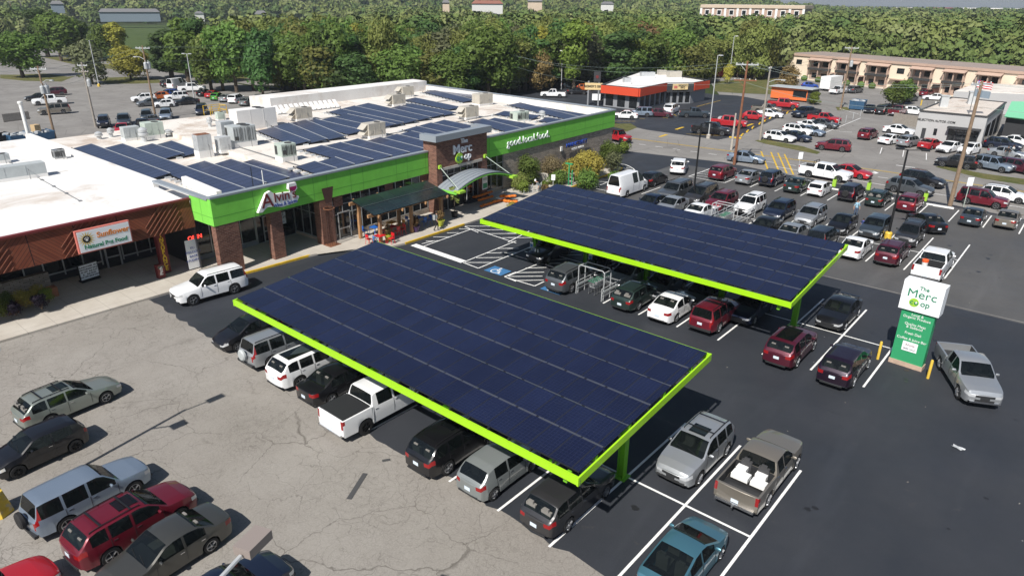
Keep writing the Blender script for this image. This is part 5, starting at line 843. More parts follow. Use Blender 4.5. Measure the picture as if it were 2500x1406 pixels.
def tree_meshes(kind,leaf):
    if (kind,leaf) in TT: return TT[(kind,leaf)]
    sh={'round':(10,12),'tall':(7.5,14),'wide':(13,11),'small':(6,6.5),'column':(5,13),'bush':(4,3.2)}[kind]; k=kind
    n={'round':5200,'tall':4600,'wide':6000,'small':2600,'column':2600,'bush':1500}[kind]; sz={'round':.27,'tall':.25,'wide':.28,'small':.17,'column':.22,'bush':.13}[kind]
    a=crown_arrays(hash(kind)%1000 if 0 else sum(map(ord,kind+leaf)),n,sz,sh,lobes=12 if kind!='bush' else 8)
    TT[(kind,leaf)]=(quads_mesh('crown',*a,leaf),trunk_mesh(sum(map(ord,kind)),sh[1],sh[0]),sh); return TT[(kind,leaf)]
def tree(kind,leaf,x,y,h,w,label,cat='tree',group=None,name=None,z=0):
    cr,tr,sh=tree_meshes(kind,leaf); o=empty(name or ('tree' if kind!='bush' else 'shrub'),(x,y,z),rnd.uniform(0,6.28),label,cat,group); o.scale=(w/sh[0],w/sh[0],h/sh[1])
    for nm,me in (('crown',cr),('trunk',tr)): q=bpy.data.objects.new(nm,me); COL.objects.link(q); q.parent=o
    return o
def tree_px(kind,leaf,bx,by,topy,wpx,label,**k):
    b,h=column_at(bx,by,bx,topy); D=math.hypot(b.x,b.y); s=math.sqrt(D*D+CZ*CZ)/F; return tree(kind,leaf,b.x,b.y,h*1.03,wpx*s*1.12,label,**k)
for a in (('round','leaf_green',57,190,82,100,'round green tree on the grass island at the left edge'),('tall','leaf_dark',118,140,18,75,'tall dark tree left of the pair by the side street'),('round','leaf_green',150,150,35,90,'broad green tree at the near end of the clump by the side street'),('round','leaf_green',190,146,48,85,'green tree on the right of the clump by the side street'),('small','leaf_grey',226,206,102,82,'grey green tree beside the flat headed light pole'),('small','leaf_green',250,150,60,60,'green tree behind the yellowing one'),
 ('tall','leaf_yellow',292,150,52,52,'tall yellowing tree beside the park'),('wide','leaf_yellow',320,196,125,92,'low spreading yellow green tree on the island'),('tall','leaf_green',462,205,40,105,'tall tree at the left end of the tree row behind the back lot'),('tall','leaf_dark',420,190,70,90,'tall tree leaning left by the park edge'),('round','leaf_green',517,222,92,105,'dark trunked tree in the row behind the green car'),('tall','leaf_dark',498,206,42,75,'dark pointed tree behind the row'),('round','leaf_olive',545,222,75,95,'olive green tree in the row above the white minivan'),('round','leaf_green',578,226,60,110,'big green tree in the row above the grey cars'),('round','leaf_olive',620,222,55,110,'olive crowned tree near the side street bend'),('round','leaf_dark',643,236,80,90,'dark tree with low branches above the grey pickup'),('round','leaf_green',693,220,95,95,'full green tree on the far verge of the side street'),('small','leaf_grey',747,226,165,62,'small pale tree with forked white trunk behind the store'),('round','leaf_dark',720,200,70,110,'dark tree at the edge of the woods'),
 ('small','leaf_dark',231,58,38,24,'small round tree in the park, leftmost'),('small','leaf_dark',303,58,38,22,'small round tree in the park, second'),('small','leaf_dark',361,60,26,34,'small dark tree in the park before the blue house'),('tall','leaf_dark',610,56,20,40,'dark tree at the end of the park road'),('round','leaf_dark',510,52,12,50,'dark tree at the park road, middle'),('round','leaf_dark',560,56,14,46,'dark tree at the park road beside the shed'),
 ('column','leaf_grey',1062,212,132,52,'narrow grey green tree beside the bare gap in the woods'),('small','leaf_rust',1322,226,130,72,'tree turning brown beside the pale light pole'),('tall','leaf_bright',1400,222,45,80,'tall bright green tree before the woods'),('wide','leaf_rust',1560,190,72,130,'big half bare brown tree behind the restaurant'),('small','leaf_olive',1660,190,118,75,'pale olive tree behind the restaurant'),('small','leaf_gold',1775,205,158,30,'small golden tree beside the red tank'),('small','leaf_rust',1923,222,160,56,'bushy reddish tree at the left end of the motel'),('small','leaf_green',2178,262,205,60,'thin leafy tree in the dealer lot, left stem'),('small','leaf_green',2205,255,195,55,'leafy tree in the dealer lot right behind the dark red pickup'),('small','leaf_bright',1985,256,225,32,'small bright shrub at the end of the food stand')): tree_px(*a[:6],a[6])
# forest: individual trees on the near side, one mass beyond
g=np.random.default_rng(5)
def near_edge(px):
    return float(np.interp(px,[-100,380,430,720,830,1000,1240,1330,1450,1700,1760,1900,1925,2200,2520,2700],[420,330,250,158,150,150,152,165,176,186,205,205,232,232,232,232]))
def far_edge_gap(px): return 0
cand=[]
for px in np.arange(-60,2620,19.):
    d=near_edge(px)
    while d<1500:
        q=px+g.uniform(-9,9); D=d+g.uniform(-4,4)*(1+d/400); v=far_dir(q,D)
        park = (60<q<1120 and 255<D<640 and q<1120-(D-255)*.9) or (100<q<900 and 240<D<640 and q<720)
        yp=3+ (CZ)/D*F
        hole=(1040<q<1108 and 165<D<215) or (2320<q<2420 and 480<D<640) or (1700<q<1975 and 330<D<430 and q>1690) 
        if not park and not hole: cand.append((D,q,v.x,v.y))
        d+= (9.5 if d<260 else 9.5+(d-260)*.045)*g.uniform(.8,1.2)
cand.sort(); NI=290; kinds=[('round','leaf_green'),('round','leaf_dark'),('round','leaf_olive'),('tall','leaf_dark'),('wide','leaf_green'),('round','leaf_grey'),('wide','leaf_olive'),('round','leaf_green'),('tall','leaf_bright'),('round','leaf_yellow')]
pr=np.array([.2,.2,.14,.08,.1,.07,.08,.08,.03,.02]); pr/=pr.sum()
desc={'leaf_green':'mid green','leaf_dark':'dark green','leaf_olive':'olive green','leaf_grey':'grey green','leaf_bright':'bright green','leaf_yellow':'yellowing'}
for D,q,x,y in cand[:NI]:
    k,lf=kinds[g.choice(len(kinds),p=pr)]; 
    if 1690<q<1990 and D<300 and g.random()<.7: k,lf='wide','leaf_olive'
    h=g.uniform(8.5,14.0); w=g.uniform(9.0,14)
    where='left of centre' if q<830 else 'behind the store' if q<1300 else 'behind the restaurant' if q<1900 else 'behind the motel'
    tree(k,lf,x,y,h,w,'%s %s tree in the dense woods %s'%(desc[lf],k,where),group='%s %s trees of the woods %s'%(desc[lf],k,where))

def hill_z(x,y,D):
    ce=math.atan2(y,x); d0=math.degrees(YA-ce)  # degrees right of the view axis
    f=min(1,max(0,(D-620)/450)); f=f*f*(3-2*f); return 26*f*min(1,max(0.0,(24-d0)/14))
hb_=MB(); A_=[R(YA*180/math.pi-d_) for d_ in np.linspace(-60,50,45)]; D_=[600,680,760,850,950,1050,1200,1500,2500,6000]
for i in range(len(A_)-1):
    for j in range(len(D_)-1):
        hb_.q([(D_[jj]*math.cos(A_[ii]),D_[jj]*math.sin(A_[ii]),hill_z(math.cos(A_[ii]),math.sin(A_[ii]),D_[jj])-.02) for ii,jj in((i,j),(i,j+1),(i+1,j+1),(i+1,j))][::-1])
hb_.build('hills','forest_floor',kind='structure',smooth=False)
rest=cand[NI:]; Ts=[crown_arrays(100+i,1000,.44,(10,12),lobes=10) for i in range(6)]; Tm=[crown_arrays(150+i,640,.54,(10,12),lobes=9) for i in range(5)]; Tf=[crown_arrays(200+i,300,.82,(10,12),lobes=8) for i in range(5)]; print('REST',len(rest),sum(1 for r_ in rest if r_[0]>620))
PP=[];TTt=[];UU=[];NN=[];TI=[]
for D,q,x,y in rest:
    T_=Ts[g.integers(6)] if D<380 else Tm[g.integers(5)] if D<620 else Tf[g.integers(5)]; a=g.uniform(0,6.28); c,s=math.cos(a),math.sin(a); Rm=np.array([[c,-s,0],[s,c,0],[0,0,1.]]); sc=g.uniform(.85,1.75)*(1+max(0,D-300)/2000); sz=g.uniform(.7,1.2)
    hill=hill_z(x,y,D); S_=np.array([sc,sc,sz]); PP.append((T_[0]@Rm.T)*S_+np.array([x,y,hill])); TTt.append((T_[1]@Rm.T)*sc); UU.append((T_[2]@Rm.T)*sc); NN.append(T_[3]@Rm.T); TI.append(np.full(len(T_[0]),g.beta(.9,1.2)))
me=quads_mesh('distant_woods',np.concatenate(PP),np.concatenate(TTt),np.concatenate(UU),np.concatenate(NN),'far_wood_leaf',np.concatenate(TI)); o=bpy.data.objects.new('distant_woods',me); COL.objects.link(o); tag(o,'far off mixed woods stretching to the horizon behind the near trees','woods',kind='stuff')
sheet('golf_green',[tuple(far_dir(2322,470).xy),tuple(far_dir(2420,470).xy),tuple(far_dir(2425,640).xy),tuple(far_dir(2315,640).xy)],.02,'lawn'); sheet('clearing',[tuple(far_dir(1045,163).xy),tuple(far_dir(1105,163).xy),tuple(far_dir(1112,222).xy),tuple(far_dir(1038,222).xy)],.02,'lawn')
# ---------- plants by the shop ----------
def bush(px,py,w,h,leaf,lb,n=1500,z=.17,name='shrub',size=.12):
    p=at(px,py,z); a=crown_arrays(px+py,int(n*2.4),size*.62,(w*1.15,h),lobes=13); me=quads_mesh('foliage',*a,leaf); o=empty(name,p,0,lb,'shrub'); q=bpy.data.objects.new('foliage',me); COL.objects.link(q); q.parent=o; m=MB(); rr_=random.Random(px)
    for i in range(6): t=rr_.uniform(0,6.28); m.cyl((0,0,0),(w*.2*math.cos(t),w*.2*math.sin(t),h*.55),.04,.015,n=5)
    m.build('stem','bark',o); return o
bush(1284,448,3.2,2.9,'leaf_green','big dark green shrub against the stone wall right of the entrance',2600); bush(1440,430,4.0,2.3,'leaf_gold','large golden yellow shrub in the garden bed below the blue lettering',3200,size=.14); bush(1402,436,3.0,1.9,'leaf_gold','second golden shrub leaning left of the large one',1800,size=.14); bush(1482,412,3.0,3.2,'leaf_green','tall green shrub at the street end of the garden bed',2400); bush(1495,420,2.6,2.2,'leaf_grey','clump of pale grass at the street end of the garden bed',900); bush(1345,432,3.6,2.0,'leaf_straw','brown seeded grass clump beside the garden fence',2000,size=.08); bush(1365,450,2.6,1.2,'leaf_green','low green ground plant behind the garden fence',900); bush(1428,455,3.6,1.1,'leaf_green','low green plants along the sidewalk edge',1100); bush(1268,462,2.2,1.4,'leaf_olive','olive bush beside the pumpkins',900); bush(1276,470,1.4,1.1,'leaf_bright','bright green plant between pumpkins and bike rack',600); bush(1328,460,1.2,.6,'leaf_bright','small green plant near the bike rack',300); bush(1330,465,1.0,.5,'leaf_rust','small rusty leaved plant by the cyclist',260); bush(1252,515,1.6,.6,'leaf_gold','yellow mums at the end of the pumpkin row',500,size=.07); bush(1520,372,2.4,1.0,'leaf_bright','low yucca like plants at the corner island',700); bush(1500,445,1.6,1.0,'leaf_green','green plants at the tip of the garden bed',500); bush(1258,452,1.6,1.0,'leaf_green','green plant in front of the shop corner window',500)
for px,py,lf,lb,w in ((10,772,'leaf_bright','light green trailing plant at the left end of the planter',1.1),(40,770,'leaf_purple','dark purple trailing plant, left one in the wooden planter',1.0),(62,745,'leaf_gold','yellow and orange coleus in the middle of the wooden planter',1.3),(103,755,'leaf_purple','dark purple trailing plant, right one in the wooden planter',1.0),(120,738,'leaf_bright','light green plant at the right end of the wooden planter',.9),(22,750,'leaf_green','green plants at the back of the planter',1.3),(90,735,'leaf_gold','orange flowering plants at the back right of the planter',1.2)): bush(px,py,w,.95,lf,lb,900,z=.45,size=.05)
pb=empty('planter_box',bw(-5.5,-14.9,.15),YB,'L shaped terracotta coloured wooden planter by the stone wall','planter'); MB().bb(-.3,.3,-1.6,1.6,0,.65).bb(.3,1.3,-1.7,-1.1,0,.65).build('box','terracotta',pb)
def pot(px,py,m,lf,lb): 
    p=at(px,py,.15); o=empty('flower_pot',p,0,lb,'flower pot'); MB().lathe([(.001,0),(.2,0),(.36,.5),(.38,.56),(.32,.56),(.3,.5),(.001,.48)],n=18).build('pot',m,o,smooth=True); a=crown_arrays(px,420,.06,(.95,1.0),lobes=7); a[0][:,2]+=.42; me=quads_mesh('plant',*a,lf); q=bpy.data.objects.new('plant',me); COL.objects.link(q); q.parent=o
pot(949,588,'lime_pot','leaf_rust','yellow green pot with reddish plant at the corner of the patio'); pot(1016,566,'purple_pot','leaf_rust','purple pot with pink flowers between patio posts'); pot(1076,552,'lime_pot','leaf_rust','green pot with pink flowers beside the standing person')
# vine trellis near the entrance
p=at(1110,530,.15); o=empty('potted_tree',p,0,'slim potted tree with yellowish leaves in front of the entrance','plant'); MB().lathe([(.001,0),(.25,0),(.32,.5),(.001,.48)],n=14).build('pot','black',o); MB().cyl((0,0,.4),(.05,0,2.3),.03,n=5).build('trunk','bark',o); a=crown_arrays(77,500,.1,(1.3,1.7),lobes=7); a[0][:,2]+=1.2; q=bpy.data.objects.new('crown',quads_mesh('crown',*a,'leaf_olive')); COL.objects.link(q); q.parent=o
# pumpkins, hay display
PK=MB(); pr_=[]; 
for i in range(9):
    t=i/8*math.pi; pr_.append((.19*math.sin(t)**.8+.001,.15-.14*math.cos(t)))
n=20; k0=len(PK.v)
for r_,z in pr_:
    for i in range(n): t=2*math.pi*i/n; f=1+.06*math.cos(10*t); PK.v.append((r_*f*math.cos(t),r_*f*math.sin(t),z))
for j in range(8):
    for i in range(n): a=k0+j*n+i; b=k0+j*n+(i+1)%n; PK.f.append((a,b,b+n,a+n)); PK.m.append(0); PK.uv.append(None)
PO=PK.build('flesh','pumpkin',smooth=True); PME=PO.data; bpy.data.objects.remove(PO); so_=MB().cyl((0,0,.27),(.02,.01,.36),.022,.015,n=6).build('stem','stem_green'); SME=so_.data; bpy.data.objects.remove(so_)
def pump(p,s,lb,gr): 
    o=empty('pumpkin',p,rnd.uniform(0,6),lb,'pumpkin',gr); o.scale=(s,s,s*rnd.uniform(.85,1.05))
    for nm,me in(('flesh',PME),('stem',SME)): q=bpy.data.objects.new(nm,me); COL.objects.link(q); q.parent=o
c9=lambda x,y:(1140+x*.14225,400+y*.14225)
row=[(250,735),(290,720),(328,708),(365,695),(398,685),(438,672),(470,662),(508,650),(553,642),(597,632),(640,640),(668,650),(715,655),(762,660),(812,655),(842,660)]
for i,(x,y) in enumerate(row): pump(at(*c9(x,y+12),.15),1.05 if i>5 else .95,'orange pumpkin in the front row on the sidewalk by the entrance','pumpkins lined up along the sidewalk')
for i,(x,y) in enumerate([(590,560),(635,548),(675,560),(735,560),(780,553),(820,553),(655,562)]): pump(at(*c9(x,y+20),.5),1.0,'orange pumpkin on the white plank shelf behind the front row','pumpkins on the plank shelf')
for r_,(x0,y0,x1,y1,z) in enumerate(((150,590,420,500,.75),(210,645,430,580,.5),(120,590,180,575,.7))):
    n_=9 if r_<2 else 3
    for i in range(n_): t=i/(n_-1); pump(at(*c9(x0+(x1-x0)*t,y0+(y1-y0)*t),z),.85,'pumpkin on the stepped display rack in entrance shade','pumpkins on the stepped rack')
o=empty('pumpkin_shelf',at(*c9(690,600),.15),YB,'white plank shelf on grey blocks carrying pumpkins','shelf'); MB().bb(-.3,.3,-1.5,1.4,.30,.35).build('plank','white',o); MB().bb(-.2,.2,-1.3,-1.0,0,.3).bb(-.2,.2,.6,.9,0,.3).build('block','concrete',o)
o=empty('display_rack',at(*c9(290,660),.15),YB-R(3),'stepped rack of grey crates carrying pumpkins beside the entrance doors','rack'); 
for i in range(3): MB().bb(-1.0+i*.0-.35*i,-.65-.35*i,-1.6,1.5,0,.35+.22*i).build('step','dark_wall',o)
# bike rack, split rail fence, boulder, green lamp posts
o=empty('bike_rack',at(1300,468,.15),R(80),'grey wave of slanted hoops forming a bike rack','bike rack'); m=MB(); m.bar((-1.6,.25,.05),(1.6,.25,.05),.05); m.bar((-1.6,-.25,.05),(1.6,-.25,.05),.05); [m.tube([(x,-.25,.05),(x+.25,0,.85),(x,.25,.05)],.025,5) for x in(-1.4,-.8,-.2,.4,1.0)]; m.build('hoops','galv',o)
o=empty('rail_fence',(0,0,0),0,'two weathered timber rails edging the garden bed','fence'); a1=at(1335,425,.2); b1=at(1400,443,.2); m=MB(); [m.bar(a1+Vector((0,0,h_)),b1+Vector((0,0,h_)),.12,.1) for h_ in(.35,.75)]; m.build('rail','wood_pole_grey',o); m=MB(); [m.cyl(tuple(a1.lerp(b1,t)),tuple(a1.lerp(b1,t)+Vector((0,0,.95))),.08,n=6) for t in(0,.5,1)]; m.build('post','wood_pole_grey',o)
o=empty('parcel_post',at(1388,452,.15),0,'green signpost pair with small green caps at the garden corner','post'); MB().cyl((0,0,0),(0,0,2.3),.08,n=8).cyl((.35,.1,0),(.35,.1,1.7),.07,n=8).build('post','sign_green',o); MB().box((0,0,2.35),(.9,.25,.12)).build('cap','sign_green',o)
m=MB(); g2=random.Random(4); pts=[(1.2*math.cos(t)*g2.uniform(.8,1.1),.8*math.sin(t)*g2.uniform(.8,1.1)) for t in np.linspace(0,6.28,9)[:-1]]; 
n=len(pts); m.q([(p[0]*.55+.1,p[1]*.55,.75) for p in pts]); [m.q([(pts[i][0],pts[i][1],0),(pts[(i+1)%n][0],pts[(i+1)%n][1],0),(pts[(i+1)%n][0]*.55+.1,pts[(i+1)%n][1]*.55,.75),(pts[i][0]*.55+.1,pts[i][1]*.55,.75)]) for i in range(n)]; m.build('boulder','concrete',None,at(1325,440,.2),label='pale angular boulder behind the cyclist in the garden bed',cat='rock')
small_sign(1350,462,1.6,.42,.6,'oval white sign at the edge of the garden bed',R(30),tx='Merc')
# ---------- patio tables, chairs ----------
def chair_(col,x,y,rz,lb,gr):
    o=empty('cafe_chair',bw(x,y,.155),YB+rz,lb,'chair',gr); MB().bb(-.2,.2,-.2,.2,.43,.46).build('seat',col,o); [MB().bar((sx*.17,sy*.17,.43),(sx*.22,sy*.22,0),.035).build('leg',col,o) for sx in(-1,1) for sy in(-1,1)]; MB().bb(-.19,.19,-.22,-.19,.62,.88).bb(-.19,-.16,-.22,-.19,.45,.63).bb(.16,.19,-.22,-.19,.45,.63).bb(-.04,.04,-.22,-.19,.45,.63).build('backrest',col,o)
def table_(col,x,y,lb):
    o=empty('cafe_table',bw(x,y,.155),YB,lb,'table'); MB().bb(-.38,.38,-.38,.38,.71,.74).build('tabletop',col,o); [MB().bar((sx*.3,sy*.3,.71),(sx*.34,sy*.34,0),.04).build('leg',col,o) for sx in(-1,1) for sy in(-1,1)]
for col,cn,x,y,nc in (('red_plastic','red',3.3,7.7,2),('red_plastic','red',2.2,10.0,3),('amber_plastic','amber',1.3,10.8,2),('blue_plastic','blue',2.0,13.4,3),('blue_plastic','blue',1.2,9.0,1)):
    table_(col,x,y,'%s metal cafe table %s'%(cn,'at the open left end of the patio' if y<8 else 'under the patio roof near y%d'%0 if 0 else ('at the left middle of the patio' if y<10.2 else 'in the middle of the patio' if y<12 else 'at the right of the patio')))
    for i in range(nc): a=[R(90),R(-90),R(0)][i]; chair_(col,x+.62*math.sin(-a+0)*(1 if i<2 else 0)+(.65 if i==2 else 0),y+(-.65 if i==0 else .65 if i==1 else 0),[0,math.pi,R(90)][i],'%s metal cafe chair %s its table'%(cn,['on the left of','on the right of','on the street side of'][i]),'%s metal chairs on the patio'%cn)
# ---------- people ----------
def person(p,rz,label,pants,shirt,hair='hair_dark',h=1.7,pose='stand',arm=None,hat=None,pack=None,z=0):
    o=empty('person',p,rz,label,'person'); s=h/1.7
    J={}
    if pose=='sit': hip=(0,0,.50); kn=((.42,.1,.50),(.42,-.1,.50)); ft=((.42,.1,.06),(.42,-.1,.06)); ch=(.02,0,.95)
    elif pose=='walk': hip=(0,0,.90); kn=((.16,.09,.50),(-.04,-.09,.50)); ft=((.14,.09,.06),(-.28,-.09,.10)); ch=(.03,0,1.33)
    elif pose=='bend': hip=(-.1,0,.88); kn=((.05,.1,.48),(-.02,-.1,.48)); ft=((.0,.12,.06),(-.15,-.12,.06)); ch=(.25,0,1.15)
    else: hip=(0,0,.90); kn=((.03,.09,.49),(.01,-.1,.49)); ft=((0,.1,.06),(-.03,-.12,.06)); ch=(0,0,1.33)
    ch=Vector(ch); hip=Vector(hip); up_=(ch-hip).normalized(); nk=ch+up_*.14; hd0=nk+up_*.06+Vector((.01,0,0)); 
    V=[]; E=[]; Rr=[]
    def ad(v,r,par=None): V.append(tuple(Vector(v)*s)); Rr.append(r*s); i=len(V)-1; (E.append((par,i)) if par is not None else None); return i
    h0=ad(hip,.135); w=ad(hip.lerp(ch,.45),.12,h0); c=ad(ch,.14,w); n=ad(nk,.055,c); hb=ad(nk+up_*.10,.085,n); ht=ad(nk+up_*.20,.088,hb)
    arms=arm or [((-.02,.26,ch.z-.30),(.1,.25,ch.z-.52)),((-.02,-.26,ch.z-.30),(.1,-.25,ch.z-.52))]
    for i,sd in enumerate((1,-1)):
        sh=ad(ch+Vector((0,sd*.17,.02)),.06,c); e=ad(arms[i][0],.042,sh); ha=ad(arms[i][1],.032,e); d=(Vector(arms[i][1])-Vector(arms[i][0])).normalized(); ad(Vector(arms[i][1])+d*.09,.035,ha)
        t=ad(hip+Vector((0,sd*.09,-.06)),.095,h0); k=ad(kn[i],.065,t); f=ad(ft[i],.045,k); ad(Vector(ft[i])+Vector((.16,0,-.02)),.035,f)
    me=bpy.data.meshes.new('body'); me.from_pydata(V,E,[]); b=bpy.data.objects.new('body',me); COL.objects.link(b); b.parent=o; sk=b.modifiers.new('s','SKIN'); 
    for i,r in enumerate(Rr): me.skin_vertices[0].data[i].radius=(r,r*(.8 if i in(1,2) else 1))
    me.skin_vertices[0].data[0].use_root=True; sb=b.modifiers.new('d','SUBSURF'); sb.levels=1; sb.render_levels=1
    dg=bpy.context.evaluated_depsgraph_get(); nm=bpy.data.meshes.new_from_object(b.evaluated_get(dg)); b.modifiers.clear(); b.data=nm
    for mm in ('skin',shirt,pants,'black'): nm.materials.append(MATS[mm])
    for f in nm.polygons:
        c_=f.center/s; f.use_smooth=True; low=c_.z<(hip.z+.04 if pose!='sit' else .62) and abs(c_.y)<.24
        if pose=='sit': low=c_.z<.60
        f.material_index= 3 if c_.z<.09 else 2 if low else (0 if (c_.z>nk.z-.02 or (abs(c_.y)>.19 and c_.z<ch.z-.22)) else 1)
    hc=nk+up_*.17; hm=MB(); hm.lathe([(.001,.135),(.07,.12),(.105,.06),(.11,0),(.098,-.05),(.09,-.09)],n=12); hm.v=[((v[0]*.95+hc.x-.02)*s,(v[1]*.85+hc.y)*s,(v[2]+hc.z+.03)*s) for v in hm.v]; hm.build('hair' if not hat else 'helmet',hat or hair,o,smooth=True)
    fm=MB(); fc=hc+Vector((.085,0,-.01)); [fm.box(((fc.x)*s,(fc.y+dy)*s,(fc.z+.015)*s),(.012,.022,.012)) for dy in(-.03,.03)]; fm.build('eye','black',o); MB().box((fc.x*s+.012,0,(fc.z-.015)*s),(.025,.02,.035)).build('nose','skin',o)
    if pack: MB().box((-.2*s,0,1.2*s),(.16,.28,.4)).build('backpack',pack,o)
    return o
person(at(1066,563,.15),R(60),'person walking on the sidewalk in black trousers and grey patterned jacket','cloth_black','cloth_grey',pose='walk',pack='galv')
person(at(2087,530),R(-60),'woman in light blue top standing between parked cars','cloth_denim','cloth_light_blue',h=1.68)
person(at(2103,563),R(100),'small child in royal blue shirt and white shorts reaching up between cars','cloth_white','cloth_royal',h=1.1)
person(at(1317,474,.15),R(200),'person in dark jacket and white helmet bending over a bike at the rack','cloth_grey','cloth_grey',pose='bend',hat='sign_white',h=1.75)
person(bw(1.6,13.0,.155),YB+R(80),'person in white shirt seated at the blue patio table','cloth_denim','cloth_white','cloth_white',pose='sit',arm=[((.2,.24,.72),(.42,.12,.78)),((.2,-.24,.72),(.42,-.12,.78))])
person(bw(3.3,7.0,.155),YB+R(80),'child in blue shirt seated at the red table on the open patio end','cloth_denim','cloth_blue',pose='sit',h=1.4,arm=[((.2,.24,.72),(.42,.12,.78)),((.2,-.24,.72),(.42,-.12,.78))])
person(at(2455,388),R(120),'man in dark shirt standing between cars at the dealer lot','cloth_grey','cloth_black'); person(at(2468,386),R(150),'man in grey shirt and jeans beside the other man at the dealer lot','cloth_denim','cloth_white')
# bicycle at the rack
o=empty('bicycle',at(1326,474,.15),R(110),'dark bicycle beside the person in the helmet','bicycle'); 
for x in(-.5,.5):
    w=MB().lathe([(.31,-.02),(.34,-.02),(.34,.02),(.31,.02),(.31,-.02)],c=(x,0,.34),n=20,axis='Y').build('wheel','tyre',o)
MB().tube([(-.5,0,.34),(-.12,0,.3),(.3,0,.72),(-.22,0,.75),(-.12,0,.3)],.02,5).tube([(-.5,0,.34),(-.22,0,.75),(-.25,0,.88)],.018,5).tube([(.5,0,.34),(.3,0,.72),(.28,0,.92)],.018,5).build('frame','black',o); MB().bar((.3,-.25,.95),(.3,.25,.95),.025).build('handlebar','black',o); MB().box((-.26,0,.9),(.25,.12,.05)).build('saddle','black',o)
# dumpsters, rubbish, planters, wheel stops, bits on the ground
def dumpster(px,py,lb,m='dumpster_blue',trash=True,rz=R(5),sc=1.):
    o=empty('dumpster',at(px,py),rz,lb,'dumpster'); q=MB(); q.q([(-1,-.85,.15),(1,-.85,.15),(1,-1.05,1.5),(-1,-1.05,1.5)]); q.q([(1,.85,.15),(-1,.85,.15),(-1,1.05,1.6),(1,1.05,1.6)]); q.q([(1,-.85,.15),(1,.85,.15),(1,1.05,1.6),(1,-1.05,1.5)]); q.q([(-1,.85,.15),(-1,-.85,.15),(-1,-1.05,1.5),(-1,1.05,1.6)]); q.q([(-1,-1,1.0),(1,-1,1.0),(1,1,1.0),(-1,1,1.0)]); q.build('bin',m,o); k=MB(); [k.bar((-1.05,s*1.04,1.5+(.1 if s>0 else 0)),(1.05,s*1.04,1.5+(.1 if s>0 else 0)),.1) for s in(-1,1)]; [k.bar((x,-1.06,.2),(x,-1.08,1.5),.08) for x in(-.9,0,.9)]; k.build('rib',m,o); o.scale=(sc*1.3,sc*1.2,sc*1.1)
    if trash:
        t=MB(); r_=random.Random(px); [t.box((r_.uniform(-.8,.8),r_.uniform(-.8,.8),1.3+r_.uniform(0,.3)),(r_.uniform(.3,.7),r_.uniform(.3,.6),r_.uniform(.2,.4)),rz=r_.uniform(0,3)) for i in range(9)]; t.build('rubbish_bags','galv',o)
dumpster(106,352,'blue dumpster behind the shop holding a cardboard box'); dumpster(50,358,'blue dumpster heaped with white bags left of the white pipe'); dumpster(3,360,'dark dumpster at the far left edge',m='black',trash=False); dumpster(2092,268,'blue dumpster beside a pale screen near the dealer lot')
MB().box((0,0,.45),(.9,.8,.9),rz=.3).build('cardboard_box','cardboard' if 'cardboard' in MATS else mat('cardboard',(.5,.36,.2),.8),None,at(97,352)+Vector((0,0,1.75)),label='tan cardboard box sticking out of the blue dumpster',cat='box')
for x in range(-6,4):
    MB().prism([(-.9,-.08),(.9,-.08),(.9,.08),(-.9,.08)],.006,.13).build('wheel_stop','white_paint',None,(X0+PW*(x+.5),78.75,0),label='white concrete wheel stop at the head of the stall row along the street',cat='wheel stop',group='wheel stops along the street')
MB().prism([(-1.2,-.1),(1.2,-.1),(1.2,.1),(-1.2,.1)],.006,.13).build('wheel_stop','white_paint',None,(-10.8,78.9,0),label='long white wheel stop below the leaning utility pole',cat='wheel stop')
for px,py,lb in ((2036,455,'lime bin behind the white compact car'),(2120,463,'lime bin beside the dark green wagon'),(2258,490,'lime bin right of the dark red crossover')): o=empty('street_planter',at(px,py),0,lb.replace('bin','planter'),'planter'); MB().box((0,0,.38),(.36,.36,.76)).build('planter_box','text_lime',o); a=crown_arrays(px,90,.05,(.4,.35),lobes=5); a[0][:,2]+=.7; q=bpy.data.objects.new('plant',quads_mesh('plant',*a,'leaf_green')); COL.objects.link(q); q.parent=o
for px,py in ((1855,343),):pass
for i,(px,py) in enumerate(((1740,321),(1795,338),(1812,331),(1825,322),(1838,313),(1855,303),(1868,296),(1880,290),(1905,285),(1922,277),(1940,270))): MB().prism([(-.9,-.12),(.9,-.12),(.9,.12),(-.9,.12)],.006,.16).build('wheel_stop','yellow_paint',None,at(px,py)+Vector((0,0,.02)),R(105 if i>1 else 10),label='yellow wheel stop in the slanted line at the restaurant lot edge',cat='wheel stop',group='yellow wheel stops beside the restaurant lot')
p1,p2=at(892,1155),at(852,1218); d=(p2-p1); MB().box((0,0,.006),(d.length,.22,.006)).build('ground_patch','tar_strip' if 'tar_strip' in MATS else mat('tar_strip',(.06,.06,.062),.8),None,tuple((p1+p2)/2+Vector((0,0,.003))),math.atan2(d.y,d.x),label='long narrow strip of dark tape lying on the old asphalt',cat='tape strip')
MB().box((0,0,.006),(.35,.16,.006)).build('ground_patch','tar_strip',None,tuple(at(943,1123)+Vector((0,0,.003))),1.0,label='short dark scrap lying on the old asphalt',cat='scrap')
m=MB(); g3=random.Random(9); n=11; P_=[(.35*math.cos(2*math.pi*i/n)*g3.uniform(.5,1.1),.22*math.sin(2*math.pi*i/n)*g3.uniform(.5,1.1),.02+g3.uniform(0,.1)) for i in range(n)]; [m.q([(0,0,.09),P_[i],P_[(i+1)%n]]) for i in range(n)]; m.build('plastic_bag','galv',None,at(2338,1094),label='crumpled grey plastic bag lying alone on the dark asphalt',cat='bag')
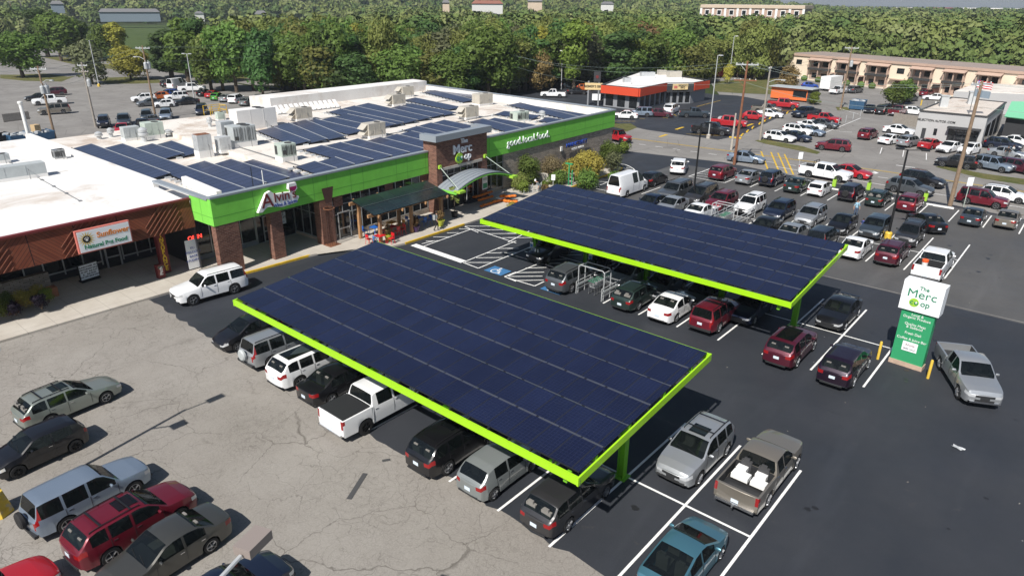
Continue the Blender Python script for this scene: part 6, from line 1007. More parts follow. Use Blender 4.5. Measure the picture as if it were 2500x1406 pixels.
o=empty('wood_screen',at(45,300),R(100),'slatted timber enclosure at the left edge beside dark shade','fence'); m=MB(); [m.box((x*.22,0,.95),(.18,.04,1.3)) for x in range(-9,9)]; m.build('slat','wood_pole_grey',o); MB().bar((-2,.06,.5),(2,.06,.5),.08).bar((-2,.06,1.3),(2,.06,1.3),.08).build('rail','wood_pole',o)
# chain rail posts in the dealer lot
for i in range(6): q=at(2010+i*18,322-i*7.5); MB().cyl((0,0,0),(0,0,1.2),.05,n=6).build('fence_post','galv',None,tuple(q),label='thin steel post in the low chain line across the dealer lot',cat='post',group='chain posts in the dealer lot')
for i,(px,py) in enumerate(((2300,260),(2248,258),(2282,262))): MB().cyl((0,0,0),(0,0,1.1),.12,n=8).build('bollard','yellow_bollard' if i<2 else 'white',None,tuple(at(px,py)),label=['yellow bollard behind the dealer building','yellow bollard by the motel drive','white bollard by the motel drive'][i],cat='bollard')
# flags on the dealer pole
pf=at(2345,358); o=empty('flagpole',pf,0,'slim steel flagpole with two flags in front of the dealer building','flagpole'); MB().cyl((0,0,0),(0,0,9.5),.07,.04,n=8).build('pole','steel',o)
for k,(z,m_) in enumerate(((8.2,'sign_white'),(7.0,'siding_blue'))):
    q=MB(); n=8; w=1.9; H_=.95
    for i in range(n):
        x0,x1=w*i/n,w*(i+1)/n; y0,y1=.14*math.sin(i*1.1),.14*math.sin((i+1)*1.1); dz0,dz1=-.25*i/n,-.25*(i+1)/n
        for s in range(7 if k==0 else 1): 
            nn=7 if k==0 else 1; za=z+H_*s/nn; zb_=z+H_*(s+1)/nn; q.q([(x0,y0,za+dz0),(x1,y1,za+dz1),(x1,y1,zb_+dz1),(x0,y0,zb_+dz0)],(1 if s%2==0 and k==0 else 0))
    if k==0: [q.q([(w*.4*i/3,.14*math.sin(i*.9)+.012,z+.42-.08*i/3),(w*.4*(i+1)/3,.14*math.sin((i+1)*.9)+.012,z+.42-.08*(i+1)/3),(w*.4*(i+1)/3,.14*math.sin((i+1)*.9)+.012,z+H_-.08*(i+1)/3),(w*.4*i/3,.14*math.sin(i*.9)+.012,z+H_-.08*i/3)],2) for i in range(3)]
    q.build('flag',[m_,'red_plastic','text_blue'],o)
# ---------- vehicles ----------
def lerp_pts(P,x):
    if x<=P[0][0]: return P[0][1]
    for (a,za),(b,zb) in zip(P[:-1],P[1:]):
        if x<=b: return za+(zb-za)*(x-a)/max(1e-6,b-a)
    return P[-1][1]
# kind: L,W,wheel radius,front axle,rear axle,clearance, top profile, belt profile, cowl,roof front,roof rear,rear glass foot, side window spans
VK=dict(
 sedan=dict(L=4.75,W=1.82,rw=.325,xf=.92,xr=3.72,gc=.2,top=[(0,.66),(.12,.74),(.5,.86),(1.35,.97),(2.1,1.38),(2.45,1.455),(3.0,1.46),(3.4,1.40),(4.05,1.08),(4.55,1.03),(4.75,.98)],belt=[(0,.66),(1.3,.90),(4,.97),(4.75,.95)],g=(1.35,2.2,3.35,4.05),win=[(1.75,2.72),(2.82,3.62)],doors=(1.62,2.77,3.62),tl=.3),
 compact=dict(L=4.1,W=1.74,rw=.31,xf=.82,xr=3.4,gc=.19,top=[(0,.62),(.12,.74),(.45,.9),(1.05,1.04),(1.85,1.45),(2.3,1.52),(3.2,1.5),(3.6,1.42),(3.98,1.05),(4.1,.95)],belt=[(0,.64),(1.05,.95),(4.1,1.0)],g=(1.05,1.9,3.6,3.98),win=[(1.4,2.4),(2.5,3.25)],doors=(1.35,2.45,3.2),tl=.25),
 mini=dict(L=3.85,W=1.73,rw=.31,xf=.72,xr=3.15,gc=.18,top=[(0,.62),(.1,.78),(.5,.93),(1.0,1.02),(1.6,1.4),(1.9,1.47),(3.2,1.45),(3.5,1.38),(3.78,1.0),(3.85,.9)],belt=[(0,.66),(1.0,.94),(3.85,.98)],g=(1.0,1.65,3.5,3.78),win=[(1.25,2.3),(2.38,3.2)],doors=(1.2,2.34),tl=.2),
 wagon=dict(L=4.75,W=1.8,rw=.34,xf=.95,xr=3.65,gc=.24,top=[(0,.68),(.12,.78),(.5,.9),(1.4,1.02),(2.15,1.45),(2.5,1.52),(3.9,1.51),(4.2,1.45),(4.62,1.08),(4.75,.95)],belt=[(0,.68),(1.3,.95),(4.75,1.02)],g=(1.4,2.25,4.22,4.62),win=[(1.75,2.68),(2.76,3.55),(3.64,4.3)],doors=(1.62,2.72,3.6),tl=.3),
 prius=dict(L=4.5,W=1.75,rw=.31,xf=.9,xr=3.6,gc=.17,top=[(0,.62),(.1,.72),(.5,.88),(1.1,1.02),(2.05,1.45),(2.4,1.5),(2.9,1.48),(4.1,1.16),(4.42,1.06),(4.5,.95)],belt=[(0,.64),(1.1,.92),(4.5,1.02)],g=(1.1,2.1,2.95,4.15),win=[(1.55,2.45),(2.55,3.4)],doors=(1.5,2.5,3.35),tl=.25),
 suv=dict(L=4.7,W=1.88,rw=.37,xf=.92,xr=3.68,gc=.27,top=[(0,.78),(.1,.92),(.5,1.05),(1.25,1.14),(1.95,1.58),(2.3,1.67),(3.9,1.65),(4.2,1.58),(4.58,1.2),(4.7,1.05)],belt=[(0,.8),(1.2,1.06),(4.7,1.14)],g=(1.25,2.02,4.2,4.58),win=[(1.6,2.6),(2.7,3.5),(3.6,4.2)],doors=(1.5,2.65,3.55),tl=.3),
 boxsuv=dict(L=4.6,W=1.82,rw=.37,xf=.88,xr=3.58,gc=.3,top=[(0,.85),(.08,.98),(.5,1.06),(1.3,1.12),(1.85,1.62),(2.1,1.72),(4.1,1.73),(4.35,1.7),(4.52,1.15),(4.6,1.05)],belt=[(0,.85),(1.2,1.05),(4.6,1.1)],g=(1.3,1.92,4.35,4.52),win=[(1.5,2.5),(2.6,3.45),(3.55,4.36)],doors=(1.45,2.55,3.5),tl=.16),
 bigsuv=dict(L=5.1,W=1.98,rw=.40,xf=.95,xr=3.95,gc=.32,top=[(0,.92),(.08,1.06),(.5,1.13),(1.45,1.2),(2.0,1.7),(2.25,1.82),(4.6,1.83),(4.85,1.8),(5.03,1.25),(5.1,1.1)],belt=[(0,.92),(1.3,1.14),(5.1,1.2)],g=(1.45,2.08,4.85,5.03),win=[(1.68,2.7),(2.8,3.7),(3.85,4.85)],doors=(1.6,2.75,3.75),tl=.16),
 minivan=dict(L=5.0,W=1.95,rw=.35,xf=.95,xr=3.98,gc=.2,top=[(0,.72),(.1,.86),(.5,1.0),(.95,1.1),(2.0,1.65),(2.4,1.75),(4.4,1.73),(4.65,1.66),(4.88,1.2),(5.0,1.0)],belt=[(0,.75),(1.0,1.02),(5.0,1.1)],g=(.95,2.05,4.65,4.88),win=[(1.55,2.5),(2.6,3.6),(3.7,4.6)],doors=(1.4,2.55,3.65),tl=.2),
 van=dict(L=5.9,W=2.05,rw=.36,xf=1.0,xr=4.6,gc=.26,top=[(0,.85),(.1,1.02),(.45,1.18),(.8,1.27),(1.75,2.2),(2.1,2.42),(5.6,2.45),(5.82,2.4),(5.87,1.35),(5.9,1.2)],belt=[(0,.88),(.8,1.18),(1.6,1.3),(5.9,1.32)],g=(.8,1.72,5.82,5.87),win=[(1.25,2.15),(2.4,3.35)],doors=(1.1,2.25,3.5),tl=.14,z5=1.95),
 jeep=dict(L=4.3,W=1.8,rw=.42,xf=.72,xr=3.35,gc=.42,top=[(0,.95),(.05,1.12),(.5,1.16),(1.35,1.2),(1.6,1.62),(1.75,1.78),(3.7,1.82),(3.95,1.8),(4.1,1.2),(4.3,1.1)],belt=[(0,1.0),(1.3,1.14),(4.3,1.18)],g=(1.35,1.65,3.95,4.1),win=[(1.62,2.35),(2.45,3.1),(3.2,3.95)],doors=(1.5,2.4,3.15),tl=.14),
 pickup=dict(L=5.5,W=1.92,rw=.39,xf=.92,xr=4.25,gc=.34,top=[(0,.88),(.08,1.05),(.5,1.12),(1.45,1.19),(2.1,1.66),(2.35,1.77),(3.3,1.76),(3.42,1.72),(3.56,1.22),(3.6,1.22),(5.5,1.2)],belt=[(0,.9),(1.3,1.13),(5.5,1.2)],g=(1.45,2.15,3.42,3.56),win=[(1.72,2.65),(2.74,3.3)],doors=(1.6,2.7,3.55),tl=.13,bed=(3.62,5.5)),
 crewcab=dict(L=5.9,W=2.02,rw=.42,xf=.98,xr=4.6,gc=.37,top=[(0,.98),(.08,1.16),(.5,1.22),(1.45,1.28),(2.05,1.78),(2.3,1.92),(3.85,1.92),(3.98,1.87),(4.1,1.36),(4.15,1.36),(5.9,1.34)],belt=[(0,.98),(1.3,1.22),(5.9,1.33)],g=(1.45,2.12,3.98,4.1),win=[(1.7,2.72),(2.84,3.75)],doors=(1.6,2.78,4.05),tl=.13,bed=(4.17,5.9)))
def smooth_pts(P,g):
    # soften the corners of the profile except at the glass feet
    return P
def loft_vehicle(k):
    K=VK[k]; L,Wd=K['L'],K['W']; cowl,rf,rr,rg=K['g']; bed=K.get('bed'); rw=K['rw']; ra=rw+.055
    xs={0,.04,.12,.3,L-.04,L-.12,L-.3,L,cowl,rf,rr,rg}|{p[0] for p in K['top']}
    for a,b in K['win']: xs|={a,b}
    for xc in (K['xf'],K['xr']):
        for t in (-1,-.92,-.7,-.38,0,.38,.7,.92,1): xs.add(round(xc+ra*t,3))
        xs|={round(xc-ra-.012,3),round(xc+ra+.012,3)}
    xs|={round(cowl+(rf-cowl)*t,3) for t in(.25,.5,.75)}|{round(rr+(rg-rr)*t,3) for t in(.33,.66)}
    if bed: xs|={bed[0],bed[0]+.006,L-.09,L-.084}
    xs=sorted(xs); out=[]; 
    for x in xs:
        if not out or x-out[-1]>.0045: out.append(x)
    xs=out
    def bottom(x):
        z=K['gc']+ (.10 if x<.05 or x>L-.05 else 0)
        for xc in (K['xf'],K['xr']):
            d=abs(x-xc)
            if d<=ra+1e-3: z=max(z,rw+math.sqrt(max(0,ra*ra-d*d))*.98)
        return z
    def halfw(x):
        f=lerp_pts([(0,.74),(.04,.80),(.12,.87),(.3,.94),(.7,.985),(1.3,1),(L-1.2,1),(L-.5,.975),(L-.3,.955),(L-.12,.9),(L-.04,.86),(L,.82)] if not bed else [(0,.78),(.04,.84),(.12,.90),(.3,.95),(.7,.99),(1.3,1),(L-.1,1),(L,.985)],x)
        return Wd/2*f
    rings=[]
    for x in xs:
        zt=lerp_pts(K['top'],x); zb=bottom(x); belt=lerp_pts(K['belt'],x); w=halfw(x); zs=min(belt,zt-.035); zb=min(zb,zs-.06)
        zm=max(K['gc']+.52*(zs-K['gc']),zb+.03); zm=min(zm,zs-.02)
        g=max(0,min(1,(zt-belt-.04)/.10)); ar=0
        for xc in (K['xf'],K['xr']):
            if abs(x-xc)<ra+.06: ar=.022
        z5=(zs+(zt-zs)*.55)*(1-g)+(zt-.055)*g; y5=(w-.05)*(1-g)+(w*.985-.02-(z5-belt)*.30)*g
        z6=(zs+(zt-zs)*.85)*(1-g)+(zt-.012)*g; y6=(w*.80)*(1-g)+(y5-.075)*g
        r=[(0,zb),(w*.88,zb),(w*.985+ar,zb+.035),(w+ar,zm),(w*.995+ar*.4,zm+(zs-zm)*.46),(w*.965,zs),(y5,z5),(y6,z6),(y6*.5,zt+.004),(0,zt+.012)]
        if bed and x>=bed[0]+.004:
            fl=K['gc']+.42; zr=lerp_pts(K['top'],x); r[3]=(w+ar,max(zm,zb+.04)); r[4]=(w+ar*.5,(r[3][1]+zr)/2); r[5]=(w*.985,zr-.02); r[6]=(w*.965,zr)
            if x<=L-.088: r[7]=(w-.1,zr); r[8]=(w-.11,fl); r[9]=(0,fl)
            else: r[7]=(w-.1,zr); r[8]=(w*.5,zr); r[9]=(0,zr)
        rings.append(r)
    parts={}
    def part(n): return parts.setdefault(n,MB())
    def P(x,p,s): return (L/2-x,s*p[0],p[1])
    for i in range(len(xs)-1):
        xm=(xs[i]+xs[i+1])/2; A,B=rings[i],rings[i+1]
        for b in range(9):
            for s,sd in ((1,'left'),(-1,'right')):
                n='body'
                if b<=0: n='underbody'
                elif b==1 and k in('suv','wagon','boxsuv','jeep','bigsuv'): n='cladding'
                elif b==5 and any(p<=xm<=q for p,q in K['win']) and A[6][1]-A[5][1]>.06 : n='side_window'+sd
                elif b in(7,8) and cowl<xm<rf: n='windshield'
                elif b in(7,8) and rr<xm<rg: n='rear_window'
                elif b==4 and xm<.3: n='headlight'+sd
                elif b==4 and xm>L-K['tl']: n='taillight'+sd
                elif bed and xm>bed[0]-.02 and b in(7,8) and xm<L-.088: n='bed_liner'
                if k in('boxsuv','bigsuv') and b==5 and xm>L-K['tl']-.1 and n=='body' and xm<L-.02 and k!='suv': n='taillight'+sd
                q=[P(xs[i],A[b],s),P(xs[i+1],B[b],s),P(xs[i+1],B[b+1],s),P(xs[i],A[b+1],s)]
                if s==1: q=q[::-1]
                part(n).q(q)
    for ri,x,sg in ((0,0,1),(-1,L,-1)):
        cols=[-1,-.62,-.3,.3,.62,1] if sg==1 else ([-1,-.86,-.3,.3,.86,1] if k in('pickup','crewcab','boxsuv','bigsuv','van','minivan','jeep') else [-1,-.66,-.3,.3,.66,1])
        Rg=rings[ri]
        for b in range(1,9):
            for c in range(5):
                n='body'; c0,c1=cols[c],cols[c+1]; outer=c in(0,4); sd='left' if c==4 else 'right'
                if sg==1:
                    if b==4: n='headlight'+sd if outer else 'grille'
                    if b==3 and c==2 and k not in('sedan','compact','prius'): n='grille'
                    if b==2 and c in(1,2,3): n='cladding'
                    if b==1: n='cladding'
                else:
                    if b==4 and outer: n='taillight'+sd
                    if b==3 and outer and k in('boxsuv','bigsuv','pickup','crewcab','van','minivan'): n='taillight'+sd
                    if b==1: n='cladding'
                bx=lambda t,bb:(L/2-x)+sg*(.07*(1-t*t))*(1 if bb<6 else .6)
                q=[(bx(c0,b),Rg[b][0]*c0,Rg[b][1]),(bx(c1,b),Rg[b][0]*c1,Rg[b][1]),(bx(c1,b+1),Rg[b+1][0]*c1,Rg[b+1][1]),(bx(c0,b+1),Rg[b+1][0]*c0,Rg[b+1][1])]
                if sg==-1: q=q[::-1]
                part(n).q(q)
    return K,parts,xs,rings
PAINTS={}
def paint(name,col,metal=.35,rough=.32):
    if name not in PAINTS:
        m=bpy.data.materials.new('paint_'+name); m.use_nodes=True; b=m.node_tree.nodes['Principled BSDF']; b.inputs['Base Color'].default_value=(*col,1); b.inputs['Metallic'].default_value=metal; b.inputs['Roughness'].default_value=rough; b.inputs['Coat Weight'].default_value=.8; b.inputs['Coat Roughness'].default_value=.05; PAINTS[name]=m
        t=m.node_tree; tc=t.nodes.new('ShaderNodeTexCoord'); n=t.nodes.new('ShaderNodeTexNoise'); n.inputs['Scale'].default_value=2.2; n.inputs['Detail'].default_value=5; t.links.new(tc.outputs['Object'],n.inputs['Vector']); mr=t.nodes.new('ShaderNodeMapRange'); mr.inputs[3].default_value=rough-.06; mr.inputs[4].default_value=rough+.14; t.links.new(n.outputs[0],mr.inputs[0]); t.links.new(mr.outputs[0],b.inputs['Roughness'])
    return PAINTS[name]
for n,c,me in (('white',(.80,.81,.82),0),('silver',(.42,.44,.46),.6),('silverblue',(.27,.335,.42),.55),('sage',(.27,.30,.27),.5),('red',(.42,.012,.02),.1),('darkred',(.15,.008,.02),.3),('maroon',(.085,.008,.022),.35),('black',(.008,.008,.010),.2),('navy',(.010,.016,.038),.3),('slate',(.045,.06,.075),.4),('grey',(.11,.12,.13),.5),('darkgrey',(.045,.045,.048),.45),('olive',(.075,.075,.068),.5),('tan',(.24,.215,.18),.5),('teal',(.075,.20,.26),.5),('green',(.022,.04,.035),.35),('blue',(.02,.07,.35),.3),('lime',(.08,.33,.05),.1),('orange',(.5,.12,.02),.2),('ash',(.22,.24,.24),.25),('plum',(.016,.006,.018),.4)): paint(n,c,me)
MPART=dict(body='car_trim',underbody='underbody',cladding='car_trim',windshield='car_glass',rear_window='car_glass',side_window='car_glass',headlight='lamp_clear',taillight='lamp_red',grille='car_trim',bed_liner='car_trim')
TEMPL={}
def mesh_of(mb,name,m,smooth=True,merge=True):
    o=mb.build(name,m); me=o.data; COL.objects.unlink(o); bpy.data.objects.remove(o)
    b=bmesh.new(); b.from_mesh(me)
    if merge: bmesh.ops.remove_doubles(b,verts=b.verts,dist=.002)
    bmesh.ops.recalc_face_normals(b,faces=b.faces) if name in('underbody_',) else None
    for f in b.faces: f.smooth=smooth
    for e in b.edges:
        e.smooth=len(e.link_faces)==2 and e.calc_face_angle(0)<R(32)
    b.to_mesh(me); b.free(); return me
wm=MB(); wm.lathe([(.62,-.1),(.97,-.11),(1,-.07),(1,.07),(.97,.11),(.66,.115),(.62,.08),(.62,-.1)],n=22,axis='Y')
WHEEL=mesh_of(wm,'wheel','tyre')
def rim_mesh(dark):
    r=MB(); r.lathe([(.66,.112),(.60,.115),(.56,.07)],n=20,axis='Y'); r.lathe([(.57,.055),(.001,.05)],n=20,axis='Y',m=1)
    for i in range(5 if not dark else 7):
        t=2*math.pi*i/(5 if not dark else 7); r.bar((0,.085,0),(.6*math.cos(t),.095,.6*math.sin(t)),.13 if not dark else .07,.03)
    r.cyl((0,.06,0),(0,.115,0),.12,n=10); return mesh_of(r,'rim',['rim_dark' if dark else 'rim_silver','black'],merge=False)
RIM={0:rim_mesh(0),1:rim_mesh(1)}
def slot_object(o,m): 
    o.material_slots[0].link='OBJECT'; o.material_slots[0].material=m
def template(k):
    if k in TEMPL: return TEMPL[k]
    K,parts,xs,rings=loft_vehicle(k); out=[]; L,Wd=K['L'],K['W']
    for n,mb in parts.items():
        base=n.replace('left','').replace('right',''); out.append((base,mesh_of(mb,base,MPART.get(base,'car_trim')),None))
    ym=Wd/2; zbelt=lerp_pts(K['belt'],K['g'][0]+.3)
    t=MB(); xc=L/2-K['g'][0]-.95; zf=K['gc']+.28; rows=[xc]+([xc-.95] if K['g'][2]-K['g'][1]>1.0 or k in('sedan','prius') else [])
    if k in('suv','bigsuv','minivan','wagon') : rows.append(xc-1.85)
    for i,xr in enumerate(rows):
        for y in (-.38,.38):
            t=MB(); t.box((xr,y,zf+.22),(.5,.48,.18)); t.box((xr-.27,y,zf+.45),(.14,.46,.62)); t.box((xr-.30,y,zf+.80),(.09,.24,.20))
            out.append(('seat',mesh_of(t,'seat','seat_cloth' if k in('sedan','prius','wagon','minivan','bigsuv','suv') else 'seat_dark',smooth=False,merge=False),None))
    t=MB(); t.box((L/2-K['g'][0]-.35,0,zbelt-.10),(.5,Wd-.3,.2)); t.lathe([(.17,-.015),(.2,-.015),(.2,.015),(.17,.015)],c=(xc+.42,0,zbelt-.02),n=12,axis='Y') if 0 else None; t.box((xc-.6,0,zf-.02),(2.4,Wd-.35,.06)); out.append(('dashboard',mesh_of(t,'dashboard','seat_dark',smooth=False,merge=False),None))
    # door seams, handles and wipers in one trim mesh
    t=MB()
    for xd in K['doors']:
        i=min(range(len(xs)),key=lambda j:abs(xs[j]-xd)); r=rings[i]
        for s in(1,-1): 
            for a,b in ((2,3),(3,4),(4,5)): 
                if r[b][1]-r[a][1]>.05: t.bar((L/2-xd,s*(r[a][0]+.001),max(r[a][1],K['gc']+.15)),(L/2-xd,s*(r[b][0]+.002),r[b][1]),.016,.016)
    out.append(('door_seam',mesh_of(t,'door_seam','car_trim',smooth=False,merge=False),None))
    t=MB()
    for xd in K['doors'][1:]:
        for s in(1,-1): t.box((L/2-xd+.16,s*(Wd/2-.005),zbelt-.09),(.17,.03,.03))
    out.append(('door_handle',mesh_of(t,'door_handle','chrome',smooth=False,merge=False),None))
    for s in(1,-1):
        t=MB(); t.lathe([(.001,-.09),(.07,-.08),(.085,0),(.06,.06),(.001,.075)],n=10); xm=L/2-K['g'][0]-.42
        t.v=[(v[0]*.75+xm,v[2]*1.25*s+s*(Wd/2+.10),v[1]*.9+zbelt+.10) for v in t.v]; t.bar((xm,s*(Wd/2-.06),zbelt+.05),(xm,s*(Wd/2+.05),zbelt+.08),.05,.03)
        out.append(('side_mirror',mesh_of(t,'side_mirror','car_trim'),None))
    t=MB(); zp=.62 if K['gc']<.25 else .78; 
    if K.get('bed'): zp=.64
    t.box((-L/2-.08,0,zp),(.012,.32,.16)); out.append(('license_plate',mesh_of(t,'license_plate','plate',smooth=False),None))
    t=MB(); w=Wd*.42
    for z in ((zp-.16),): t.box((-L/2-.06,0,K['gc']+.13),(.16,Wd*.86,.13)) if k in('pickup','crewcab','bigsuv','boxsuv','van') else t.box((-L/2-.05,0,.34),(.06,Wd*.62,.07))
    out.append(('rear_bumper',mesh_of(t,'rear_bumper','chrome' if k in('pickup','crewcab') else 'car_trim',smooth=False),None))
    t=MB(); t.box((L/2+.03,0,.44),(.08,Wd*.7,.09)); out.append(('front_bumper',mesh_of(t,'front_bumper','chrome' if k in('pickup','crewcab','bigsuv') else 'car_trim',smooth=False),None))
    if k not in('van','jeep'):
        t=MB(); xw=L/2-K['g'][0]-.03; zc=lerp_pts(K['top'],K['g'][0])+.03; 
        for y0,y1 in ((.5,.0),(-.05,-.55)): t.bar((xw,y0,zc),(xw-.12,y1,zc+.08),.02,.02)
        out.append(('wiper',mesh_of(t,'wiper','black',smooth=False,merge=False),None))
    TEMPL[k]=(K,out); return TEMPL[k]
EX_CACHE={}
def extra_mesh(k,e,K):
    key=(k,e)
    if key in EX_CACHE: return EX_CACHE[key]
    L,Wd=K['L'],K['W']; t=MB(); cowl,rf,rr,rg=K['g']; zr=lambda x:lerp_pts(K['top'],x); yr=Wd/2-.30; name,m='roof_rail','black'
    if e in('rack','rails'):
        for s in(1,-1):
            P=[(L/2-x,s*yr,zr(x)+.05) for x in np.linspace(rf+.2,rr-.1,5)]; t.tube(P,.022,5)
            for q in(P[0],P[2],P[-1]): t.cyl(q,(q[0],q[1],q[2]-.07),.02,n=5)
        if e=='rack':
            for x in (rf+.55,rr-.5): t.bar((L/2-x,-yr,zr(x)+.06),(L/2-x,yr,zr(x)+.06),.06,.03)
    elif e=='sunroof': name,m='sunroof','car_glass'; x0,x1=rf+.12,min(rf+.85,rr-.3); t.box((L/2-(x0+x1)/2,0,zr((x0+x1)/2)+.012),(x1-x0,Wd*.42,.02))
    elif e=='blackroof': name,m='roof_panel','car_glass'; x0,x1=rf+.05,rr-.25; t.box((L/2-(x0+x1)/2,0,zr((x0+x1)/2)+.014),(x1-x0,Wd*.52,.018))
    elif e=='softtop': name,m='soft_top','car_trim'; x0,x1=rf,rr; t.box((L/2-(x0+x1)/2,0,zr((x0+x1)/2)+.03),(x1-x0+.1,Wd*.80,.05))
    elif e=='spare':
        name,m='spare_wheel','tyre'; t.lathe([(.001,-.12),(.3,-.12),(.36,-.07),(.36,.05),(.3,.1)],n=20,axis='Y'); t.v=[(-v[1]-L/2-.17 if 0 else -L/2-.2+v[1],v[0],v[2]+.98) for v in t.v]
    elif e=='sparecover':
        name,m='spare_wheel_cover','grey_metal'; t.lathe([(.001,-.13),(.28,-.12),(.35,-.05),(.35,.05),(.3,.1)],n=20,axis='Y'); t.v=[(-L/2-.2+v[1],v[0],v[2]+.98) for v in t.v]
    elif e=='tonneau': name,m='tonneau_cover','car_trim'; b=K['bed']; t.box((L/2-(b[0]+b[1])/2,0,zr(5)+.02),(b[1]-b[0]-.12,Wd-.16,.035))
    elif e=='hitch': name,m='tow_hitch','steel'; t.bar((-L/2+.05,0,.5),(-L/2-.32,0,.48),.06); t.cyl((-L/2-.3,0,.5),(-L/2-.3,0,.6),.03)
    elif e=='headrack': name,m='headache_rack','black'; x=K['bed'][0]+.1; [t.bar((L/2-x,y,1.3),(L/2-x,y,2.05),.05) for y in(-.75,0,.75)]; t.bar((L/2-x,-.8,2.05),(L/2-x,.8,2.05),.05)
    elif e=='toolbox': name,m='tool_box','galv'; x=K['bed'][0]+.32; t.box((L/2-x,0,1.4),(.5,1.7,.35))
    elif e=='spoiler': name,m='spoiler','car_trim'; t.box((-L/2+.12,0,zr(L-.12)+.1),(.22,Wd*.7,.03)); [t.box((-L/2+.15,y,zr(L-.12)+.03),(.1,.04,.12)) for y in(-.5,.5)]
    elif e=='flares': name,m='wheel_arch','car_trim'; [t.cyl((L/2-xc,s*Wd/2,K['rw']*1.9),(L/2-xc,s*(Wd/2+.02),K['rw']*1.9),.01) for xc in(K['xf'],K['xr']) for s in(1,-1)]
    EX_CACHE[key]=(name,mesh_of(t,name,m,merge=False)); return EX_CACHE[key]
def make_vehicle(k,name,pm,label,cat,group,loc,rz,extras=(),darkrim=0,two=None):
    K,out=template(k); r=empty(name,loc,rz,label,cat,group); L,Wd=K['L'],K['W']
    for n,me,_ in out:
        o=bpy.data.objects.new(n,me); COL.objects.link(o); o.parent=r
        if n in('body','side_mirror') or (n=='cladding' and two=='mono') or (n in('rear_bumper',) and two=='mono'): slot_object(o,PAINTS[pm])
        elif n=='cladding' and two in PAINTS: slot_object(o,PAINTS[two])
    for x in (K['xf'],K['xr']):
        for s in(1,-1):
            w=bpy.data.objects.new('wheel',WHEEL); COL.objects.link(w); w.parent=r; w.location=(L/2-x,s*(Wd/2-.11),K['rw']); rw=K['rw']; w.scale=(rw,1,rw); w.rotation_euler=(0,0,0 if s>0 else math.pi)
            q=bpy.data.objects.new('rim',RIM[darkrim]); COL.objects.link(q); q.parent=w
    for e in extras:
        n,me=extra_mesh(k,e,K); o=bpy.data.objects.new(n,me); COL.objects.link(o); o.parent=r
        if e=='spoiler': slot_object(o,PAINTS[pm])
    r.scale=(.935,.935,.935) if group=='vehicles on the old asphalt at lower left' else (.955,.955,.955)
    return r
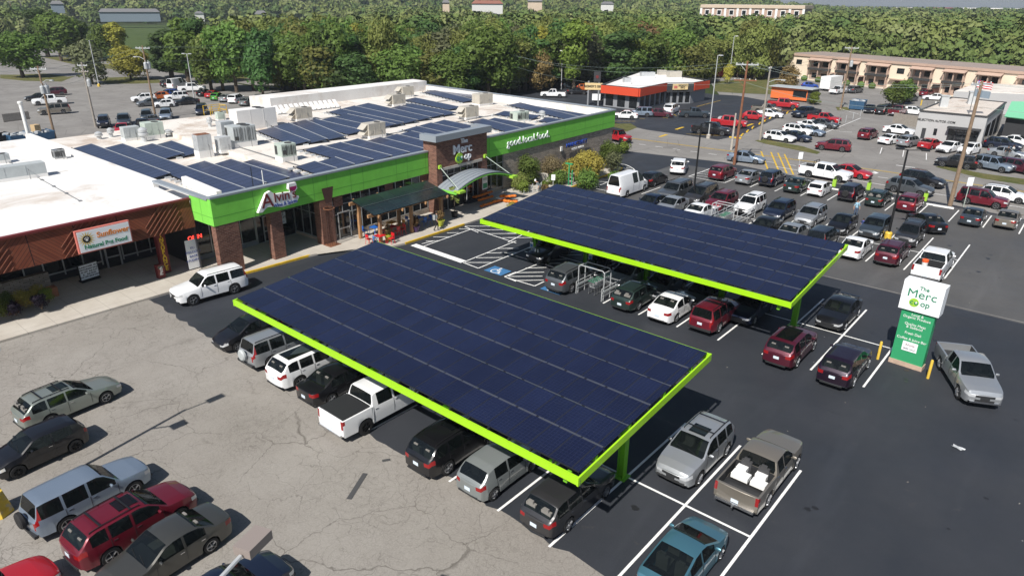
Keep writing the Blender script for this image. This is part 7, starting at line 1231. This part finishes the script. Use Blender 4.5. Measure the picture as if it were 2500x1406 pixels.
# ---------- vehicles: kind, px, py (middle of the body), heading, paint, name, label, extras ----------
NM=dict(sedan='sedan',compact='hatchback',mini='small_hatchback',wagon='station_wagon',prius='liftback',suv='crossover',boxsuv='suv',bigsuv='large_suv',minivan='minivan',van='cargo_van',jeep='open_jeep',pickup='pickup_truck',crewcab='crew_cab_pickup')
CT=dict(sedan='car',compact='car',mini='car',wagon='car',prius='car',suv='SUV',boxsuv='SUV',bigsuv='SUV',minivan='minivan',van='van',jeep='off-roader',pickup='pickup truck',crewcab='pickup truck')
G1='vehicles on the old asphalt at lower left'; G2='vehicles around the solar carports'; G3='vehicles in the north rows of the lot'; G4='vehicles on the street'; G5='vehicles at the restaurant and dealer'; G6='vehicles in the back lot'
CARS=[
('wagon',166,968,95,'sage','pale sage green station wagon with roof bars and sunroof at the left',G1,['rack','sunroof'],0,None),
('mini',90,1083,-85,'black','small black hatchback with red seats facing left at the left edge',G1,[],1,None),
('boxsuv',215,1198,95,'silverblue','silver blue SUV with a spare wheel on its tailgate, nearest the yellow base',G1,['spare'],0,None),
('suv',322,1265,95,'darkred','dark red SUV with silver roof bars between silver blue SUV and grey sedan',G1,['rack','sunroof'],0,'grey'),
('sedan',400,1335,-85,'olive','olive grey sedan with its nose toward the bottom edge',G1,[],0,None),
('sedan',-58,1470,95,'red','bright red car cut off by the lower left corner',G1,[],0,None),
('suv',548,1462,93,'navy','dark navy car under the brown lamp head at the bottom',G1,[],0,None),
('bigsuv',510,690,-94,'white','white large SUV parked facing left along the sidewalk',G1,['rails'],0,None),
('compact',606,803,-90,'black','black retro hatchback facing out at the left end of the near carport',G2,[],0,None),
('boxsuv',688,838,90,'silver','silver SUV with covered spare wheel at the near carport',G2,['rails','sparecover'],0,None),
('suv',758,882,90,'white','white crossover with black panoramic roof at the near carport',G2,['blackroof'],0,None),
('sedan',835,918,90,'black','glossy black sedan between white crossover and white pickup',G2,[],0,None),
('crewcab',925,968,90,'white','white pickup with black bed cover under the near carport',G2,['tonneau'],1,None),
('suv',1110,1072,90,'black','black crossover with rails and sunroof right of the empty stall',G2,['rails','sunroof'],0,None),
('compact',1222,1128,90,'ash','small ash grey hatchback beside the black crossover',G2,[],0,None),
('wagon',1392,1198,90,'darkgrey','dusty dark grey wagon at the right end of the near carport',G2,[],0,None),
('suv',1700,1093,-90,'silver','silver three row SUV facing the camera with sunroof and roof bars',G2,['rack','sunroof'],0,None),
('pickup',1860,1138,90,'tan','tan pickup with groceries and water packs in its open bed',G2,['hitch'],0,None),
('prius',1672,1350,90,'teal','teal liftback with cloths behind the rear glass at the bottom right',G2,[],0,None),
('suv',1398,672,90,'grey','gunmetal crossover at the left end of the far carport row',G2,['rails'],0,None),
('wagon',1558,712,90,'green','dark green wagon between the cart corral and white sedan',G2,['rails'],0,None),
('sedan',1648,738,90,'white','white sedan half in carport shade',G2,[],0,None),
('boxsuv',1748,762,90,'darkred','dark red SUV at the right end of the far carport row',G2,['rails'],0,None),
('sedan',1345,605,-90,'black','black car deep in shade at the left of the far carport',G2,[],0,None),('compact',1470,645,-90,'darkgrey','dark car in shade behind the charging posts',G2,[],0,None),
('sedan',1535,665,-90,'silver','silver sedan facing out behind the green wagon',G2,[],0,None),('sedan',1622,688,-90,'grey','grey sedan facing out behind the white sedan',G2,[],0,None),('sedan',1718,712,-90,'darkgrey','dark grey sedan facing out behind the dark red SUV',G2,[],0,None),('sedan',1835,742,-90,'navy','navy sedan in shade near the right end of the far carport',G2,[],0,None),
('sedan',2050,755,-90,'black','glossy black sedan with rear spoiler facing the camera right of the far carport',G2,['spoiler'],0,None),
('suv',1932,838,90,'maroon','wine red crossover with black glass roof turning its front wheels',G2,['blackroof'],0,None),
('suv',2064,882,90,'plum','very dark plum crossover beside the left yellow bollard',G2,[],0,'grey'),
('pickup',2363,908,None,'silver','silver grey pickup with open bed driving past the pylon sign',G2,[],0,None),
# north rows
('sedan',1590,492,-90,'navy','dark blue car roof just above the far carport edge, leftmost',G3,[],0,None),('sedan',1640,498,-90,'silver','silver car roof between dark blue and white cars behind the carport',G3,[],0,None),('sedan',1712,512,90,'white','white car roof above the far carport edge',G3,[],0,None),('sedan',1868,550,-90,'black','black car half hidden by the carport edge below the navy crossover',G3,[],0,None),('sedan',1938,562,90,'silver','pale silver car behind the carport edge',G3,[],0,None),('boxsuv',2010,577,90,'black','black SUV half hidden by the carport corner',G3,[],0,None),
('sedan',2092,597,90,'white','white sedan at the right corner of the far carport',G3,[],0,None),('suv',2180,612,90,'maroon','maroon crossover with grey lower body beside the light pole',G3,['rails'],0,'grey'),('crewcab',2282,637,90,'white','white pickup carrying an orange topped bucket, alone in its stall',G3,['hitch'],0,None),
('bigsuv',1648,463,-90,'grey','grey SUV with chrome bumper facing the camera behind the white van',G3,['rails'],0,None),('minivan',1712,474,-90,'darkgrey','dark grey minivan right of the grey SUV',G3,['rails'],0,None),('suv',1762,490,-90,'darkred','dark red crossover facing the camera beside the cart corral',G3,['rails'],0,None),('boxsuv',1832,499,-90,'white','white SUV with roof rails and sunroof facing the camera',G3,['rails','sunroof'],0,None),('suv',1903,513,-90,'navy','navy crossover right of the white SUV',G3,['rails'],0,None),('suv',1980,525,-90,'silver','silver crossover between navy crossover and black liftback',G3,['rails'],0,None),('prius',2058,542,-90,'black','black liftback beside the woman and child',G3,[],0,None),('suv',2137,553,-90,'slate','slate blue crossover right of the child',G3,[],0,None),('boxsuv',2222,570,-90,'darkgrey','dark grey SUV with amber indicators behind the light pole',G3,['rack'],0,None),
('compact',1598,433,90,'black','black hatchback beside the white van',G3,[],0,None),('suv',1765,419,90,'darkred','dark red crossover at the left of the street side row',G3,[],0,None),('sedan',1830,428,90,'silver','silver sedan in the street side row',G3,[],0,None),('boxsuv',1887,433,90,'navy','navy SUV with spare wheel in the street side row',G3,['spare'],0,None),('sedan',1948,447,90,'green','dark green sedan in the street side row',G3,[],0,None),('mini',2002,457,90,'white','white compact car in the street side row',G3,[],0,None),('boxsuv',2080,467,90,'plum','dark SUV with spare wheel and tall lamps in the street side row',G3,['spare'],0,None),('wagon',2147,479,90,'green','dark green wagon with pale plate in the street side row',G3,['rails'],0,None),('suv',2223,492,90,'darkred','dark red SUV at the right of the street side row',G3,['rails'],0,None),
('sedan',2262,537,128,'black','black sedan reversing diagonally across the aisle',G3,[],0,None),('sedan',2378,523,90,'slate','slate blue sedan right of the leaning utility pole',G3,[],0,None),('sedan',2462,529,90,'tan','champagne sedan at the right edge of the street side row',G3,[],0,None),
('van',1533,450,90,'white','white high roof cargo van at the end of the far carport',G3,[],0,None),('suv',1658,404,112,'white','white crossover driving away toward the street',G3,[],0,None),
# street
('sedan',1822,382,10,'silverblue','pale blue sedan entering from the street behind the red brown pole',G4,[],0,None),('crewcab',2017,417,-5,'white','long white four door pickup with grey arches on the street',G4,['headrack'],0,None),('sedan',2078,416,-5,'red','red coupe half hidden behind the long white pickup',G4,[],0,None),('suv',2252,437,-8,'black','black crossover behind the silver grey one on the street',G4,['rails'],0,None),('suv',2222,456,-8,'grey','silver grey crossover with big wheels on the street',G4,[],0,None),('boxsuv',2400,484,-3,'darkred','dark red SUV passing on the street beyond the utility pole',G4,['rails'],0,None),('wagon',2455,472,-3,'white','white wagon passing behind the dark red SUV on the street',G4,['rails'],0,None),('jeep',1510,334,-12,'red','red off-roader with black roof emerging past the store corner',G4,['softtop'],1,None),
# dealer lot
('suv',2035,354,189,'darkred','dark red crossover turning out of the dealer lot',G5,[],0,None),('wagon',1905,332,-6,'white','white wagon at the front of the slanted row in the dealer lot',G5,['rails'],0,None),('sedan',1943,331,-8,'navy','black blue sedan behind the white wagon in the slanted row',G5,[],0,None),('suv',1949,317,-8,'white','white crossover in the slanted dealer row',G5,['rails'],0,None),('sedan',1978,318,-8,'silverblue','silver blue sedan in the slanted dealer row',G5,[],0,None),('sedan',1981,304,-8,'white','white sedan in the middle of the slanted dealer row',G5,[],0,None),('sedan',2012,300,-8,'grey','grey sedan next to the red pickup in the slanted dealer row',G5,[],0,None),('pickup',2013,289,-5,'red','red pickup at the back of the slanted dealer row',G5,[],0,None),('crewcab',1968,273,-112,'navy','navy pickup with chrome grille facing the camera',G5,[],0,None),('crewcab',1913,252,14,'red','red pickup in front of the orange food stand',G5,[],0,None),
('suv',2120,326,85,'darkred','dark red crossover standing alone in the dealer aisle',G5,[],0,None),('sedan',2197,315,-5,'white','white sedan by the board fence of the dealer',G5,[],0,None),('sedan',2178,338,70,'white','white sedan with red lamps at the start of the dealer front row',G5,[],0,None),('suv',2221,344,75,'silver','silver crossover in the dealer front row',G5,['rails'],0,None),('sedan',2273,349,75,'red','red sedan in the dealer front row',G5,[],0,None),('sedan',2318,357,-105,'white','white sedan facing the camera in the dealer front row',G5,[],0,None),('compact',2367,362,-105,'white','white hatchback before the showroom door',G5,[],0,None),('suv',2335,394,185,'black','black crossover with yellow price sticker on the verge',G5,[],0,None),('boxsuv',2428,401,-20,'silverblue','silver blue SUV with yellow price sticker',G5,['rails'],0,None),('suv',2488,406,-20,'maroon','maroon SUV cut by the right edge at the dealer',G5,[],0,None),('suv',2450,352,-5,'navy','navy crossover near the right edge at the dealer',G5,[],0,None),('sedan',2485,342,-5,'white','white sedan behind the navy crossover at the right edge',G5,[],0,None),('sedan',2462,371,-10,'silver','silver sedan behind the two standing men',G5,[],0,None),
('sedan',1525,279,210,'white','white sedan beside the restaurant at the store corner',G5,[],0,None),('boxsuv',1563,274,212,'silverblue','silver blue SUV parked at the restaurant windows',G5,[],0,None),('sedan',1612,275,25,'maroon','dark maroon sedan parked at the restaurant windows',G5,[],0,None),('minivan',1640,265,100,'white','white camper van with rear window at the restaurant',G5,[],0,None),('pickup',1695,276,35,'slate','slate blue pickup in the restaurant lot',G5,[],0,None),('crewcab',1736,313,15,'black','black pickup at the exit of the restaurant lot',G5,['tonneau'],0,None),('crewcab',1780,296,15,'red','red utility truck with tool boxes behind the black pickup',G5,['toolbox'],0,None),('compact',1842,282,14,'red','red hatchback by the yellow wheel stops',G5,[],0,None),('sedan',1880,276,10,'white','white sedan behind the red hatchback',G5,[],0,None),('pickup',1872,266,12,'tan','tan pickup with cap behind the white sedan',G5,[],0,None),
('suv',1470,238,90,'slate','blue grey car between sign posts and restaurant wall',G5,[],0,None),('sedan',1410,222,37,'black','black sedan glinting behind the store',G5,[],0,None),('pickup',1350,229,217,'white','white pickup behind the store rear corner',G5,[],0,None),('compact',1428,213,37,'orange','orange hatchback behind the black sedan',G5,[],0,None),('sedan',1395,208,0,'slate','dark car in the tree shade behind the black sedan',G5,[],0,None),
('compact',1978,208,20,'blue','bright blue hatchback at the motel',G5,[],0,None),('suv',2088,219,75,'grey','grey crossover in front of the motel',G5,[],0,None),('pickup',2047,221,80,'white','white pickup in front of the box trailer',G5,[],0,None),('boxsuv',2222,239,75,'slate','dark blue SUV behind the leafy tree at the dealer',G5,[],0,None),('suv',2263,227,80,'darkred','dark red crossover at the motel',G5,[],0,None),('sedan',2282,236,195,'white','white car beside the motel drive',G5,[],0,None),('sedan',2124,265,-80,'black','black car at the left of three parked behind the dealer',G5,[],0,None),('minivan',2156,268,90,'black','black van between black car and dark red pickup',G5,[],0,None),('pickup',2193,271,85,'darkred','dark red pickup behind the dealer fence',G5,[],0,None),('compact',2234,270,0,'white','small white car partly behind the board fence',G5,[],0,None),
# back lot
('van',434,206,118,'white','white van between dark car and white pickup in the back lot',G6,[],0,None),('crewcab',468,213,60,'white','white pickup at the far row of the back lot',G6,[],0,None),('suv',413,204,118,'black','black SUV left of the white van',G6,[],0,None),('sedan',499,225,128,'black','black car under the tree row',G6,[],0,None),('sedan',519,229,128,'red','red car under the tree row',G6,[],0,None),('compact',531,235,128,'lime','bright green hatchback under the tree row',G6,[],0,None),('sedan',553,238,128,'silver','silver sedan right of the green hatchback',G6,[],0,None),('minivan',577,241,128,'white','small white van under the tree row',G6,[],0,None),('sedan',602,247,128,'ash','ash coloured sedan right of the small white van',G6,[],0,None),('pickup',632,243,50,'grey','grey pickup at the end of the tree row',G6,[],0,None),
('suv',350,239,-106,'white','white crossover in the middle group of the back lot',G6,[],0,None),('sedan',365,249,-106,'grey','grey sedan before the white crossover in the back lot',G6,[],0,None),('mini',399,252,-106,'white','small white hatchback in the middle group of the back lot',G6,[],0,None),('boxsuv',430,235,-106,'white','white SUV with dark windows in the middle group',G6,[],0,None),('sedan',455,246,-106,'black','black sedan at the right of the middle group',G6,[],0,None),('suv',410,229,-106,'blue','bright blue car in the middle group',G6,[],0,None),('compact',388,233,-106,'orange','orange car left of the bright blue one',G6,[],0,None),
('crewcab',120,243,-106,'white','white pickup by the transformer pole',G6,[],0,None),('bigsuv',131,265,-106,'tan','silver tan large SUV by the transformer pole',G6,['rails'],0,None),('suv',132,224,-106,'maroon','dark maroon SUV behind the white pickup',G6,[],0,None),('sedan',92,236,-106,'black','black car in the shade at the left of the back lot',G6,[],0,None),
('jeep',253,298,-24,'navy','navy off-roader facing the camera beside the slim grey pole',G6,[],0,None),('crewcab',302,292,-22,'slate','dark blue pickup behind the red sedan',G6,[],0,None),('sedan',298,312,-28,'red','red sedan at the back wall of the shop',G6,[],0,None),('pickup',348,305,150,'navy','navy pickup with red lamps at the back wall',G6,[],0,None),('boxsuv',358,283,-25,'slate','grey blue SUV beside the transformer pole',G6,[],0,None),('minivan',405,280,-28,'silverblue','silver blue minivan behind the roof units',G6,[],0,None),('minivan',492,268,-30,'navy','dark blue minivan beside the yellow roof rail',G6,[],0,None),('sedan',372,290,160,'grey','grey car behind the navy pickup',G6,[],0,None),
('sedan',9,78,30,'red','red car on the street at the top left edge',G6,[],0,None),('sedan',3,61,30,'black','dark car on the street at the top left edge',G6,[],0,None),('suv',528,49,0,'slate','small dark car on the park road',G6,[],0,None)]
for k,px,py,hd,pt,lb,gr,ex,dr_,two in CARS:
    H_=VK[k]['top']; zc=.75 if k not in('van','bigsuv','crewcab') else .95
    p=at(px,py,zc)
    if hd is None: q=at(2395,960)-at(2320,850); hd=math.degrees(math.atan2(q.y,q.x))
    make_vehicle(k,NM[k],pt,lb,CT[k],gr,(p.x,p.y,.026 if gr in(G1,G2,G3) else .02),R(hd),ex,dr_,two)
# things carried and parked on wheels
b=at(1862,1128,0); 
for i,(dx,dy,s,lb) in enumerate(((-.45,-.95,(.42,.3,.22),'paper towel pack, left one in the tan pickup bed'),(.35,-.9,(.45,.3,.22),'paper towel pack, right one in the tan pickup bed'),(-.3,-1.4,(.7,.4,.22),'white carton in front of the paper packs in the tan pickup bed'),(.45,-1.4,(.6,.35,.2),'low white water pack in the tan pickup bed'))):
    o=MB().box((0,0,s[2]/2),s).build('carton','white',None,(at(1860,1138,.75).x+dx,at(1860,1138,.75).y+dy-.1,.80+s[2]/2-.02),label=lb,cat='carton')
o=empty('bucket',(at(2282,637,.95).x-.35,at(2282,637,.95).y-1.75,.78),0,'white bucket with orange rim in the white pickup bed','bucket'); MB().lathe([(.001,0),(.18,0),(.21,.5),(.2,.5)],n=14).build('bucket_body','white',o,smooth=True); MB().lathe([(.22,.5),(.22,.68),(.12,.72),(.001,.7)],n=14).build('lid','neon_orange' if 'neon_orange' in MATS else mat('neon_orange',(.8,.12,.03),.5),o)
t=empty('box_trailer',tuple(at(2026,221)),R(80),'tall white box trailer hitched in the motel lot','trailer'); MB().bb(-2.8,2.8,-1.2,1.2,.5,3.2).build('trailer_body','white',t); MB().bb(-2.85,-2.8,-1.0,1.0,.6,3.0).build('rear_door','sign_white',t)
for x in(-.5,.5):
    for s in(-1,1): w=bpy.data.objects.new('wheel',WHEEL); COL.objects.link(w); w.parent=t; w.location=(x,s*1.22,.38); w.scale=(.38,1,.38)
MB().bar((2.8,0,.5),(4.2,0,.5),.1).build('drawbar','steel',t)
MB().lathe([(1.7,0),(1.7,2.4),(1.2,2.7),(.001,2.8)],n=18).build('tank','red_plastic',None,tuple(at(1752,186)),smooth=True,label='round red tank behind the grass strip right of the restaurant',cat='tank')
# ---------- thin summer haze ----------
hz=MB().bb(-6800,4800,-2800,6800,-1.1,42).build('haze','underbody',kind='stuff'); hm=bpy.data.materials.new('haze_air'); hm.use_nodes=True; t=hm.node_tree; t.nodes.remove(t.nodes['Principled BSDF']); v=t.nodes.new('ShaderNodeVolumePrincipled'); v.inputs['Density'].default_value=.0002; v.inputs['Color'].default_value=(.80,.88,1,1); v.inputs['Anisotropy'].default_value=.2; t.links.new(v.outputs[0],t.nodes['Material Output'].inputs['Volume']); hz.data.materials.clear(); hz.data.materials.append(hm)
